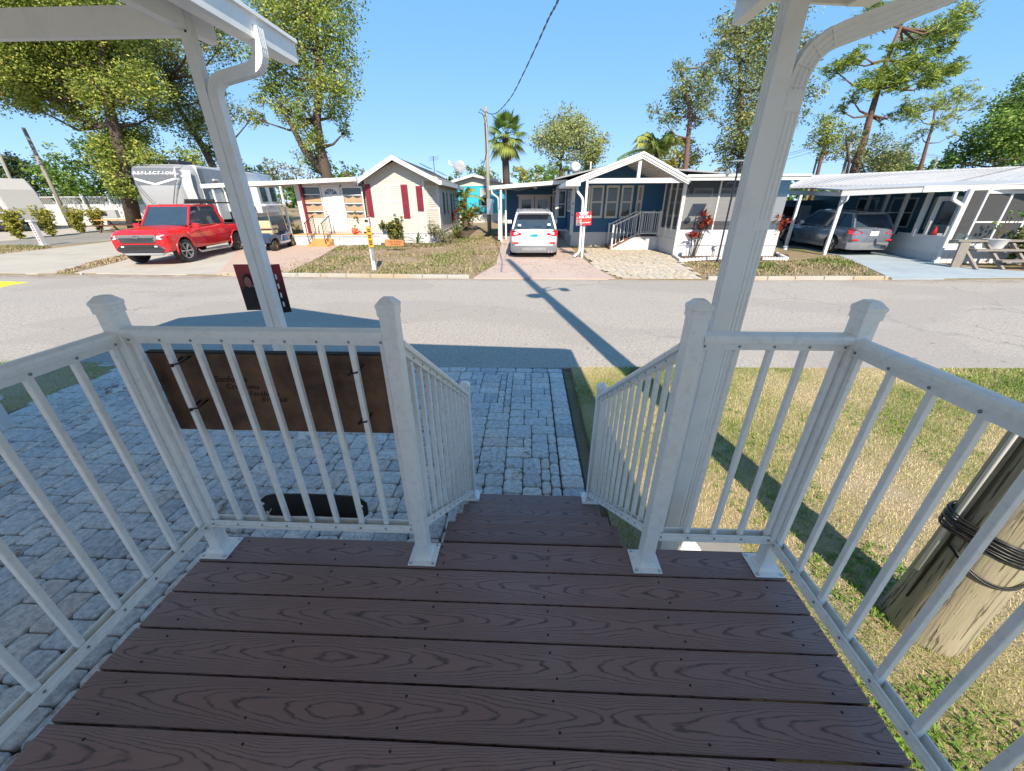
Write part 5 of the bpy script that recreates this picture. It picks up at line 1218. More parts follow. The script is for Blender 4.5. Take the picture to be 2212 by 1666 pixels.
def glasshouse(par, paint, yb0, yt0, yt1, yb1, zb, zt, wb, wt, mids=(), pw=.05, roof=True, zt1=None):
    zt1 = zt if zt1 is None else zt1; g = MB()
    def sec(y, z, w): return Vector((w, y, z)), Vector((-w, y, z))
    A, A_ = sec(yb0, zb, wb*.94); B_, B__ = sec(yt0, zt, wt*.97); Cc, C_ = sec(yt1, zt1, wt*.97); D, D_ = sec(yb1, zb, wb*.94)
    mid = lambda y, z, w: [Vector((w, y, z)), Vector((-w, y, z))]
    ym0, ym1 = yb0-(yb0-yt0)*.25, yb1+(yt1-yb1)*.3
    V = [A, B_, Cc, D, A_, B__, C_, D_]
    g.add(V, [(0, 1, 2, 3), (7, 6, 5, 4), (0, 4, 5, 1), (1, 5, 6, 2), (2, 6, 7, 3), (3, 7, 4, 0)])
    gl_ = g.build('windows', MT['glass'], par)
    for s in (0, 1):
        a, b_, c, d = (V[4*s+i] for i in range(4)); sg = -1 if s else 1; off = Vector((sg*.008, 0, 0))
        b = MB()
        b.beam(a+off, b_+off, pw*1.1, pw*1.1, up=(sg, 0, 0)); b.beam(c+off, d+off, pw*2.2, pw*1.2, up=(sg, 0, 0)); b.beam(b_+off, c+off, pw*.9, pw*1.3); b.beam(a+off*2, d+off*2, pw*.9, pw*.7)
        b.build('pillars', paint, par)['kind'] = 'stuff'
        for ym in mids:
            f = (ym-yt0)/(yt1-yt0) if yt1 != yt0 else 0; zz = zt+(zt1-zt)*max(0, min(1, f)); MB().beam((sg*wb*.945, ym+.02, zb), (sg*wt*.975, ym-.04, zz), .07, .025, up=(sg, 0, 0)).build('door_pillar', MT['grille'], par)
    rings = []
    for f in (0, .12, .5, .88, 1):
        y = yt0+.03+(yt1-yt0-.06)*f; z = zt+(zt1-zt)*f; e = .0 if f in (0, 1) else .025; w = wt*(1.0 if 0 < f < 1 else .985)
        rings.append([Vector((x, y, z+h)) for x, h in ((-w, -.03), (-w*.97, .012+e*.4), (-w*.6, .03+e), (w*.6, .03+e), (w*.97, .012+e*.4), (w, -.03))])
    MB().loft(rings).build('roof_panel', paint, par, smooth=50)
    return gl_
def seam(par, pts, w=.012, x=None): MB().tube(pts, w/2, 4).build('panel_gap', MT['grille'], par)

# --- white SUV seen from behind
def suv(t, paint, L, Wd, H, belt, wheels, wr, rim, spokes):
    hw = Wd/2; f, r = L/2, -L/2
    st = [(r, .72, .70, .74, .42, .62, .80, 0), (r+.06, .83, .78, .86, .30, .62, .98, .01), (r+.3, .90, .83, .955, .26, .6, belt+.02, .02), (r+.9, .93, .86, .99, .24, .62, belt, .02), (0, .93, .86, .97, .22, .6, belt-.02, .02), (f-1.5, .93, .85, .98, .22, .6, belt-.05, .02), (f-1.0, .93, .84, .985, .24, .6, belt-.09, .05), (f-.45, .90, .78, .95, .26, .56, belt-.20, .05), (f-.1, .80, .66, .84, .28, .5, belt-.36, .03), (f, .66, .55, .70, .34, .48, belt-.5, .0)]
    b = MB(); b.loft([ring(y, w1*hw, w2*hw, wm*hw, z0, zm, z1, c) for y, w1, w2, wm, z0, zm, z1, c in densify(st)]); o = b.build('body', [paint, MT['grille']], t); cut_wheels(o, wheels, wr*1.17, hw, MT['grille'])
    glasshouse(t, paint, f-1.15, f-1.95, r+.50, r+.16, belt-.03, H-.07, hw*.90, hw*.70, (f-2.35, f-3.35), .05, zt1=H-.11)
    for y in wheels:
        for s in (-1, 1): wheel(t, s*(hw-.12), y, wr, .23, rim, spokes)
    # lower cladding
    b = MB()
    for s in (-1, 1): b.beam((s*(hw-.035), wheels[0]-wr*1.2, .30), (s*(hw-.035), wheels[1]+wr*1.2, .30), .05, .13)
    b.build('sill_cladding', MT['clad'], t)['kind'] = 'stuff'
    b = MB(); b.loft([[Vector((x*hw*k, y_, z)) for x, y_ in ((-1, r+.5), (-.97, r+.1), (-.75, r-.02), (.75, r-.02), (.97, r+.1), (1, r+.5), (.9, r+.5), (-.9, r+.5))] for k, z in ((.92, .24), (.965, .30), (.97, .48), (.95, .50))]); b.build('rear_bumper', MT['clad'], t, smooth=40)
    MB().b2((-.42*hw*1.2, r-.035, .30), (.42*hw*1.2, r-.0, .42)).build('skid_plate', MT['alloy'], t, bevel=.02)
    for s in (-1, 1):
        MB().prism([(s*hw*.50, r-.0, belt-.16), (s*hw*.80, r+.02, belt-.05), (s*hw*.955, r+.22, belt-.08), (s*hw*.95, r+.16, belt-.24), (s*hw*.82, r+.015, belt-.26), (s*hw*.52, r-.0, belt-.22)], (0, .05, 0)).build('tail_light', MT['taillight'], t, bevel=.006)
        MB().b2((s*hw*.62, r-.03, .56), (s*hw*.86, r+.05, .62)).build('reflector', MT['taillight'], t, bevel=.008)
        m = MB().box((s*(hw+.07), f-1.55, belt+.04), (.20, .12, .15)).build('mirror', paint, t, bevel=.03, seg=2); MB().box((0, -.065, 0), (.15, .004, .10)).build('mirror_glass', MT['lens'], m, loc=(s*(hw+.07), f-1.55, belt+.04))
        MB().tube([(s*hw*.62, r+.75, H-.075), (s*hw*.62, r+.85, H-.015), (s*hw*.62, f-2.2, H-.0), (s*hw*.62, f-2.1, H-.06)], .016, 6).build('roof_rail', MT['clad'], t)
    MB().prism([(-.60*hw, r+.10, H-.075), (.60*hw, r+.10, H-.075), (.64*hw, r+.52, H-.085), (-.64*hw, r+.52, H-.085)], (0, 0, .03)).build('spoiler', paint, t, bevel=.008)
    MB().tube([(.02, r+.19, belt+.06), (.30, r+.16, belt+.11)], .01, 5).build('rear_wiper', MT['grille'], t)
    return t
s1_ = thing('parked_suv', 'white SUV parked on the pink driveway under the blue house carport, seen from behind', 'car', group='parked vehicles')
suv(s1_, MT['carwhite'], 4.69, 1.88, 1.69, 1.08, (-1.42, 1.30), .35, 'alloy', 5)
r_ = -4.69/2
pl = MB().b2((-.155, r_-.012, .78), (.155, r_-.004, .935)).build('licence_plate', MT['lens'], s1_); MB().b2((-.15, r_-.015, .80), (.15, r_-.0125, .90)).build('plate_print', plain('plate_teal', (.03, .35, .45), .5), pl)
text('plate_text', 'LAIE', .085, MT['black'], pl, (.03, r_-.017, .855), (rad(90), 0, 0), .001)
MB().tube([(.085*math.cos(rad(a)), r_-.006, 1.0+.042*math.sin(rad(a))) for a in range(0, 361, 24)], .006, 5).build('badge', MT['chrome'], s1_)
for x in (.56, .68): MB().lathe([(.045, -.06), (.045, .02), (.034, .02), (.034, -.04)], (0, 0, 0), 14, 'Y').build('exhaust_tip', MT['chrome'], s1_, loc=(x, r_-.02, .28))
for x, z in ((-.55, 1.20), (.55, 1.22)): MB().box((x, r_+.105, z), (.11, .004, .07), tilt=Matrix.Rotation(rad(-28), 3, 'X')).build('window_sticker', MT['signwhite'], s1_)
pc = gf(*ZB(665, 1130)); s1_.location = (.16, 15.25+2.35, ZF(17)-.02); s1_.rotation_euler = (math.atan(SL), 0, rad(1))
# --- grey crossover
s2_ = thing('parked_suv', 'dark grey crossover parked under the right hand carport, tail towards the road', 'car', group='parked vehicles')
suv(s2_, MT['cargrey'], 4.30, 1.76, 1.60, 1.02, (-1.28, 1.32), .34, 'alloy', 7)
r_ = -2.15; pl = MB().b2((-.155, r_-.012, .74), (.155, r_-.004, .895)).build('licence_plate', MT['signwhite'], s2_); MB().lathe([(.02, 0), (.02, .002)], (0, 0, 0), 8, 'Y').build('plate_emblem', MT['signorange'], pl, loc=(0, r_-.014, .82))
text('plate_text', 'KI5  N05', .06, plain('plate_green', (.02, .2, .1), .6), pl, (0, r_-.015, .815), (rad(90), 0, 0), .001)
MB().tube([(.05*math.cos(rad(a)), r_-.006, .98+.045*math.sin(rad(a))) for a in range(0, 361, 30)], .007, 5).build('badge', MT['chrome'], s2_)
s2_.location = (12.98, 16.0+2.15, ZF(17.8)); s2_.rotation_euler = (math.atan(SL), 0, rad(3))
# --- red pickup
t3 = thing('pickup_truck', 'bright red double cab pickup with grey bumper on the concrete driveway', 'pickup truck', group='parked vehicles')
hw = .95; f, r = 2.68, -2.68
st = [(r, .90, .90, .94, .50, .8, 1.10, 0), (r+.05, .96, .93, .98, .48, .8, 1.14, 0), (-1.35, .97, .93, 1.0, .46, .78, 1.15, 0), (-1.1, .97, .92, 1.0, .44, .78, 1.21, 0), (0, .97, .90, .985, .42, .76, 1.20, .0), (.95, .97, .90, .99, .42, .76, 1.19, .03), (1.4, .98, .88, 1.01, .44, .80, 1.18, .07), (2.0, .98, .87, 1.01, .46, .80, 1.14, .08), (2.4, .98, .88, 1.0, .42, .80, 1.13, .05), (2.60, .94, .84, .96, .42, .78, 1.09, .03), (f, .87, .77, .90, .44, .74, 1.04, .01)]
b = MB(); b.loft([ring(y, w1*hw, w2*hw, wm*hw, z0, zm, z1, c) for y, w1, w2, wm, z0, zm, z1, c in densify(st)]); o = b.build('body', [MT['red'], MT['grille']], t3); cut_wheels(o, (-1.75, 1.78), .47, hw, MT['grille'])
glasshouse(t3, MT['red'], 1.12, .50, -1.02, -1.22, 1.19, 1.87, hw*.92, hw*.79, (-.12,), .05, zt1=1.87)
for y in (-1.75, 1.78):
    for s in (-1, 1): wheel(t3, s*(hw-.12), y, .40, .27, 'alloy', 6, rad(-14) if y > 0 else 0)
MB().b2((-hw*.86, -2.62, 1.0), (hw*.86, -1.36, 1.165)).build('bed_opening', MT['grille'], t3)
MB().b2((-hw*.86, 1.10, 1.19), (hw*.86, 1.24, 1.235)).build('wiper_cowl', MT['grille'], t3, bevel=.01)
for s in (-1, 1):
    for yc_ in (-1.75, 1.78): MB().tube([(s*(hw*.985), yc_+.50*math.cos(rad(a)), .40+.50*math.sin(rad(a))) for a in range(-10, 191, 12)], .035, 6).build('wheel_flare', MT['red'], t3, smooth=True)
g_ = MB().prism([(-.52, f+.005, .74), (.52, f+.005, .74), (.66, f-.01, .86), (.60, f-.0, .995), (-.60, f-.0, .995), (-.66, f-.01, .86)], (0, .03, 0)).build('grille', MT['clad'], t3, bevel=.01)
b = MB()
for k in range(5):
    for i in range(11): b.box((-.52+.104*i+.05*(k % 2), f+.04, .765+.032*k), (.085, .012, .018))
b.build('grille_mesh', MT['grille'], g_)['kind'] = 'stuff'
MB().tube([(.085*math.cos(rad(a)), f+.05, .93+.05*math.sin(rad(a))) for a in range(0, 361, 24)], .009, 5).build('badge', MT['clad'], g_); MB().beam((-.03, f+.05, .90), (.03, f+.05, .96), .01, .015).build('badge_bar', MT['clad'], g_)
MB().prism([(-.70, f-.04, .44), (.70, f-.04, .44), (.84, f-.08, .54), (.60, f-.02, .69), (-.60, f-.02, .69), (-.84, f-.08, .54)], (0, .08, 0)).build('front_bumper', MT['grille'], t3, bevel=.03, seg=2)
MB().prism([(-.60, f-.15, .33), (.60, f-.15, .33), (.78, f-.15, .46), (-.78, f-.15, .42)], (0, .13, 0)).build('skid_plate', MT['rvmid'], t3, bevel=.03)
MB().b2((-.45, f+.02, .60), (.45, f+.05, .66)).build('lower_intake', MT['grille'], t3)
for s in (-1, 1):
    h_ = MB().prism([(s*.66, f-.0, .86), (s*.80, f-.02, .84), (s*.90, f-.20, .93), (s*.86, f-.13, .99), (s*.68, f-.0, .96)], (0, .05, 0)).build('headlight', MT['lens'], t3, bevel=.01); MB().box((s*.76, f-.0, .90), (.16, .03, .035)).build('headlight_strip', MT['grille'], h_)
    MB().b2((s*.50, f+.02, .60), (s*.60, f+.055, .65)).build('fog_light', MT['lens'], t3, bevel=.01)
    MB().tube([(s*(hw+.02), 1.2, .38), (s*(hw+.04), 1.1, .30), (s*(hw+.04), -1.0, .30), (s*(hw+.02), -1.1, .38)], .035, 8).build('side_step', MT['alloy'], t3)
    m = MB().box((s*(hw+.10), 1.02, 1.20), (.22, .13, .18)).build('mirror', MT['red'], t3, bevel=.04, seg=2)
    for yy in (.62, -.5): MB().box((s*(hw-.03), yy-.25, 1.02), (.03, .15, .025)).build('door_handle', MT['red'], t3, bevel=.006)
    for yy in (1.15, -.1, -1.2): MB().tube([(s*(hw*.985), yy, .50), (s*(hw*.985), yy, .85), (s*(hw*.93), yy, 1.12)], .006, 4).build('panel_gap', MT['grille'], t3)
    MB().b2((s*.52, -2.6, 1.16), (s*.56, -2.55, 1.60)).build('rack_post', MT['black'], t3)
    MB().prism([(s*.955, f-.75, .5), (s*.965, f-.55, .5), (s*.955, f-.5, .7), (s*.955, f-.62, .7)], (s*.012, 0, 0)).build('side_vent', MT['grille'], t3)
MB().prism([(-.30, 1.5, 1.205), (.30, 1.5, 1.205), (.24, 2.05, 1.175), (-.24, 2.05, 1.175)], (0, 0, .035)).build('hood_scoop', MT['red'], t3, bevel=.015)
b = MB()
for yy in (-1.45, -2.6): b.tube([(-.62, yy, 1.3), (-.62, yy, 1.95), (.62, yy, 1.95), (.62, yy, 1.3)], .025, 6)
for xx in (-.62, -.3, 0, .3, .62): b.tube([(xx, -1.4, 1.97), (xx, -2.7, 1.97)], .018, 6)
b.build('roof_rack', MT['black'], t3)['kind'] = 'stuff'
MB().b2((-.62, -1.5, 1.98), (.62, -1.44, 2.10)).build('rack_light_bar', MT['black'], t3, bevel=.02)
tw = gf(*ZT(855, 1098)); t3.location = (tw.x-.98, tw.y+1.58, ZF(16)-.02); t3.rotation_euler = (0, 0, rad(187)); t3.scale = (.97, .93, 1.0)
print('truck', t3.location)

# --- golf cart
t4 = thing('golf_cart', 'dark blue golf cart with white roof, tan seat and brass wheels beside the porch', 'golf cart', group='parked vehicles')
navy = plain('navy_gelcoat', (.03, .045, .09), .2, Coat_Weight=.7)
for x in (-.48, .48):
    for y in (-.85, .85): wheel(t4, x, y, .235, .2, 'gold', 5, rr=.55)
b = MB(); b.loft([[Vector((x, y, z)) for x, z in ((-w, z0), (w, z0), (w, z1), (w*.8, z2), (-w*.8, z2), (-w, z1))] for y, w, z0, z1, z2 in ((-1.18, .5, .36, .55, .62), (-1.0, .58, .3, .66, .74), (-.5, .6, .28, .62, .70), (-.35, .6, .26, .34, .36), (.35, .6, .26, .34, .36), (.5, .58, .28, .66, .72), (.9, .56, .3, .70, .82), (1.15, .48, .34, .6, .68), (1.22, .4, .4, .5, .55))]); o = b.build('body', [navy, MT['grille']], t4); cut_wheels(o, (-.85, .85), .30, .58, MT['grille'])
MB().b2((-.5, -.62, .70), (.5, -.18, .84)).build('seat', MT['tan'], t4, bevel=.04, seg=2); MB().b2((-.5, -.72, .9), (.5, -.62, 1.22)).build('backrest', MT['tan'], t4, bevel=.04, seg=2)
MB().b2((-.58, .3, .28), (.58, -.35, .33)).build('floor_mat', MT['grille'], t4)
rf = MB().b2((-.62, -.95, 1.78), (.62, 1.0, 1.86)).build('roof', MT['white'], t4, bevel=.035, seg=2)
for s in (-1, 1):
    MB().tube([(s*.52, .72, .78), (s*.52, .45, 1.8)], .02, 6).build('roof_strut', MT['alloy'], t4); MB().tube([(s*.52, -.75, .72), (s*.52, -.8, 1.8)], .02, 6).build('roof_strut', MT['alloy'], t4)
    MB().tube([(s*.6, -.35, .3), (s*.62, -.2, .62), (s*.62, .3, .62), (s*.6, .45, .3)], .018, 6).build('side_bar', MT['alloy'], t4)
    MB().b2((s*.585, -.5, .29), (s*.62, .55, .36)).build('side_trim', MT['alloy'], t4)
MB().prism([(-.5, .72, .8), (.5, .72, .8), (.5, .46, 1.75), (-.5, .46, 1.75)], (0, .01, 0)).build('windscreen', MT['clearpane'], t4)
MB().tube([(-.25, .25, .95), (-.25, .45, .75)], .02, 6).build('steering_column', MT['black'], t4)
gc = gf(*ZT(1690, 990)); t4.location = (gc.x-.55, gc.y+.9, ZF(17)); t4.rotation_euler = (0, 0, rad(8))

# --- fifth wheel trailer with the REFLECTION cap
t5 = thing('travel_trailer', 'large grey and white travel trailer with a curved front cap lettered REFLECTION', 'trailer', group='parked trailers')
TW, TH, TL = 1.25, 3.55, 10.5
secs = []
for z, y, w in ((1.0, .25, 1.14), (1.4, .18, 1.18), (1.9, .06, 1.21), (2.5, .0, 1.2), (3.1, .03, 1.23), (3.4, .2, 1.22), (3.56, .55, 1.18)):
    row = []
    for k in range(13):
        f_ = -1+2*k/12; a = abs(f_); yy = y+.16*a*a + (1.25 if a > .999 else .9*max(0, a-.72)/.28*.6 if a > .72 else 0)
        row.append(Vector((f_*w if a < .999 else f_*TW, yy, z+(0 if a < .7 else 0))))
    secs.append(row)
b = MB(); n = 13; vs = [v for r_2 in secs for v in r_2]
b.add(vs, [(i*n+j, i*n+j+1, (i+1)*n+j+1, (i+1)*n+j) for i in range(len(secs)-1) for j in range(n-1)])
b.build('front_cap', MT['rvmid'], t5, smooth=50)
def capy(x, z):
    for (za, ya, wa), (zb_2, yb_, wb_) in zip(((1.0, .25, 1.14), (1.4, .18, 1.18), (1.9, .06, 1.21), (2.5, .0, 1.2), (3.1, .03, 1.23), (3.4, .2, 1.22)), ((1.4, .18, 1.18), (1.9, .06, 1.21), (2.5, .0, 1.2), (3.1, .03, 1.23), (3.4, .2, 1.22), (3.56, .55, 1.18))):
        if za <= z <= zb_2+1e-6:
            f_ = (z-za)/(zb_2-za); y = ya+(yb_-ya)*f_; w = wa+(wb_-wa)*f_; a = min(1, abs(x)/w); return y+.16*a*a+(.9*max(0, a-.72)/.28*.6 if a > .72 else 0)
    return 0
def decal(pts, mat, name, off=.012):
    b = MB(); P = [Vector((x, capy(x, z)-off, z)) for x, z in pts]; b.add(P, [tuple(range(len(P)))]); return b.build(name, mat, t5)
def strip(pts, w, mat, name, off=.014):
    b = MB(); P = []; 
    q = []
    for (xa, za), (xb, zb_3) in zip(pts, pts[1:]):
        for k in range(6): q.append((xa+(xb-xa)*k/6, za+(zb_3-za)*k/6))
    q.append(pts[-1])
    for i, (x, z) in enumerate(q):
        ww = w*(.25+.75*math.sin(math.pi*min(1, (i+1)/len(q)+.1))); P += [Vector((x-ww/2, capy(x-ww/2, z)-off, z)), Vector((x+ww/2, capy(x+ww/2, z)-off, z))]
    b.add(P, [(2*i, 2*i+1, 2*i+3, 2*i+2) for i in range(len(q)-1)]); return b.build(name, mat, t5)
b = MB()
for i in range(8):
    za, zb_4 = 2.55+.12*i, 2.55+.12*(i+1)
    for j in range(10):
        xa, xb = -1.0+.2*j, -1.0+.2*(j+1); c_ = [(xa, za), (xb, za), (xb, min(3.5, zb_4)), (xa, min(3.5, zb_4))]
        if za >= 3.5 or (za < 2.95 and abs((xa+xb)/2) > .75+(za-2.55)*.6): continue
        b.add([Vector((x, capy(x, z)-.009, z)) for x, z in c_], [(0, 1, 2, 3)])
b.build('dark_cap_panel', MT['rvgrey'], t5)
strip([(-.78, 2.78), (-.4, 2.68), (0, 2.55), (.4, 2.68), (.78, 2.80)], .07, MT['signwhite'], 'chevron', .02)
b = MB(); P = [(-.8, 2.86), (0, 2.60), (.8, 2.86), (.8, 2.80), (0, 2.50), (-.8, 2.80)]
for (x0_, z0_), (x1_, z1_) in (((-.8, 2.86), (0, 2.60)), ((0, 2.60), (.8, 2.86))):
    for k in range(6):
        q = [(x0_+(x1_-x0_)*u, z0_+(z1_-z0_)*u) for u in (k/6, (k+1)/6)]
        b.add([Vector((x, capy(x, z+dz)-.02, z+dz)) for (x, z), dz in ((q[0], -.04), (q[1], -.04), (q[1], .04), (q[0], .04))], [(0, 1, 2, 3)])
b.build('chevron_band', MT['signwhite'], t5)
for s in (-1, 1):
    strip([(s*1.0, 2.95), (s*.72, 2.2), (s*.25, 1.15)], .06, MT['chrome'], 'cap_trim', .03); strip([(s*.86, 2.85), (s*.52, 2.0), (s*.12, 1.1)], .035, MT['rvgrey'], 'cap_line', .02)
    b = MB(); P = []
    for z in (1.0, 1.4, 1.9, 2.5, 3.0, 3.3): w_ = {1.0: 1.14, 1.4: 1.18, 1.9: 1.21, 2.5: 1.2, 3.0: 1.225, 3.3: 1.22}[z]; P += [Vector((s*w_*.80, capy(w_*.80, z)-.012, z)), Vector((s*w_*.985, capy(w_*.985, z)-.012, z))]
    b.add(P, [(2*i, 2*i+1, 2*i+3, 2*i+2) for i in range(5)]); b.build('white_side_band', MT['rvwhite'], t5)
for i, ch in enumerate('REFLECTION'):
    x = -.74+.165*i; text('cap_letter', ch, .19, MT['signwhite'], t5, (x, capy(abs(x)+.05, 3.12)-.035, 3.12), (rad(82), 0, 0), .004, 1.1, bold=.004, shear=.2)
b = MB(); b.b2((-TW, 1.3, .75), (TW, TL, TH)); b.build('body', MT['rvwhite'], t5, bevel=.05, seg=2)
MB().b2((TW-.01, 1.35, 2.75), (TW+.012, 4.6, 3.45)).build('grey_panel', MT['rvmid'], t5); MB().b2((TW-.01, 1.3, .9), (TW+.012, 1.75, 3.4)).build('dark_edge', MT['rvgrey'], t5)
MB().prism([(TW+.014, 1.6, 2.45), (TW+.014, 4.4, 2.85), (TW+.014, 4.4, 2.65), (TW+.014, 1.6, 2.25)], (.003, 0, 0)).build('swoosh', MT['rvgrey'], t5)
for y0, y1, z0, z1 in ((3.3, 4.2, 1.7, 2.6), (5.8, 6.4, 1.9, 2.6), (7.2, 7.9, 1.7, 2.65), (8.6, 9.3, 1.7, 2.65)):
    w_ = MB().b2((TW, y0, z0), (TW+.03, y1, z1)).build('window', MT['black'], t5, bevel=.01); MB().b2((TW+.03, y0+.06, z0+.06), (TW+.034, y1-.06, z1-.06)).build('pane', MT['glass'], w_)
MB().b2((TW, 6.8, 1.0), (TW+.35, 9.8, 3.0)).build('slide_out', MT['rvwhite'], t5, bevel=.03)
for y0 in (7.2, 8.7):
    w_ = MB().b2((TW+.35, y0, 1.75), (TW+.37, y0+.8, 2.7)).build('window', MT['black'], t5); MB().b2((TW+.37, y0+.05, 1.8), (TW+.374, y0+.75, 2.65)).build('pane', MT['glass'], w_)
for z_2, y_2 in ((1.25, 7.5), (1.35, 8.4)): MB().prism([(TW+.36, y_2, z_2), (TW+.36, y_2+1.3, z_2+.35), (TW+.36, y_2+1.1, z_2+.2)], (.002, 0, 0)).build('graphic', MT['rvgrey'], t5)
MB().tube([(TW+.06, 2.5, 2.9), (TW+.08, 2.9, 2.9), (TW+.08, 3.3, 2.3), (TW+.08, 3.3, 1.2)], .05, 6).build('awning_arm', MT['white'], t5)
MB().lathe([(.9, -.28), (.95, 0), (.9, .28)], (0, 0, 0), 8, 'X') 
MB().b2((-.45, 1.6, TH), (.45, 2.9, TH+.3)).build('air_conditioner', MT['darkmetal'], t5, bevel=.08, seg=2)
MB().b2((-.4, 6.8, TH), (.4, 7.8, TH+.3)).build('air_conditioner', MT['white'], t5, bevel=.06, seg=2)
MB().b2((-TW+.05, 1.4, TH-.02), (TW-.05, TL, TH+.04)).build('roof', MT['white'], t5)
for y in (6.2, 7.1):
    for s in (-1, 1): wheel(t5, s*(TW-.15), y, .38, .22, 'alloy', 6)
for s in (-1, 1): MB().b2((s*.9-.05, 1.6, 0), (s*.9+.05, 1.7, .8)).build('jack_leg', MT['alloy'], t5)
fr = gf(301, 500); t5.location = (-20.75, 23.0, ZF(24)); t5.scale = (1.28, 1.0, 1.04); t5.rotation_euler = (0, 0, rad(-8+16))

# --- motorhome at the left edge
t6 = thing('motorhome', 'beige and silver motorhome with brown stripe at the left edge', 'motorhome', group='parked trailers')
b = MB(); b.loft([[Vector((-6+.0, y, z)) for y, z in ((0, .5), (2.3, .5), (2.3, 2.8), (2.1, 3.05), (.2, 3.05), (0, 2.8))], [Vector((.35, y, z)) for y, z in ((0, .5), (2.3, .5), (2.3, 2.8), (2.1, 3.05), (.2, 3.05), (0, 2.8))], [Vector((.72, y, z)) for y, z in ((.05, .6), (2.25, .6), (2.2, 2.2), (2.1, 2.4), (.2, 2.4), (.05, 2.2))], [Vector((.95, y, z)) for y, z in ((.1, .6), (2.2, .6), (2.1, 1.2), (2.1, 1.3), (.2, 1.3), (.1, 1.2))]])
b.build('body', MT['rvbeige'], t6, bevel=.03)
MB().prism([(-6, -.012, 1.15), (.8, -.012, 1.15), (.62, -.012, 1.55), (-2, -.012, 1.35), (-6, -.012, 1.25)], (0, -.005, 0)).build('stripe', MT['rvtan'], t6)
MB().b2((-6, -.02, .5), (.8, -.004, 1.12)).build('lower_band', MT['rvmid'], t6)
w_ = MB().b2((-1.6, -.03, 1.75), (-.55, -.005, 2.6)).build('window', MT['black'], t6, bevel=.05); MB().b2((-1.5, -.036, 1.85), (-.65, -.031, 2.5)).build('pane', MT['glass'], w_)
MB().b2((-1.3, -.03, .55), (-.9, -.021, .85)).build('hatch', MT['black'], t6); MB().b2((-.8, -.03, .55), (.0, -.021, .85)).build('hatch', MT['alloy'], t6)
MB().b2((-5.9, .2, .3), (.7, 2.1, .5)).build('chassis', MT['black'], t6)
for x in (-4, -.9, -.1):
    for s in (.12, 2.15): 
        w2 = MB().lathe([(.25, -.12), (.42, -.12), (.42, .12), (.25, .12)], (0, 0, 0), 18, 'Y').build('wheel', MT['rubber'], t6, loc=(x, s, .42)); MB().lathe([(.25, -.1), (.25, .1)], (0, 0, 0), 14, 'Y').build('rim', MT['alloy'], w2)
MB().tube([(-6, .3, 3.12), (.2, .3, 3.12)], .05, 6).build('awning_roll', MT['white'], t6)
p6 = at(80, 470, 25.5); t6.location = (p6.x-2.7, 25.5, ZF(25.5)+.15); t6.rotation_euler = (0, 0, rad(-6))
# ------------------------------------------------------------------ foliage
def leaf_mat(name, stops, rough=.55, trans=.25):
    t = NT(name); a = t.new('ShaderNodeAttribute', attribute_name='rnd')
    c = t.ramp(a.outputs['Fac'], stops); t.out(c, rough, spec=.3)
    tr = t.new('ShaderNodeBsdfTranslucent'); t.t.links.new(c, tr.inputs[0]); mx = t.new('ShaderNodeMixShader'); mx.inputs[0].default_value = trans
    t.t.links.new(t.b.outputs[0], mx.inputs[1]); t.t.links.new(tr.outputs[0], mx.inputs[2]); t.t.links.new(mx.outputs[0], t.n['Material Output'].inputs[0]); return t.m
LM = dict(
    oak=leaf_mat('olive_leaves', [(0, (.05, .09, .018)), (.35, (.16, .23, .04)), (.7, (.36, .40, .075)), (.93, (.52, .47, .12)), (1, (.6, .33, .1))]),
    grey=leaf_mat('grey_green_leaves', [(0, (.05, .085, .03)), (.45, (.16, .21, .07)), (.8, (.36, .37, .12)), (1, (.5, .36, .14))]),
    green=leaf_mat('fresh_green_leaves', [(0, (.04, .09, .015)), (.5, (.13, .23, .035)), (.85, (.27, .37, .07)), (1, (.42, .42, .12))]),
    dark=leaf_mat('dark_green_leaves', [(0, (.02, .035, .012)), (.6, (.045, .08, .025)), (1, (.10, .13, .04))]),
    pine=leaf_mat('pine_needles', [(0, (.06, .11, .02)), (.5, (.2, .28, .04)), (1, (.42, .46, .09))]),
    pale=leaf_mat('pale_twigs_and_buds', [(0, (.14, .13, .07)), (.5, (.24, .24, .11)), (1, (.36, .33, .2))]),
    bare=leaf_mat('spring_green_twigs', [(0, (.14, .17, .06)), (.5, (.3, .35, .12)), (1, (.5, .48, .25))]),
    palm=leaf_mat('palm_fronds', [(0, (.07, .14, .03)), (.6, (.2, .28, .06)), (1, (.42, .40, .1))]),
    hedge=leaf_mat('yellow_green_hedge', [(0, (.10, .12, .025)), (.5, (.34, .34, .06)), (1, (.55, .48, .11))]),
    red=leaf_mat('red_strap_leaves', [(0, (.16, .01, .015)), (.45, (.45, .04, .05)), (.75, (.5, .14, .06)), (1, (.45, .28, .10))]),
    shrub=leaf_mat('mixed_shrub_leaves', [(0, (.04, .07, .02)), (.5, (.12, .16, .03)), (.85, (.3, .26, .06)), (1, (.5, .12, .05))]))
BARK = plain('grey_brown_bark', (.085, .062, .048), .95, var=.4, sc=8, bump=1.); REDB = plain('reddish_pine_bark', (.15, .088, .065), .95, var=.35, sc=8, bump=1.)
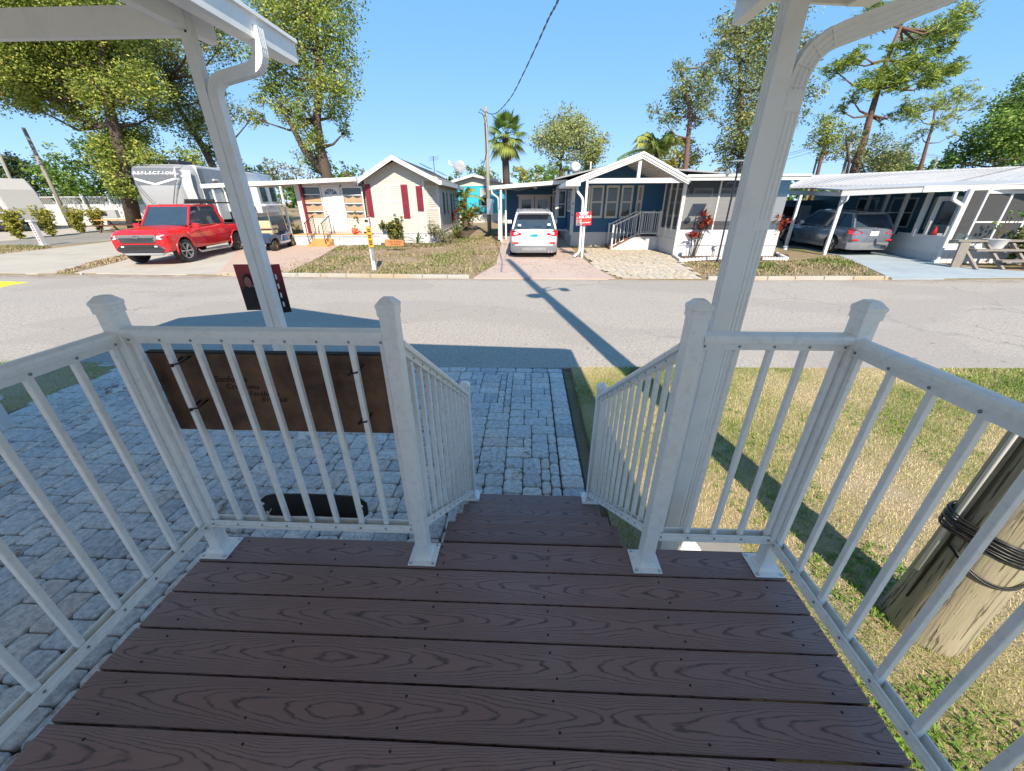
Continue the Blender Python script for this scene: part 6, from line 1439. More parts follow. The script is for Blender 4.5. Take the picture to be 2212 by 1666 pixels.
def leaves(centers, radii, n, size, seed, squash=1., asp=.55, droop=0, needle=False, tw=.22, shell=.45):
    """leaf quads gathered on twigs spread through ellipsoids"""
    r = np.random.default_rng(seed); Vs = []; cs = []
    for (c, R_, k) in zip(centers, radii, n):
        nt = max(3, k//14); d = r.normal(size=(nt, 3)); d /= np.linalg.norm(d, axis=1)[:, None]
        rad_ = R_*(shell+(1-shell)*r.uniform(0, 1, nt)**.6)*(1+.22*r.normal(size=nt)); tc = np.array(c)+d*rad_[:, None]*np.array([1, 1, squash])
        ti = r.integers(0, nt, k); p = tc[ti]+r.normal(size=(k, 3))*tw*np.array([1, 1, .8])*min(1, R_); p[:, 2] -= droop*r.uniform(0, 1, k)**2
        a = r.normal(size=(k, 3)); a[:, 2] = a[:, 2]*.6-droop*.8; a /= np.linalg.norm(a, axis=1)[:, None]
        b_ = np.cross(a, r.normal(size=(k, 3))); b_ /= np.linalg.norm(b_, axis=1)[:, None]
        s = size*r.uniform(.55, 1.3, k)[:, None]; w = s*(asp if not needle else .16)
        Vs.append(np.stack([p-a*s*.5, p+b_*w*.5, p+a*s*.5, p-b_*w*.5], 1)); tv = r.uniform(0, 1, nt)
        cs.append(np.clip(.55*tv[ti]+.45*r.uniform(0, 1, k), 0, 1))
    return np.concatenate(Vs), np.concatenate(cs)
def tree(name, label, Y, base, trunk, blobs, mat, cat='tree', bark=BARK, r0=.28, size=.16, dens=260, seed=1, group=None, squash=.9, droop=0, needle=False, dj=1.2, limb=None, tw=.22, shell=.45, colsh=0):
    """base, trunk and blobs in photo positions at depth Y: blob = (x, y, radius px[, density])"""
    t = thing(name, label, cat, group=group); r = random.Random(seed)
    B = at(base[0], base[1], Y); B.z = min(B.z, ZF(min(Y, 60))) if Y < 60 else B.z
    tp = [B]+[at(x, y, Y) for x, y in trunk]; n = len(tp)
    MB().tube(tp, [r0*(1-.65*i/(n-1)) for i in range(n)], 9).build('trunk', bark, t, smooth=True)
    cs, rs, ns = [], [], []; k_ = Y*.95/FPX
    lb = MB()
    for bl_ in blobs:
        x, y, rr = bl_[:3]; dz = r.uniform(-dj, dj); c = at(x, y, Y+dz); R_ = rr*k_; cs.append(c); rs.append(R_); ns.append(int(dens*4.6*(bl_[3] if len(bl_) > 3 else 1)*max(.25, R_**2)))
        near = min(tp[1:], key=lambda p: (p-c).length+max(0, p.z-c.z)*1.5); m = near.lerp(c, .5)+Vector((0, 0, -.12*(c-near).length))
        L_ = r0*.32; lb.tube([near, m, c], [L_, L_*.6, L_*.2], 6)
        for q in range(3 if not needle else 4):
            e = c+Vector((r.uniform(-1, 1), r.uniform(-1, 1), r.uniform(-.5, 1)))*R_*.85; lb.tube([m.lerp(c, .7), c.lerp(e, .5)+Vector((0, 0, -.05)), e], [L_*.35, L_*.2, .012], 4)
    lb.build('limbs', bark, t, smooth=True)['kind'] = 'stuff'
    V, c_ = leaves([tuple(c) for c in cs], [q*(1.0 if not needle else 1.1) for q in rs], ns, size*.8, seed, squash, droop=droop, needle=needle, tw=tw, shell=shell); c_ = np.clip(c_+colsh, 0, 1)
    quads_mesh('crown', V, LM[mat], t, c_)['kind'] = 'stuff'
    return t
# ---- big trees, left
tree('oak_tree', 'huge spreading olive green tree filling the top left corner', 26, (270, 440), [(268, 380), (262, 325), (245, 270), (232, 215), (222, 140), (225, 60)],
     [(40, 120, 62), (110, 140, 62), (185, 130, 62), (250, 130, 55), (20, 190, 45), (90, 195, 42), (150, 225, 38), (215, 200, 45), (270, 190, 40), (60, 60, 60), (150, 50, 70), (255, 60, 60), (-60, 130, 80), (-60, 40, 80), (250, 290, 36), (290, 330, 38), (300, 290, 30), (270, 375, 38), (235, 340, 30), (305, 385, 30), (250, 315, 34), (320, 345, 24), (262, 405, 26), (330, 250, 26), (20, 150, 50), (300, 180, 40), (0, 90, 60), (70, 230, 22), (175, 260, 20), (60, -30, 80), (200, -40, 90)], 'oak', r0=.42, size=.19, dens=420, seed=3, dj=2.2, squash=.8)
tree('spreading_tree', 'grey green tree with leaning trunks seen either side of the left white column', 30, (478, 430), [(470, 380), (440, 320), (415, 280), (385, 230), (365, 170)],
     [(330, 130, 42), (385, 120, 40), (350, 180, 36), (400, 190, 38), (345, 235, 30, .8), (395, 250, 36), (440, 255, 30), (430, 300, 28), (470, 330, 24), (500, 245, 26, .7), (330, 60, 45), (420, 40, 50), (480, 100, 32), (455, 190, 26), (545, 255, 18, .7)], 'grey', r0=.3, size=.2, dens=260, seed=5, group='tall trees behind the left lots')
tree('tall_tree', 'tall twin trunk tree with thick ivy covered base, left of the cream house gable', 27, (712, 425), [(705, 372), (692, 320), (684, 260), (690, 180), (688, 110), (672, 30)],
     [(600, 60, 42), (660, 50, 42), (720, 60, 38), (570, 120, 32), (620, 120, 34), (680, 120, 38), (735, 130, 32), (600, 180, 30), (650, 185, 28), (700, 190, 34), (745, 190, 26), (575, 210, 24, .8), (620, 235, 26), (725, 240, 26), (745, 285, 14), (650, 270, 18), (675, 300, 24), (668, 340, 26), (690, 355, 24), (640, 0, 45), (720, -10, 45), (570, 20, 36), (560, 260, 14, .6), (655, 230, 18)], 'oak', r0=.36, size=.19, dens=300, seed=8, group='tall trees behind the left lots', colsh=-.05)
tt = bpy.data.objects['tall_tree']; MB().tube([at(700, 375, 27), at(655, 320, 27), at(625, 262, 27), at(600, 215, 27)], [.26, .2, .14, .08], 8).build('trunk', BARK, tt, smooth=True)
# ---- low trees and bushes at the back
def bush_row(items, mat, label, Y, name='bush', seed=20, size=.2, cat='bush', group=None, dens=260, top=1.0):
    for i, (x, y, w, h, lab) in enumerate(items):
        k_ = Y*.95/FPX; t = thing(name, lab, cat, group=group); cs, rs, ns = [], [], []; r = random.Random(seed+i)
        for q in range(max(3, int(w/14))):
            xx = x+r.uniform(-.5, .5)*w*.8; yy = y-h*.5+r.uniform(-.35, .45)*h; R_ = min(w, h)*.34*r.uniform(.7, 1.15); c = at(xx, yy, Y+r.uniform(-1, 1.5)); cs.append(c); rs.append(R_*k_); ns.append(int(dens*max(.3, (R_*k_)**2)))
        V, c_ = leaves(cs, rs, ns, size, seed+i, .9, shell=.3); quads_mesh('foliage', V, LM[mat], t, c_)['kind'] = 'stuff'
        b = MB(); b0 = at(x, y, Y)
        for q in range(3): b.tube([b0+Vector((r.uniform(-.4, .4), 0, -1.5)), cs[q % len(cs)]], [.08, .03], 5)
        b.build('stems', BARK, t)['kind'] = 'stuff'
bush_row([(40, 420, 110, 85, 'dark evergreen tree at the far left behind the motorhome')], 'dark', '', 40, 'evergreen_tree', 30, .3, 'tree')
bush_row([(165, 425, 150, 115, 'bright green bushy tree behind the white lattice fence'), (255, 420, 90, 70, 'green bush at the foot of the huge tree')], 'green', '', 34, 'bushy_tree', 40, .26, 'tree')
bush_row([(370, 395, 130, 75, 'olive green tree behind the large grey trailer'), (470, 395, 110, 60, 'low olive tree behind the left white column')], 'oak', '', 42, 'distant_tree', 50, .3, 'tree', 'low trees along the back', 200)
bush_row([(600, 388, 75, 48, 'pale bare topped tree right of the left column'), (640, 392, 60, 38, 'pale tree beside the ivy covered trunk'), (765, 385, 60, 25, 'pale distant tree left of the cream gable')], 'pale', '', 50, 'distant_tree', 60, .28, 'tree', 'low trees along the back', 130)
bush_row([(545, 392, 50, 55, 'blue green distant tree right of the left column')], 'dark', '', 52, 'distant_tree', 66, .28, 'tree', 'low trees along the back', 200)
bush_row([(1015, 400, 70, 40, 'dark green distant tree above the turquoise house'), (1065, 400, 60, 50, 'olive distant tree behind the thin pole'), (1180, 395, 110, 42, 'fresh green tree line right of the fan palm')], 'green', '', 46, 'distant_tree', 70, .26, 'tree', 'low trees along the back')
bush_row([(1140, 395, 60, 38, 'yellow green palmettos right of the fan palm')], 'hedge', '', 44, 'distant_tree', 80, .26, 'tree', 'low trees along the back')
bush_row([(1560, 392, 60, 30, 'pale distant tree right of the porch gable')], 'pale', '', 50, 'distant_tree', 90, .28, 'tree', 'low trees along the back', 160)
bush_row([(1900, 385, 130, 70, 'dense green tree behind the leaning pine trunk'), (1960, 380, 60, 40, 'dark tree right of the pine trunk')], 'grey', '', 40, 'distant_tree', 95, .26, 'tree', 'low trees along the back')
# wide distant wood that reads as one mass
r = np.random.default_rng(77); cs = []; rs = []; ns = []
for k in range(330):
    x = -130+320*k/329+r.uniform(-2, 2); cs.append((x, 75+r.uniform(-4, 8), ZF(60)+r.uniform(.2, 1)**1.5*(4.2+1.8*math.sin(x*.11)+1.2*math.sin(x*.31))+.4)); rs.append(r.uniform(1.4, 2.6)); ns.append(330)
V, c_ = leaves(cs, rs, ns, .55, 5, .9, shell=.2); quads_mesh('distant_wood', V, LM['green'], None, c_*.7)['kind'] = 'stuff'
# ---- centre: bare tree, fan palm
tree('bare_tree', 'sparse pale tree with bare branches standing above the blue carport', 32, (1212, 395), [(1212, 370), (1210, 345), (1222, 320), (1225, 295)],
     [(1190, 290, 34, .55), (1225, 275, 36, .6), (1260, 295, 30, .6), (1200, 320, 26, .5), (1245, 325, 28, .6), (1170, 305, 20, .4), (1285, 325, 22, 1.2), (1270, 350, 18, 1.5), (1300, 300, 14, .8), (1210, 300, 30, .6), (1240, 270, 24, .7)], 'bare', r0=.16, size=.2, dens=420, seed=12, dj=1.2, shell=.2)
fp = thing('fan_palm', 'tall fan palm with hanging brown fronds behind the carport roof', 'palm tree'); YF = 30
pts = [at(1095, 420, YF), at(1093, 370, YF), at(1091, 330, YF), at(1093, 292, YF)]
MB().tube(pts, [.26, .24, .23, .2], 12).build('trunk', BARK, fp, smooth=True)
def fan_frond(par, base, dirv, L_, blade, mat, col, rng_, n=22, droop=.25):
    d = Vector(dirv).normalized(); e = base+d*L_; side = d.cross(Vector((0, 0, 1)));
    side = side.normalized() if side.length > .05 else Vector((1, 0, 0)); upv = side.cross(d)
    Vq = []; cq = []
    for k in range(n):
        a = rad(-105+210*k/(n-1)); v = (d*math.cos(a)+side*math.sin(a)).normalized(); ln = blade*(1-.25*abs(k-n/2)/(n/2)); tip = e+v*ln+Vector((0, 0, -droop*ln*(.6+abs(math.sin(a)))))
        mid = e+v*ln*.55+Vector((0, 0, -droop*.15*ln)); w = (upv*.25+v.cross(upv)).normalized()*ln*.062
        Vq += [[e, mid-w, tip, mid+w]]; cq.append(min(1, max(0, col+rng_.uniform(-.2, .2))))
    o = quads_mesh('frond', np.array([[tuple(p) for p in q] for q in Vq]), LM[mat], par, np.array(cq))
    MB().tube([base, e], .018, 4).build('stalk', LM[mat], o)
rr = random.Random(4); topv = pts[-1]
for k in range(26):
    a = k*2.399; el = rad(70-115*(k/25)); fan_frond(fp, topv+Vector((0, 0, .1-.3*k/25)), (math.cos(a)*math.cos(el), math.sin(a)*math.cos(el), math.sin(el)), .78, .85, 'palm', .25+.5*(k/25), rr, droop=.2+.35*(k/25))
for k in range(7):
    a = k*1.1; MB().tube([topv+Vector((0, 0, -.3)), topv+Vector((math.cos(a)*.35, math.sin(a)*.35, -.7)), topv+Vector((math.cos(a)*.32, math.sin(a)*.3, -1.5))], [.04, .12, .02], 5).build('dead_frond', plain('dry_frond', (.30, .17, .08), .9) if k == 0 else bpy.data.materials['dry_frond'], fp)
def feather_palm(name, label, top, n, L_, seed, mat='palm', leaf=.32, group=None, trunk=None):
    t = thing(name, label, 'palm tree', group=group); r = random.Random(seed)
    if trunk: MB().tube([trunk, top], [.15, .11], 8).build('trunk', BARK, t, smooth=True)
    for k in range(n):
        a = k*2.399+r.uniform(-.2, .2); el = rad(r.uniform(15, 75)); P = []; d = Vector((math.cos(a), math.sin(a), 0)); L2 = L_*r.uniform(.8, 1.1)
        for i in range(9): s = i/8*L2; P.append(top+d*s*math.cos(el)*(1)+Vector((0, 0, s*math.sin(el)-.42*s*s*(1.2/L_))))
        Vq = []; cq = []
        for i in range(1, 9):
            for f_ in (0, .33, .66):
                p = P[i-1].lerp(P[i], f_); t_ = (P[i]-P[i-1]).normalized(); sd_ = t_.cross(Vector((0, 0, 1))).normalized()
                for s in (-1, 1):
                    tip = p+sd_*s*leaf*(1.1-i/12)+t_*leaf*.5+Vector((0, 0, -leaf*.55)); w = t_*leaf*.07; Vq.append([tuple(p-w), tuple(p+w), tuple(tip+w*.3), tuple(tip-w*.3)]); cq.append(r.uniform(.2, 1) if k % 4 else r.uniform(.7, 1))
        o = quads_mesh('frond', np.array(Vq), LM[mat], t, np.array(cq)); MB().tube(P, .02, 4).build('stalk', LM[mat], o)
    return t
feather_palm('feather_palm', 'yellowing feather palm rising behind the porch gable', at(1418, 330, 27), 18, 2.4, 3, leaf=.6, trunk=at(1418, 420, 27))
feather_palm('small_palm', 'small arching palm against the right side of the cream house', at(1005, 425, 29), 9, 1.3, 5, leaf=.3, trunk=at(1005, 490, 27))
feather_palm('small_palm', 'low arching palm beside the turquoise wall', at(1008, 462, 27), 8, 1.0, 6, leaf=.25, trunk=at(1006, 490, 26))
# ---- right hand trees
tree('slender_tree', 'slender reddish trunk tree with tufted crown behind the porch gable', 26, (1478, 400), [(1482, 350), (1486, 300), (1492, 250), (1482, 200), (1470, 150)],
     [(1468, 148, 16), (1475, 185, 18), (1470, 215, 22), (1515, 180, 22), (1530, 150, 20), (1500, 225, 24), (1435, 262, 14, .7), (1450, 295, 16, .6), (1525, 215, 22), (1540, 250, 12, .5), (1460, 250, 14), (1498, 262, 14), (1412, 240, 14, .5), (1545, 120, 14)], 'grey', bark=REDB, r0=.17, size=.16, dens=380, seed=21, dj=.8, group='tall trees behind the right lots')
tree('tall_tree', 'tall feathery tree left of the right white column', 28, (1600, 410), [(1600, 340), (1598, 270), (1600, 200), (1598, 130), (1592, 70)],
     [(1560, 60, 20, .7), (1590, 55, 24), (1620, 60, 26), (1650, 80, 26), (1560, 110, 20, .7), (1600, 110, 26), (1640, 130, 28), (1570, 160, 18, .8), (1610, 170, 24), (1650, 185, 28), (1590, 215, 22), (1640, 235, 26), (1590, 255, 26), (1620, 290, 34), (1600, 330, 34), (1570, 310, 24), (1650, 330, 30), (1560, 350, 14, .6), (1745, 90, 16), (1755, 200, 20, .7), (1740, 140, 18), (1690, 40, 40), (1680, 150, 30), (1725, 250, 16, .6)], 'grey', bark=BARK, r0=.2, size=.18, dens=330, seed=23, dj=1.5, group='tall trees behind the right lots', colsh=.05)
tree('yellow_tree', 'yellow leaved low tree between the porch gable and the room roof', 31, (1460, 400), [(1465, 370), (1470, 340)],
     [(1440, 340, 22), (1470, 350, 24), (1500, 340, 18), (1485, 310, 14), (1450, 362, 16)], 'hedge', r0=.12, size=.2, dens=300, seed=25)
tree('pine_tree', 'tall leaning pine with open tufted crown at the upper right', 30, (1838, 400), [(1850, 350), (1866, 305), (1880, 250), (1898, 190), (1915, 130), (1945, 60)],
     [(1800, 150, 18), (1830, 135, 20), (1860, 120, 16), (1905, 165, 24), (1950, 150, 28), (1990, 140, 26), (2030, 155, 24), (2065, 150, 20), (1870, 180, 22), (1935, 185, 22), (2000, 175, 20), (1840, 215, 14, .7), (1815, 240, 12, .6), (1960, 90, 24), (2010, 75, 26), (2050, 60, 26), (2080, 30, 22), (1920, 40, 22), (1890, 20, 22), (1960, 20, 24), (1960, 240, 20), (1920, 255, 14, .6), (2040, 105, 16), (1925, 105, 12)], 'pine', bark=REDB, r0=.26, size=.42, dens=230, seed=27, needle=True, dj=1.4, group='pines at the right', squash=.85, tw=.13, shell=.1)
tree('pine_tree', 'smaller open pine right of the leaning pine', 36, (1985, 400), [(1992, 350), (2003, 310), (2015, 270), (2020, 235)],
     [(1980, 250, 16, .7), (2010, 225, 20, .7), (2045, 215, 20, .8), (2080, 215, 18, .8), (2105, 230, 16, .6), (2060, 245, 16, .7), (2030, 265, 18, .7), (1990, 290, 16, .6), (2080, 200, 18, .6), (2060, 290, 12, .4), (1960, 230, 14, .5)], 'pine', bark=REDB, r0=.16, size=.42, dens=170, seed=29, needle=True, dj=1.2, group='pines at the right', squash=.8, tw=.14, shell=.2, colsh=.2)
tree('small_tree', 'small olive tree directly right of the right white downspout', 28, (1765, 400), [(1772, 350), (1785, 300), (1790, 265)],
     [(1785, 260, 16), (1775, 285, 18), (1800, 285, 20), (1765, 310, 16), (1800, 315, 16), (1780, 335, 14)], 'oak', bark=REDB, r0=.13, size=.15, dens=420, seed=31, group='small trees at the right')
tree('small_tree', 'small forked tree left of the leaning pine trunk', 29, (1830, 400), [(1835, 350), (1828, 300)],
     [(1830, 290, 16), (1850, 305, 16), (1815, 330, 12, .7), (1900, 300, 18), (1885, 335, 20), (1930, 330, 22), (1955, 345, 16, .7)], 'grey', bark=BARK, r0=.12, size=.15, dens=360, seed=33, group='small trees at the right')
tree('leafy_tree', 'bright green leafy tree hanging in from the right edge', 25, (2290, 420), [(2280, 360), (2260, 320), (2235, 290)],
     [(2180, 240, 26), (2210, 215, 30), (2150, 275, 28), (2195, 280, 34), (2110, 305, 24), (2150, 320, 30), (2200, 320, 30), (2070, 330, 20), (2100, 345, 18), (2230, 260, 40), (2050, 350, 14), (2240, 330, 40), (2215, 180, 18)], 'green', r0=.3, size=.2, dens=380, seed=35)

# ------------------------------------------------------------------ shrubs and plants
def shrub(label, p, w, h, mat, seed, size=.09, dens=900, name='shrub', group=None):
    t = thing(name, label, 'shrub', (p[0], p[1], p[2]), group=group); r = random.Random(seed); cs, rs, ns = [], [], []
    for q in range(7): R_ = w*.28*r.uniform(.7, 1.1); cs.append((r.uniform(-.32, .32)*w, r.uniform(-.25, .25)*w, h*(.3+.6*q/6*r.uniform(.8, 1)))); rs.append(R_); ns.append(int(dens*R_+40))
    V, c_ = leaves(cs, rs, ns, size, seed, 1., shell=.2, tw=.1); quads_mesh('foliage', V, LM[mat], t, c_)['kind'] = 'stuff'
    b = MB()
    for q in range(5): b.tube([(r.uniform(-.08, .08), r.uniform(-.08, .08), 0), (cs[q][0]*.5, cs[q][1]*.5, h*.35), cs[q]], [.015, .012, .006], 5)
    b.build('stems', BARK, t)['kind'] = 'stuff'; return t
def strap_plant(label, p, n, L_, mat, seed, w=.06, stem=0, name='strap_leaf_plant', up=.9, group=None, col=(0, 1)):
    t = thing(name, label, 'plant', (p[0], p[1], p[2]), group=group); r = random.Random(seed); Vq = []; cq = []; b = MB()
    heads = [(0, 0, 0)] if not stem else [(r.uniform(-.3, .3)*stem*.6, r.uniform(-.2, .2)*stem*.6, stem*r.uniform(.3, 1)) for _ in range(7)]
    for hd in heads:
        hd = Vector(hd)
        if stem: b.tube([(hd.x*.2, hd.y*.2, 0), (hd.x*.6, hd.y*.6, hd.z*.5), hd], [.018, .014, .012], 5)
        for k in range(n):
            a = r.uniform(0, 6.28); e = r.uniform(.15, up); d = Vector((math.cos(a)*math.cos(e*1.57), math.sin(a)*math.cos(e*1.57), math.sin(e*1.57))); l = L_*r.uniform(.6, 1.1); sd_ = d.cross(Vector((0, 0, 1))).normalized()*w/2
            m = hd+d*l*.5; tip = hd+d*l+Vector((0, 0, -.25*l)); c = r.uniform(*col)
            Vq += [[tuple(hd-sd_*.4), tuple(hd+sd_*.4), tuple(m+sd_), tuple(m-sd_)], [tuple(m-sd_), tuple(m+sd_), tuple(tip+sd_*.1), tuple(tip-sd_*.1)]]; cq += [c, c]
    quads_mesh('leaves', np.array(Vq), LM[mat], t, np.array(cq))['kind'] = 'stuff'
    if stem: b.build('stems', BARK, t)['kind'] = 'stuff'
    return t
def G3(z, x, y): p = gf(*z(x, y)); return (p.x, p.y, p.z)
shrub('loose leggy shrub in front of the right porch window of the cream house', G3(ZA, 850, 1005), .9, 1.5, 'shrub', 1, .07, 350)
shrub('yellow green leafy shrub under the large front window', G3(ZA, 1150, 1010), 1.25, 1.15, 'shrub', 2, .09, 1300)
strap_plant('dark red crowned plant rising above the yellow green shrub', G3(ZA, 1110, 1000), 12, .38, 'red', 3, .07, 1.75, 'shrub', col=(0, .5))
strap_plant('broad green strap leaf plant right of the yellow green shrub', G3(ZA, 1390, 1005), 26, .8, 'green', 4, .09)
shrub('dry tangled shrub at the right corner of the cream house', G3(ZA, 1620, 1005), 1.3, .85, 'pale', 5, .06, 900)
strap_plant('big grey green strap leaf plant beside the cream house side wall', G3(ZA, 1770, 960), 46, 1.1, 'grey', 6, .1)
shrub('round green and orange shrub in front of the turquoise house', G3(ZA, 1900, 880), 1.7, 1.8, 'shrub', 7, .1, 1500)
strap_plant('small dark red plant behind the strap leaf plant', G3(ZA, 1740, 900), 14, .4, 'red', 8, .07, 1.5, 'shrub', col=(0, .4))
strap_plant('tall red cordyline in front of the screened room', G3(ZC, 720, 1275), 26, .42, 'red', 9, .07, 1.75, 'cordyline', group='red cordylines')
strap_plant('smaller faded red cordyline by the right white column', G3(ZC, 1560, 1270), 15, .4, 'red', 10, .06, 1.3, 'cordyline', group='red cordylines', col=(.3, 1))
MB().b2((0, 0, 0), (.01, .01, .01)) 
# mulch beds
far_sheet('planting_bed', [G3(ZA, 700, 1035)[:2], G3(ZA, 1000, 1030)[:2], G3(ZA, 1500, 1050)[:2], G3(ZA, 1800, 1010)[:2], G3(ZA, 2000, 850)[:2], G3(ZA, 1900, 830)[:2], (-4.9, 20.4), (-8, 19.8)], .01, MT['mulch'])
far_sheet('planting_bed', [G3(ZC, 505, 1272)[:2], G3(ZC, 585, 1335)[:2], G3(ZC, 1770, 1325)[:2], G3(ZC, 1780, 1260)[:2], G3(ZC, 1500, 1210)[:2]], .01, MT['mulch'])
ed = thing('scalloped_edging', 'white scalloped edging stones round the red plants', 'garden edging')
def edge_run(p, q, n):
    p, q = Vector(p), Vector(q)
    me = MB().lathe([(.07, -.02), (.075, 0), (.07, .02)], (0, 0, 0), 12, 'Y').mesh('edging_scallop', MT['white'], smooth=40)
    for k in range(n):
        c = p.lerp(q, (k+.5)/n); o = bpy.data.objects.new('edging_scallop', me); link(o, ed); o.location = c+Vector((0, 0, .05)); o.rotation_euler = (0, 0, math.atan2(q.y-p.y, q.x-p.x)); o.scale = ((q-p).length/n/.15, 1.4, 1)
edge_run(G3(ZC, 500, 1278), G3(ZC, 580, 1338), 12); edge_run(G3(ZC, 580, 1338), G3(ZC, 1050, 1310), 12); edge_run(G3(ZC, 1480, 1318), G3(ZC, 1760, 1325), 9); edge_run(G3(ZC, 1760, 1325), G3(ZC, 1630, 1260), 8)
hl_ = [(230, 985, 60, 670), (590, 955, 400, 650), (905, 915, 780, 650), (1120, 895, 1000, 650)]
for i, (bx, by, tx, ty) in enumerate(hl_):
    p = gf(*ZL(bx, by)); tp = a3(ZL, tx, ty, p.y); h = max(1.0, tp.z-p.z); t = thing('clipped_bush', ['first', 'second', 'third', 'fourth'][i]+' clipped yellow green bush from the left in the row beside the drive', 'bush', tuple(p), group='clipped bushes along the left drive')
    cs, rs, ns = [], [], []; r = random.Random(i)
    for q in range(9): f_ = q/8; w = (.20+.30*f_)*(1 if i < 3 else .8); cs.append((r.uniform(-.25, .25)*w, r.uniform(-.2, .2)*w, h*(.12+.78*f_))); rs.append(w*1.0); ns.append(1000)
    V, c_ = leaves(cs, rs, ns, .085, i, .6, shell=.3, tw=.06); quads_mesh('foliage', V, LM['hedge'], t, c_)['kind'] = 'stuff'
    b = MB(); 
    for q in range(4): b.tube([(r.uniform(-.06, .06), 0, 0), (r.uniform(-.15, .15), 0, h*.6)], .02, 5)
    b.build('stems', BARK, t)['kind'] = 'stuff'

# ------------------------------------------------------------------ poles, wires, fence, small things
def far_pole(label, base, top, Y, r=.12, name='utility_pole', mat='greypole', parts=()):
    b_, t_ = at(*base, Y), at(*top, Y); t = thing(name, label, 'utility pole', (b_.x, b_.y, min(b_.z, ZF(min(Y, 59)))), group='utility poles in the distance')
    z0 = min(b_.z, ZF(min(Y, 59))); MB().tube([(0, 0, 0), (t_.x-b_.x, 0, t_.z-z0)], r, 10, r2=r*.75).build('shaft', MT[mat], t, smooth=True); return t, t_
t, tcp = far_pole('thin weathered pole with a looping cable between the two centre houses', (1058, 515), (1048.5, 231), 24, .12)
up1 = lambda pts, r=.012, par=None, nm='cable': MB().tube(pts, r, 5).build(nm, MT['black'], par)
lp = t.location
loc = lambda p: Vector(p)-Vector(lp)
up1([loc(at(x, y, 23.8)) for x, y in ((1050, 245), (1038, 236), (1034, 243), (1042, 246), (1048, 262), (1050, 300), (1051, 330), (1040, 375), (1043, 383), (1051, 372))], .02, t)
MB().b2((-.1, -.25, 1.3), (.25, -.12, 2.1)).build('meter_box', MT['alloy'], t)
w_ = thing('overhead_wire', 'black twisted service wire running up out of the picture from the thin pole', 'wire')
wp_ = [at(1049, 240, 23.8), at(1056, 245, 23.4), at(1068, 246, 22.5), at(1082, 236, 21), at(1105, 208, 18), at(1130, 160, 15), at(1160, 96, 12), at(1185, 40, 10), at(1207, -4, 8.6), at(1240, -120, 6.8)]
def cat(P, n=7):
    o = []
    for i in range(len(P)-1):
        p0, p1, p2, p3 = P[max(i-1, 0)], P[i], P[i+1], P[min(i+2, len(P)-1)]
        for k in range(n): s = k/n; o.append(.5*((2*p1)+(p2-p0)*s+(2*p0-5*p1+4*p2-p3)*s*s+(3*p1-p0-3*p2+p3)*s**3))
    return o+[P[-1]]
cw = cat(wp_, 9)
for ph in (0, 3.14): MB().tube([p+Vector((math.cos(i*1.1+ph)*.012, 0, math.sin(i*1.1+ph)*.012)) for i, p in enumerate(cw)], .011, 5).build('strand', MT['black'], w_)
t, _ = far_pole('leaning grey pole with meter boxes in front of the white fence', (141, 462), (50, 276), 29, .13); MB().b2((.2, -.3, .6), (.6, -.15, 1.5)).build('meter_box', MT['alloy'], t)
far_pole('brown wooden pole at the far left edge behind the motorhome', (40, 430), (-6, 325), 36, .14)
t, tr_ = far_pole('pale pole with a grey transformer beside the leaning pine', (1822, 400), (1843, 285), 33, .12); MB().lathe([(.2, -.4), (.24, -.3), (.24, .3), (.2, .4)], (0, 0, 0), 12).build('transformer', MT['alloy'], t, loc=(tr_.x-t.location.x-.3, -.1, tr_.z-t.location.z-.7), smooth=40)
far_pole('thin grey pole right of the right downspout', (1752, 400), (1766, 340), 34, .09); far_pole('thin grey pole behind the smaller pine', (2010, 400), (2026, 340), 38, .09)
wr_ = thing('overhead_wire', 'thin overhead lines crossing behind the pine at the right', 'wire')
for dy in (0, 5, 14): MB().tube([at(1650, 345+dy, 34), at(1843, 296+dy*.5, 33), at(1900, 318+dy, 34), at(2040, 338+dy*.3, 38), at(2230, 330+dy, 42)], .012, 4).build('line', MT['alloy'], wr_)
# white vinyl fence with lattice
fn = thing('vinyl_fence', 'white vinyl privacy fence with lattice top behind the left drives', 'fence')
YFc = 31.5; fz0 = ZF(31.5)-.1; fa, fb = at(70, 440, YFc), at(330, 440, YFc-1); ftp = a3(ZL, 900, 520, YFc).z; fz1 = a3(ZL, 900, 595, YFc).z
n = 5
for k in range(n):
    pa_, pb_ = fa.lerp(fb, k/n), fa.lerp(fb, (k+1)/n); x0, x1 = pa_.x+.06, pb_.x-.06
    MB().b2((x0, YFc-.02, fz0+.05), (x1, YFc+.02, fz1)).build('fence_panel', MT['whitevinyl'], fn)
    b = MB(); h_ = ftp-fz1; m = int((x1-x0)/.15)
    for q in range(-3, m+1):
        for s in (0, 1):
            xa_, xb_ = x0+q*.15, x0+q*.15+h_; 
            if s: xa_, xb_ = xb_, xa_
            if min(xa_, xb_) < x0-.02 or max(xa_, xb_) > x1+.02: continue
            b.beam((xa_, YFc+.006*s, fz1), (xb_, YFc+.006*s, ftp), .006, .04, up=(0, 1, 0))
    b.build('lattice', MT['whitevinyl'], fn)['kind'] = 'stuff'
    MB().b2((x0, YFc-.03, ftp), (x1, YFc+.03, ftp+.07)).build('fence_rail', MT['whitevinyl'], fn)
for k in range(n+1): p = fa.lerp(fb, k/n); MB().b2((p.x-.07, YFc-.07, fz0-.1), (p.x+.07, YFc+.07, ftp+.25)).build('fence_post', MT['whitevinyl'], fn)
gb_ = thing('utility_box', 'low grey box with dark grille standing against the white fence', 'box', tuple(a3(ZL, 1190, 745, 30.5)))
MB().b2((-1.0, -.2, 0), (1.0, .1, .55)).build('case', MT['rvmid'], gb_, bevel=.02); MB().b2((-.35, -.22, .15), (.3, -.2, .45)).build('grille', MT['black'], gb_)
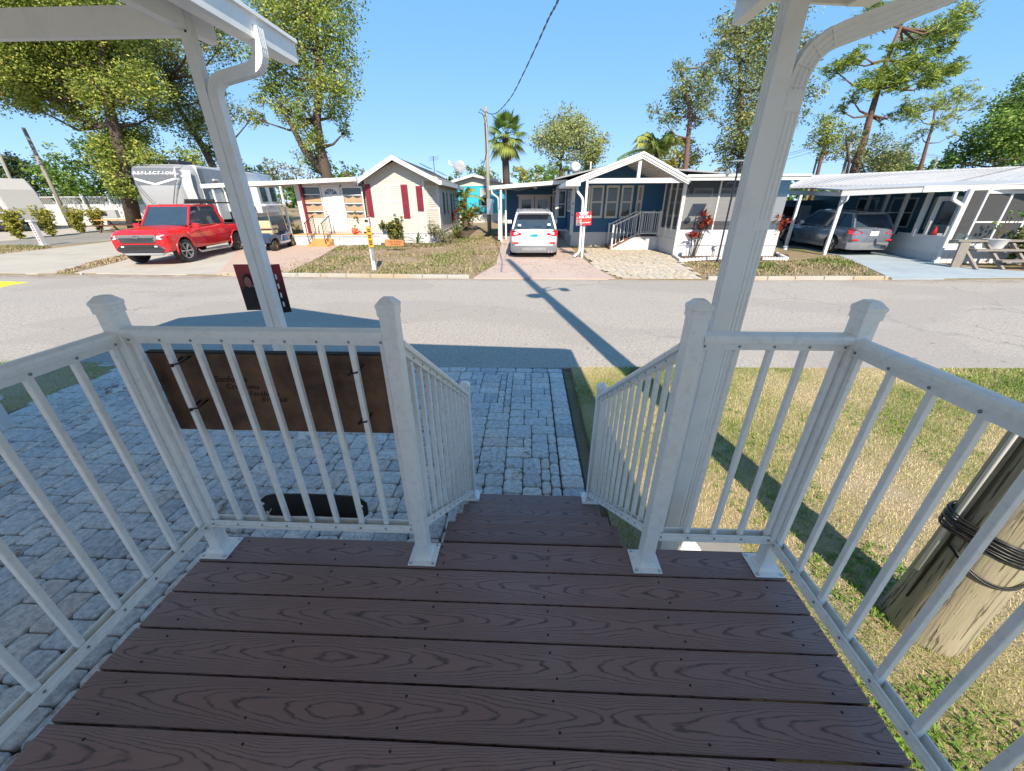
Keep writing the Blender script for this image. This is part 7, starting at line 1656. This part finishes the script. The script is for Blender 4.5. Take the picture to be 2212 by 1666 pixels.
# picnic table
pt = thing('picnic_table', 'old picnic table with yellowish top behind the red pickup', 'picnic table', tuple(gf(*ZL(1420, 900))), rz=rad(8))
for k in range(4): MB().b2((-1.5, -.38+.19*k, .70), (1.5, -.21+.19*k, .75)).build('plank', MT['deckwood'], pt)
for y_ in (-.75, .62): MB().b2((-1.5, y_, .42), (1.5, y_+.22, .46)).build('bench_plank', MT['brownstep'], pt)
for x in (-1.1, 1.1):
    for s in (-1, 1): MB().beam((x, s*.72, 0), (x, s*.2, .7), .09, .05, up=(1, 0, 0)).build('leg', MT['brownstep'], pt)
    MB().b2((x-.03, -.75, .36), (x+.03, .8, .42)).build('crossbar', MT['brownstep'], pt)
# bicycle
bk = thing('bicycle', 'grey bicycle leaning by the back of the motorhome', 'bicycle', tuple(gf(*ZL(665, 805))), rz=rad(15))
for x in (-.5, .5): w2 = MB().tube([(x+.33*math.cos(a*.3142), 0, .34+.33*math.sin(a*.3142)) for a in range(21)], .02, 5, cap=False).build('wheel', MT['rubber'], bk)
MB().tube([(-.5, 0, .34), (-.2, 0, .9), (.35, 0, .85), (.5, 0, .34)], .022, 6).build('frame', MT['alloy'], bk); MB().tube([(-.5, 0, .34), (0, 0, .32), (.35, 0, .85)], .022, 6).build('frame_tube', MT['alloy'], bk)
MB().tube([(.3, -.3, 1.12), (.4, 0, 1.05), (.3, .3, 1.12)], .018, 6).build('handlebar', MT['black'], bk); MB().b2((-.35, -.06, .93), (-.08, .06, .99)).build('saddle', MT['black'], bk)
# posts with writing
mp = thing('marker_post', 'white marker post with red lettering on the left gravel strip', 'marker post', tuple(gf(*ZL(490, 1058))))
MB().b2((-.09, -.09, 0), (.09, .09, 1.1)).build('shaft', MT['white'], mp); MB().b2((-.15, -.14, 1.1), (.15, .14, 1.18)).build('cap', MT['white'], mp); MB().b2((-.16, -.15, 0), (.16, .15, .05)).build('foot', MT['white'], mp)
for k in range(7): MB().b2((-.04+.015*(k % 2), -.095, .25+.11*k), (.04, -.092, .31+.11*k)).build('printed_letter', MT['signred'], mp)
sp_ = gf(*ZA(968, 1268)); st_ = a3(ZA, 885, 765, sp_.y); ph_ = st_.z-sp_.z
wpo = thing('sign_post', 'tall white post with an orange vertical sign and yellow cap on the cream house lawn', 'sign post', (sp_.x, sp_.y, sp_.z))
MB().b2((-.06, -.06, 0), (.06, .06, ph_-.18)).build('shaft', MT['white'], wpo, bevel=.004); MB().b2((-.085, -.085, ph_-.2), (.085, .085, ph_-.13)).build('cap', MT['white'], wpo)
cy = MB().b2((-.08, -.08, ph_-.13), (.08, .08, ph_+.02)).build('lamp_cap', MT['cream'], wpo, bevel=.01); MB().b2((-.05, -.083, ph_-.1), (.05, -.0805, ph_-.03)).build('printed_number', MT['ink'], cy)
pl_ = MB().prism([(-.03, -.125, .72), (.11, -.075, .72), (.11, -.075, 1.32), (-.03, -.125, 1.32)], (0, .012, 0)).build('vertical_sign', MT['orange'], wpo)
for k in range(9):
    z = .78+.055*k
    if k in (3, 6): continue
    MB().prism([(-.005, -.119, z), (.085, -.087, z), (.085, -.087, z+.035), (-.005, -.119, z+.035)], (0, -.002, 0)).build('printed_letter', MT['ink'], pl_)
MB().prism([(.0, -.10, .32), (.09, -.065, .32), (.09, -.065, .70), (.0, -.10, .70)], (0, .01, 0)).build('lower_sign', MT['alloy'], wpo)
ws = thing('wooden_sign', 'small orange brown wooden name sign standing in front of the shrubs', 'sign', G3(ZA, 1170, 1085))
MB().prism([(-.38, 0, .22), (.36, 0, .22), (.40, 0, .28), (.40, 0, .40), (.36, 0, .46), (-.38, 0, .48), (-.42, 0, .40), (-.42, 0, .28)], (0, .03, 0)).build('board', MT['cedar'], ws)
text('carved_text', 'Tom & Nancy', .11, MT['ink'], ws, (.04, -.005, .39), (rad(90), 0, 0), .003); text('carved_text', 'Crawford', .10, MT['ink'], ws, (.04, -.005, .29), (rad(90), 0, 0), .003)
for x in (-.3, .3): MB().b2((x-.01, .01, 0), (x+.01, .025, .3)).build('stake', MT['brownstep'], ws)
# for sale sign on the column
cB_ = gf(*ZB(1148, 1150)); sg = thing('for_sale_sign', 'red and white FOR SALE sign fixed to the carport column of the blue house', 'sign')
Ys = cB_.y-.06; s00, s11 = a3(ZB, 1090, 838, Ys), a3(ZB, 1250, 695, Ys); sw, shh = s11.x-s00.x, s11.z-s00.z-.04
cx_, cz_ = (s00.x+s11.x)/2+.0, (s00.z+s11.z)/2
sg.location = (cx_, Ys, cz_); sg.rotation_euler = (0, rad(-3), 0)
MB().b2((-sw/2, 0, -shh/2), (sw/2, .012, shh/2)).build('panel', MT['signred'], sg)
MB().prism([(-sw*.30, -.003, shh*.5), (sw*.32, -.003, shh*.5), (sw*.18, -.003, shh*.27), (-sw*.18, -.003, shh*.27)], (0, .002, 0)).build('white_header', MT['signwhite'], sg)
text('sign_text', 'FOR SALE', shh*.27, MT['signwhite'], sg, (sw*.09, -.004, shh*.12), (rad(90), 0, 0), .003, .86, bold=.004)
text('sign_text', 'e', shh*.25, MT['rvwhite'], sg, (-sw*.42, -.004, shh*.1), (rad(90), 0, 0), .003)
text('sign_text', 'Realty', shh*.1, MT['ink'], sg, (.02, -.006, shh*.36), (rad(90), 0, 0), .003)
text('sign_text', 'April and Brian', shh*.085, MT['signorange'], sg, (sw*.18, -.004, -shh*.08), (rad(90), 0, 0), .003); text('sign_text', 'Edgerley', shh*.085, MT['signorange'], sg, (sw*.18, -.004, -shh*.17), (rad(90), 0, 0), .003)
text('sign_text', '410-336-0527', shh*.115, MT['signwhite'], sg, (sw*.17, -.004, -shh*.30), (rad(90), 0, 0), .003, bold=.002)
MB().b2((-sw*.5+.01, -.004, -shh*.49), (-sw*.12, -.001, -.02)).build('portrait_panel', MT['rvmid'], sg)
MB().prism([(-sw*.36+.06*math.cos(k*.52), -.006, -shh*.18+.07*math.sin(k*.52)) for k in range(12)], (0, .001, 0)).build('printed_face', m_face, sg); MB().prism([(-sw*.48, -.006, -shh*.48), (-sw*.2, -.006, -shh*.48), (-sw*.24, -.006, -shh*.3), (-sw*.44, -.006, -shh*.3)], (0, .001, 0)).build('printed_coat', MT['rvgrey'], sg)
# lamp post, solar lights
lq = gf(*ZC(985, 1350)); lt = a3(ZC, 1215, 335, lq.y); hh = lt.z-lq.z
lpst = thing('garden_lamp_post', 'dark garden lamp post with two bell shades in front of the screened room', 'lamp post', (lq.x, lq.y, lq.z))
MB().tube([(0, 0, 0), (0, 0, hh)], .03, 8).build('post', MT['darkmetal'], lpst); MB().lathe([(.06, 0), (.05, .1), (.03, .15)], (0, 0, 0), 10).build('foot', MT['darkmetal'], lpst)
for s in (-1, 1):
    MB().tube([(0, 0, hh-.2)]+[(s*(.15-.15*math.cos(k*.45)), 0, hh+.02+.16*math.sin(k*.45)) for k in range(8)], .012, 6).build('arm', MT['darkmetal'], lpst)
    MB().lathe([(.02, .05), (.05, .0), (.12, -.08), (.13, -.09)], (0, 0, 0), 14).build('shade', MT['alloy'], lpst, loc=(s*.3, 0, hh+.0), smooth=40); MB().lathe([(.01, -.16), (.05, -.13), (.05, -.08)], (0, 0, 0), 10).build('bulb', MT['cream'], lpst, loc=(s*.3, 0, hh))
MB().tube([(-.14+.14*math.cos(a*.35), 0, hh-.45+.12*math.sin(a*.35)) for a in range(19)], .01, 5).build('scroll', MT['darkmetal'], lpst); MB().b2((-.25, -.25, hh+.28), (.25, .2, hh+.31)).build('solar_panel', MT['glass'], lpst)
def solar(label, p, h=.42):
    t = thing('solar_light', label, 'solar light', p, group='small solar path lights'); MB().tube([(0, 0, 0), (0, 0, h-.14)], .012, 6).build('stake', MT['alloy'], t); MB().b2((-.04, -.04, h-.14), (.04, .04, h-.04)).build('lantern', MT['lens'], t); MB().lathe([(.085, 0), (.075, .03), (.02, .05)], (0, 0, 0), 8).build('lid', MT['alloy'], t, loc=(0, 0, h-.04))
solar('left of the two solar lights beside the yellow timber steps', G3(ZA, 625, 1045)); solar('right of the two solar lights, nearer the shrubs', G3(ZA, 662, 1040))
solar('solar light right of the tall red cordyline', G3(ZC, 945, 1278)); solar('solar light standing left of the tall red cordyline stems', G3(ZC, 640, 1290)); solar('solar light in the small bed with the faded cordyline', G3(ZC, 1710, 1290))
# satellite dishes, antenna
sdh = thing('satellite_dish', 'grey satellite dish on the roof corner of the cream house', 'satellite dish', tuple(a3(ZA, 1790, 400, 25.5)))
MB().lathe([(.02, .06), (.2, .03), (.33, -.04), (.32, -.05), (.02, .04)], (0, 0, 0), 20, 'Y').build('dish', MT['rvmid'], sdh, loc=(.1, 0, .75), smooth=True); MB().tube([(0, .1, 0), (0, .1, .7)], .03, 6).build('mast', MT['alloy'], sdh); MB().tube([(.1, 0, .45), (-.3, -.4, .8), (-.4, -.4, .85)], .02, 5).build('feed_arm', MT['alloy'], sdh); MB().box((-.42, -.4, .95), (.1, .12, .2)).build('receiver', MT['white'], sdh)
sd2 = thing('satellite_dish', 'small white dish on the shingle roof of the blue house', 'satellite dish', tuple(a3(ZB, 1085, 325, 21))); MB().lathe([(.02, .05), (.25, -.02), (.02, .03)], (0, 0, 0), 16, 'Y').build('dish', MT['white'], sd2, loc=(0, 0, .25), smooth=True); MB().tube([(0, .05, -.1), (0, .05, .25)], .025, 6).build('mast', MT['alloy'], sd2)
an = thing('tv_antenna', 'small roof antenna above the cream house shingles', 'antenna', tuple(a3(ZA, 1548, 275, 25))); MB().tube([(0, 0, -.2), (0, 0, .6)], .02, 5).build('mast', MT['darkmetal'], an)
for k in range(4): MB().tube([(-.25+.0*k, 0, .4+.06*k), (.3, .1, .45+.06*k)], .01, 4).build('element', MT['alloy'], an)
# porch things
for i, (x, lab) in enumerate(((1000, 'brown glazed pot on the porch floor beside the loose shrub'),)):
    p = a3(ZA, 770, 915, 19.25); t = thing('flower_pot', lab, 'pot', (p.x, p.y, zfl)); MB().lathe([(.06, 0), (.11, .1), (.12, .2), (.09, .26), (.10, .28)], (0, 0, 0), 14).build('pot', MT['terracotta'], t, smooth=40)
p = a3(ZA, 805, 920, 19.2); t = thing('red_flowers', 'bright red flowers on the porch floor edge', 'flowers', (p.x, p.y, zfl)); V, c_ = leaves([(0, 0, .12)], [.12], [140], .07, 3); quads_mesh('petals', V, MT['redpot'], t, c_)['kind'] = 'stuff'
def fold_chair(label, p, mat, rz):
    t = thing('folding_chair', label, 'chair', p, rz=rz, group='folding chairs beside the golf cart'); MB().b2((-.25, -.25, .42), (.25, .22, .46)).build('seat', MT[mat], t); MB().prism([(-.25, .22, .46), (.25, .22, .46), (.25, .36, .95), (-.25, .36, .95)], (0, .02, 0)).build('backrest', MT[mat], t)
    for s in (-.25, .25):
        MB().tube([(s, -.3, 0), (s, .3, .6)], .012, 5).build('leg', MT['darkmetal'], t); MB().tube([(s, .3, 0), (s, -.25, .5)], .012, 5).build('leg', MT['darkmetal'], t)
pch = gf(*ZA(160, 960)); fold_chair('maroon folding chair between the golf cart and the porch', (pch.x-.1, 20.2, ZF(20)), 'redcloth', rad(200)); fold_chair('dark folding chair next to the maroon one', (pch.x+.75, 20.6, ZF(20)), 'grille', rad(170))
shrub('low plant with white flowers behind the folding chairs', (pch.x+.2, 21.6, ZF(21)), 1.5, .9, 'grey', 41, .07, 900)
pt_ = thing('propane_tank', 'white propane tank beside the carport posts', 'tank', tuple(gf(*ZB(340, 800)))); MB().lathe([(.1, 0), (.22, .08), (.22, .8), (.15, .92), (.08, .95), (.08, 1.05)], (0, 0, 0), 16).build('tank', MT['white'], pt_, smooth=40); MB().lathe([(.05, 1.05), (.05, 1.12)], (0, 0, 0), 8).build('valve', MT['alloy'], pt_)
gr_ = thing('covered_grill', 'black covered grill in the dark shed opening behind the grey crossover', 'grill', (12.7, 21.2, ZF(21))); MB().b2((-.5, -.3, 0), (.5, .3, .75)).build('cabinet', MT['black'], gr_, bevel=.04); MB().lathe([(.33, -.5), (.36, 0), (.33, .5)], (0, 0, 0), 16, 'X').build('lid', MT['darkmetal'], gr_, loc=(0, 0, .78), smooth=40)
bx = thing('cardboard_box', 'brown box on a shelf behind the grey crossover', 'box', (14.6, 21.5, .0)); MB().b2((-.3, -.2, .0), (.3, .2, .35)).build('carton', MT['cedar'], bx); MB().b2((-.35, -.25, -.7), (.35, .25, -.01)).build('stand', MT['brownstep'], bx)
# bench and planter at the right
bn = thing('wooden_bench', 'weathered tiered wooden bench in front of the screened porch at the right', 'bench', tuple(gf(*ZD(1980, 1045))))
wood = plain('weathered_bench_wood', (.22, .195, .17), .8, var=.3, sc=8)
for x0, x1, y0, z in ((-1.2, 1.3, .35, .78), (-.8, 1.5, .05, .52), (-.3, 2.2, -.35, .24)): MB().b2((x0, y0, z), (x1, y0+.28, z+.05)).build('plank', wood, bn)
for x in (-1.0, -.2, .6, 1.3): MB().beam((x, .5, .78), (x+.1, -.3, 0), .08, .09, up=(1, 0, 0)).build('leg', wood, bn)
MB().prism([(-1.3, .1, 0), (-1.0, .1, 0), (-1.05, .1, .78), (-1.35, .1, .78)], (0, .06, 0)).build('side_board', wood, bn)
po_ = thing('planter', 'white oval planter with a leggy green plant on the wooden bench', 'planter', tuple(gf(*ZD(1900, 1030))+Vector((0, .1, .57)))); MB().lathe([(.22, 0), (.30, .26), (.32, .28)], (0, 0, 0), 18).build('tub', MT['white'], po_, smooth=40)
b = MB()
for k, (x, z) in enumerate(((-.2, .7), (.05, .95), (.25, 1.05), (.5, .95), (-.05, .6), (.4, .8))): b.tube([(0, 0, .2), (x*.3, 0, .5), (x, .05*(k % 3), z)], .012, 5)
b.build('stems', BARK, po_)['kind'] = 'stuff'; V, c_ = leaves([(-.2, 0, .75), (.1, 0, 1.0), (.5, 0, .98), (-.1, 0, .55), (.3, 0, 1.05)], [.12]*5, [26]*5, .11, 2, tw=.07); quads_mesh('foliage', V, LM['green'], po_, c_)['kind'] = 'stuff'
shrub('green and orange shrub at the right edge beside the bench', tuple(gf(2212, 575)), 1.3, 1.3, 'shrub', 44, .09, 1300)
gg = thing('garden_gnome_pot', 'small orange ornament on the porch rail behind the grey crossover', 'ornament', (c2_.x+.12, c2_.y+.7, kz)); MB().lathe([(.05, 0), (.07, .1), (.02, .28)], (0, 0, 0), 10).build('cone', MT['redpot'], gg, smooth=True); MB().b2((.08, -.05, 0), (.3, .05, .06)).build('dish', MT['white'], gg)
# leaves and litter on the road and drives
r = np.random.default_rng(9); Vq = []
for _ in range(260):
    x, y = r.uniform(-12, 12), r.uniform(5, 11.3); a = r.uniform(0, 6.28); L_ = r.uniform(.02, .05); d = np.array([math.cos(a), math.sin(a), .1]); s = np.array([-d[1], d[0], 0])*.3
    p = np.array([x, y, G-.008]); Vq.append([p-d*L_, p+s*L_, p+d*L_, p-s*L_])
for _ in range(2600):
    x, y = r.uniform(-9.5, 10.5), 11.55+r.uniform(0, 1)**.8*7.5; a = r.uniform(0, 6.28); L_ = r.uniform(.02, .05); d = np.array([math.cos(a), math.sin(a), .3]); s = np.array([-d[1], d[0], 0])*.4
    p = np.array([x, y, ZF(y)+.022]); Vq.append([p-d*L_, p+s*L_, p+d*L_, p-s*L_])
quads_mesh('leaf_litter', np.array(Vq), plain('dry_leaf', (.22, .13, .06), .9, var=.4), None)['kind'] = 'stuff'
# grass tufts on the far lawns
def far_tufts(n, poly, seed, green=.5, avoid=()):
    r = np.random.default_rng(seed); xs = [p[0] for p in poly]; ys = [p[1] for p in poly]; V = []; c = []
    X_, Y_ = r.uniform(min(xs), max(xs), n), r.uniform(min(ys), max(ys), n); g = lowf(X_, Y_, 1.3, 5)+.6*lowf(X_, Y_, 4, 6)
    for x, y, gg_ in zip(X_, Y_, g):
        if not inpoly(x, y, poly) or r.uniform() > .55+gg_: continue
        a = r.uniform(0, 6.28); L_ = r.uniform(.035, .08); w = .02; z = ZF(y)+.0
        V.append([(x-math.sin(a)*w, y+math.cos(a)*w, z), (x+math.sin(a)*w, y-math.cos(a)*w, z), (x+math.cos(a)*L_*.8, y+math.sin(a)*L_*.8, z+L_)]); c.append(np.clip(green-.5*gg_+r.normal(0, .2), 0, 1))
    return V, c
Va, ca = far_tufts(26000, [(-9.5, 11.75), (-1.75, 11.6), P2(ZB, 310, 1220), P2(ZB, 360, 1000), (-2.2, 24), (-5, 21.5), P2(ZA, 620, 1035), P2(ZA, 420, 1150)], 1, .55)
Vb, cb_2 = far_tufts(16000, [(5.3, 11.6), (10.4, 11.75), P2(ZD, 870, 1010), P2(ZD, 690, 942), P2(ZC, 1780, 1330), P2(ZC, 600, 1345)], 2, .5)
Vc, cc_ = far_tufts(9000, [(-15.3, 12.0), (-14.7, 12.05), P2(ZL, 1200, 1262), P2(ZL, 1480, 1185), P2(ZL, 1420, 1145), P2(ZL, 1000, 1240)], 3, .75)
Vd, cd = far_tufts(14000, [P2(ZL, 0, 1150), P2(ZL, 560, 1080), P2(ZL, 560, 1060), P2(ZL, 0, 1045)], 4, .6)
quads_mesh('far_lawn_grass', np.array(Va+Vb+Vc+Vd), leaf_mat('winter_grass', [(0, (.09, .15, .03)), (.35, (.2, .22, .07)), (.6, (.33, .26, .15)), (1, (.42, .31, .21))], .8, .1), None, np.array(ca+cb_2+cc_+cd))['kind'] = 'stuff'

# put every thing's origin at its base
bpy.context.view_layer.update()
km = {}
for o in bpy.data.objects:
    if o.parent: km.setdefault(o.parent.name, []).append(o)
for o in [o for o in bpy.data.objects if o.type == 'EMPTY' and o.parent is None and o.location.length == 0]:
    lo = Vector((1e9,)*3); hi = -lo
    def walk(x):
        global lo, hi
        if x.type == 'MESH':
            for c in x.bound_box:
                p = x.matrix_world @ Vector(c); lo = Vector(map(min, lo, p)); hi = Vector(map(max, hi, p))
        for c in km.get(x.name, []): walk(c)
    walk(o)
    if hi.x < lo.x: continue
    b0 = Vector(((lo.x+hi.x)/2, (lo.y+hi.y)/2, lo.z)); o.location = b0
    for c in km.get(o.name, []): c.location = c.location-b0
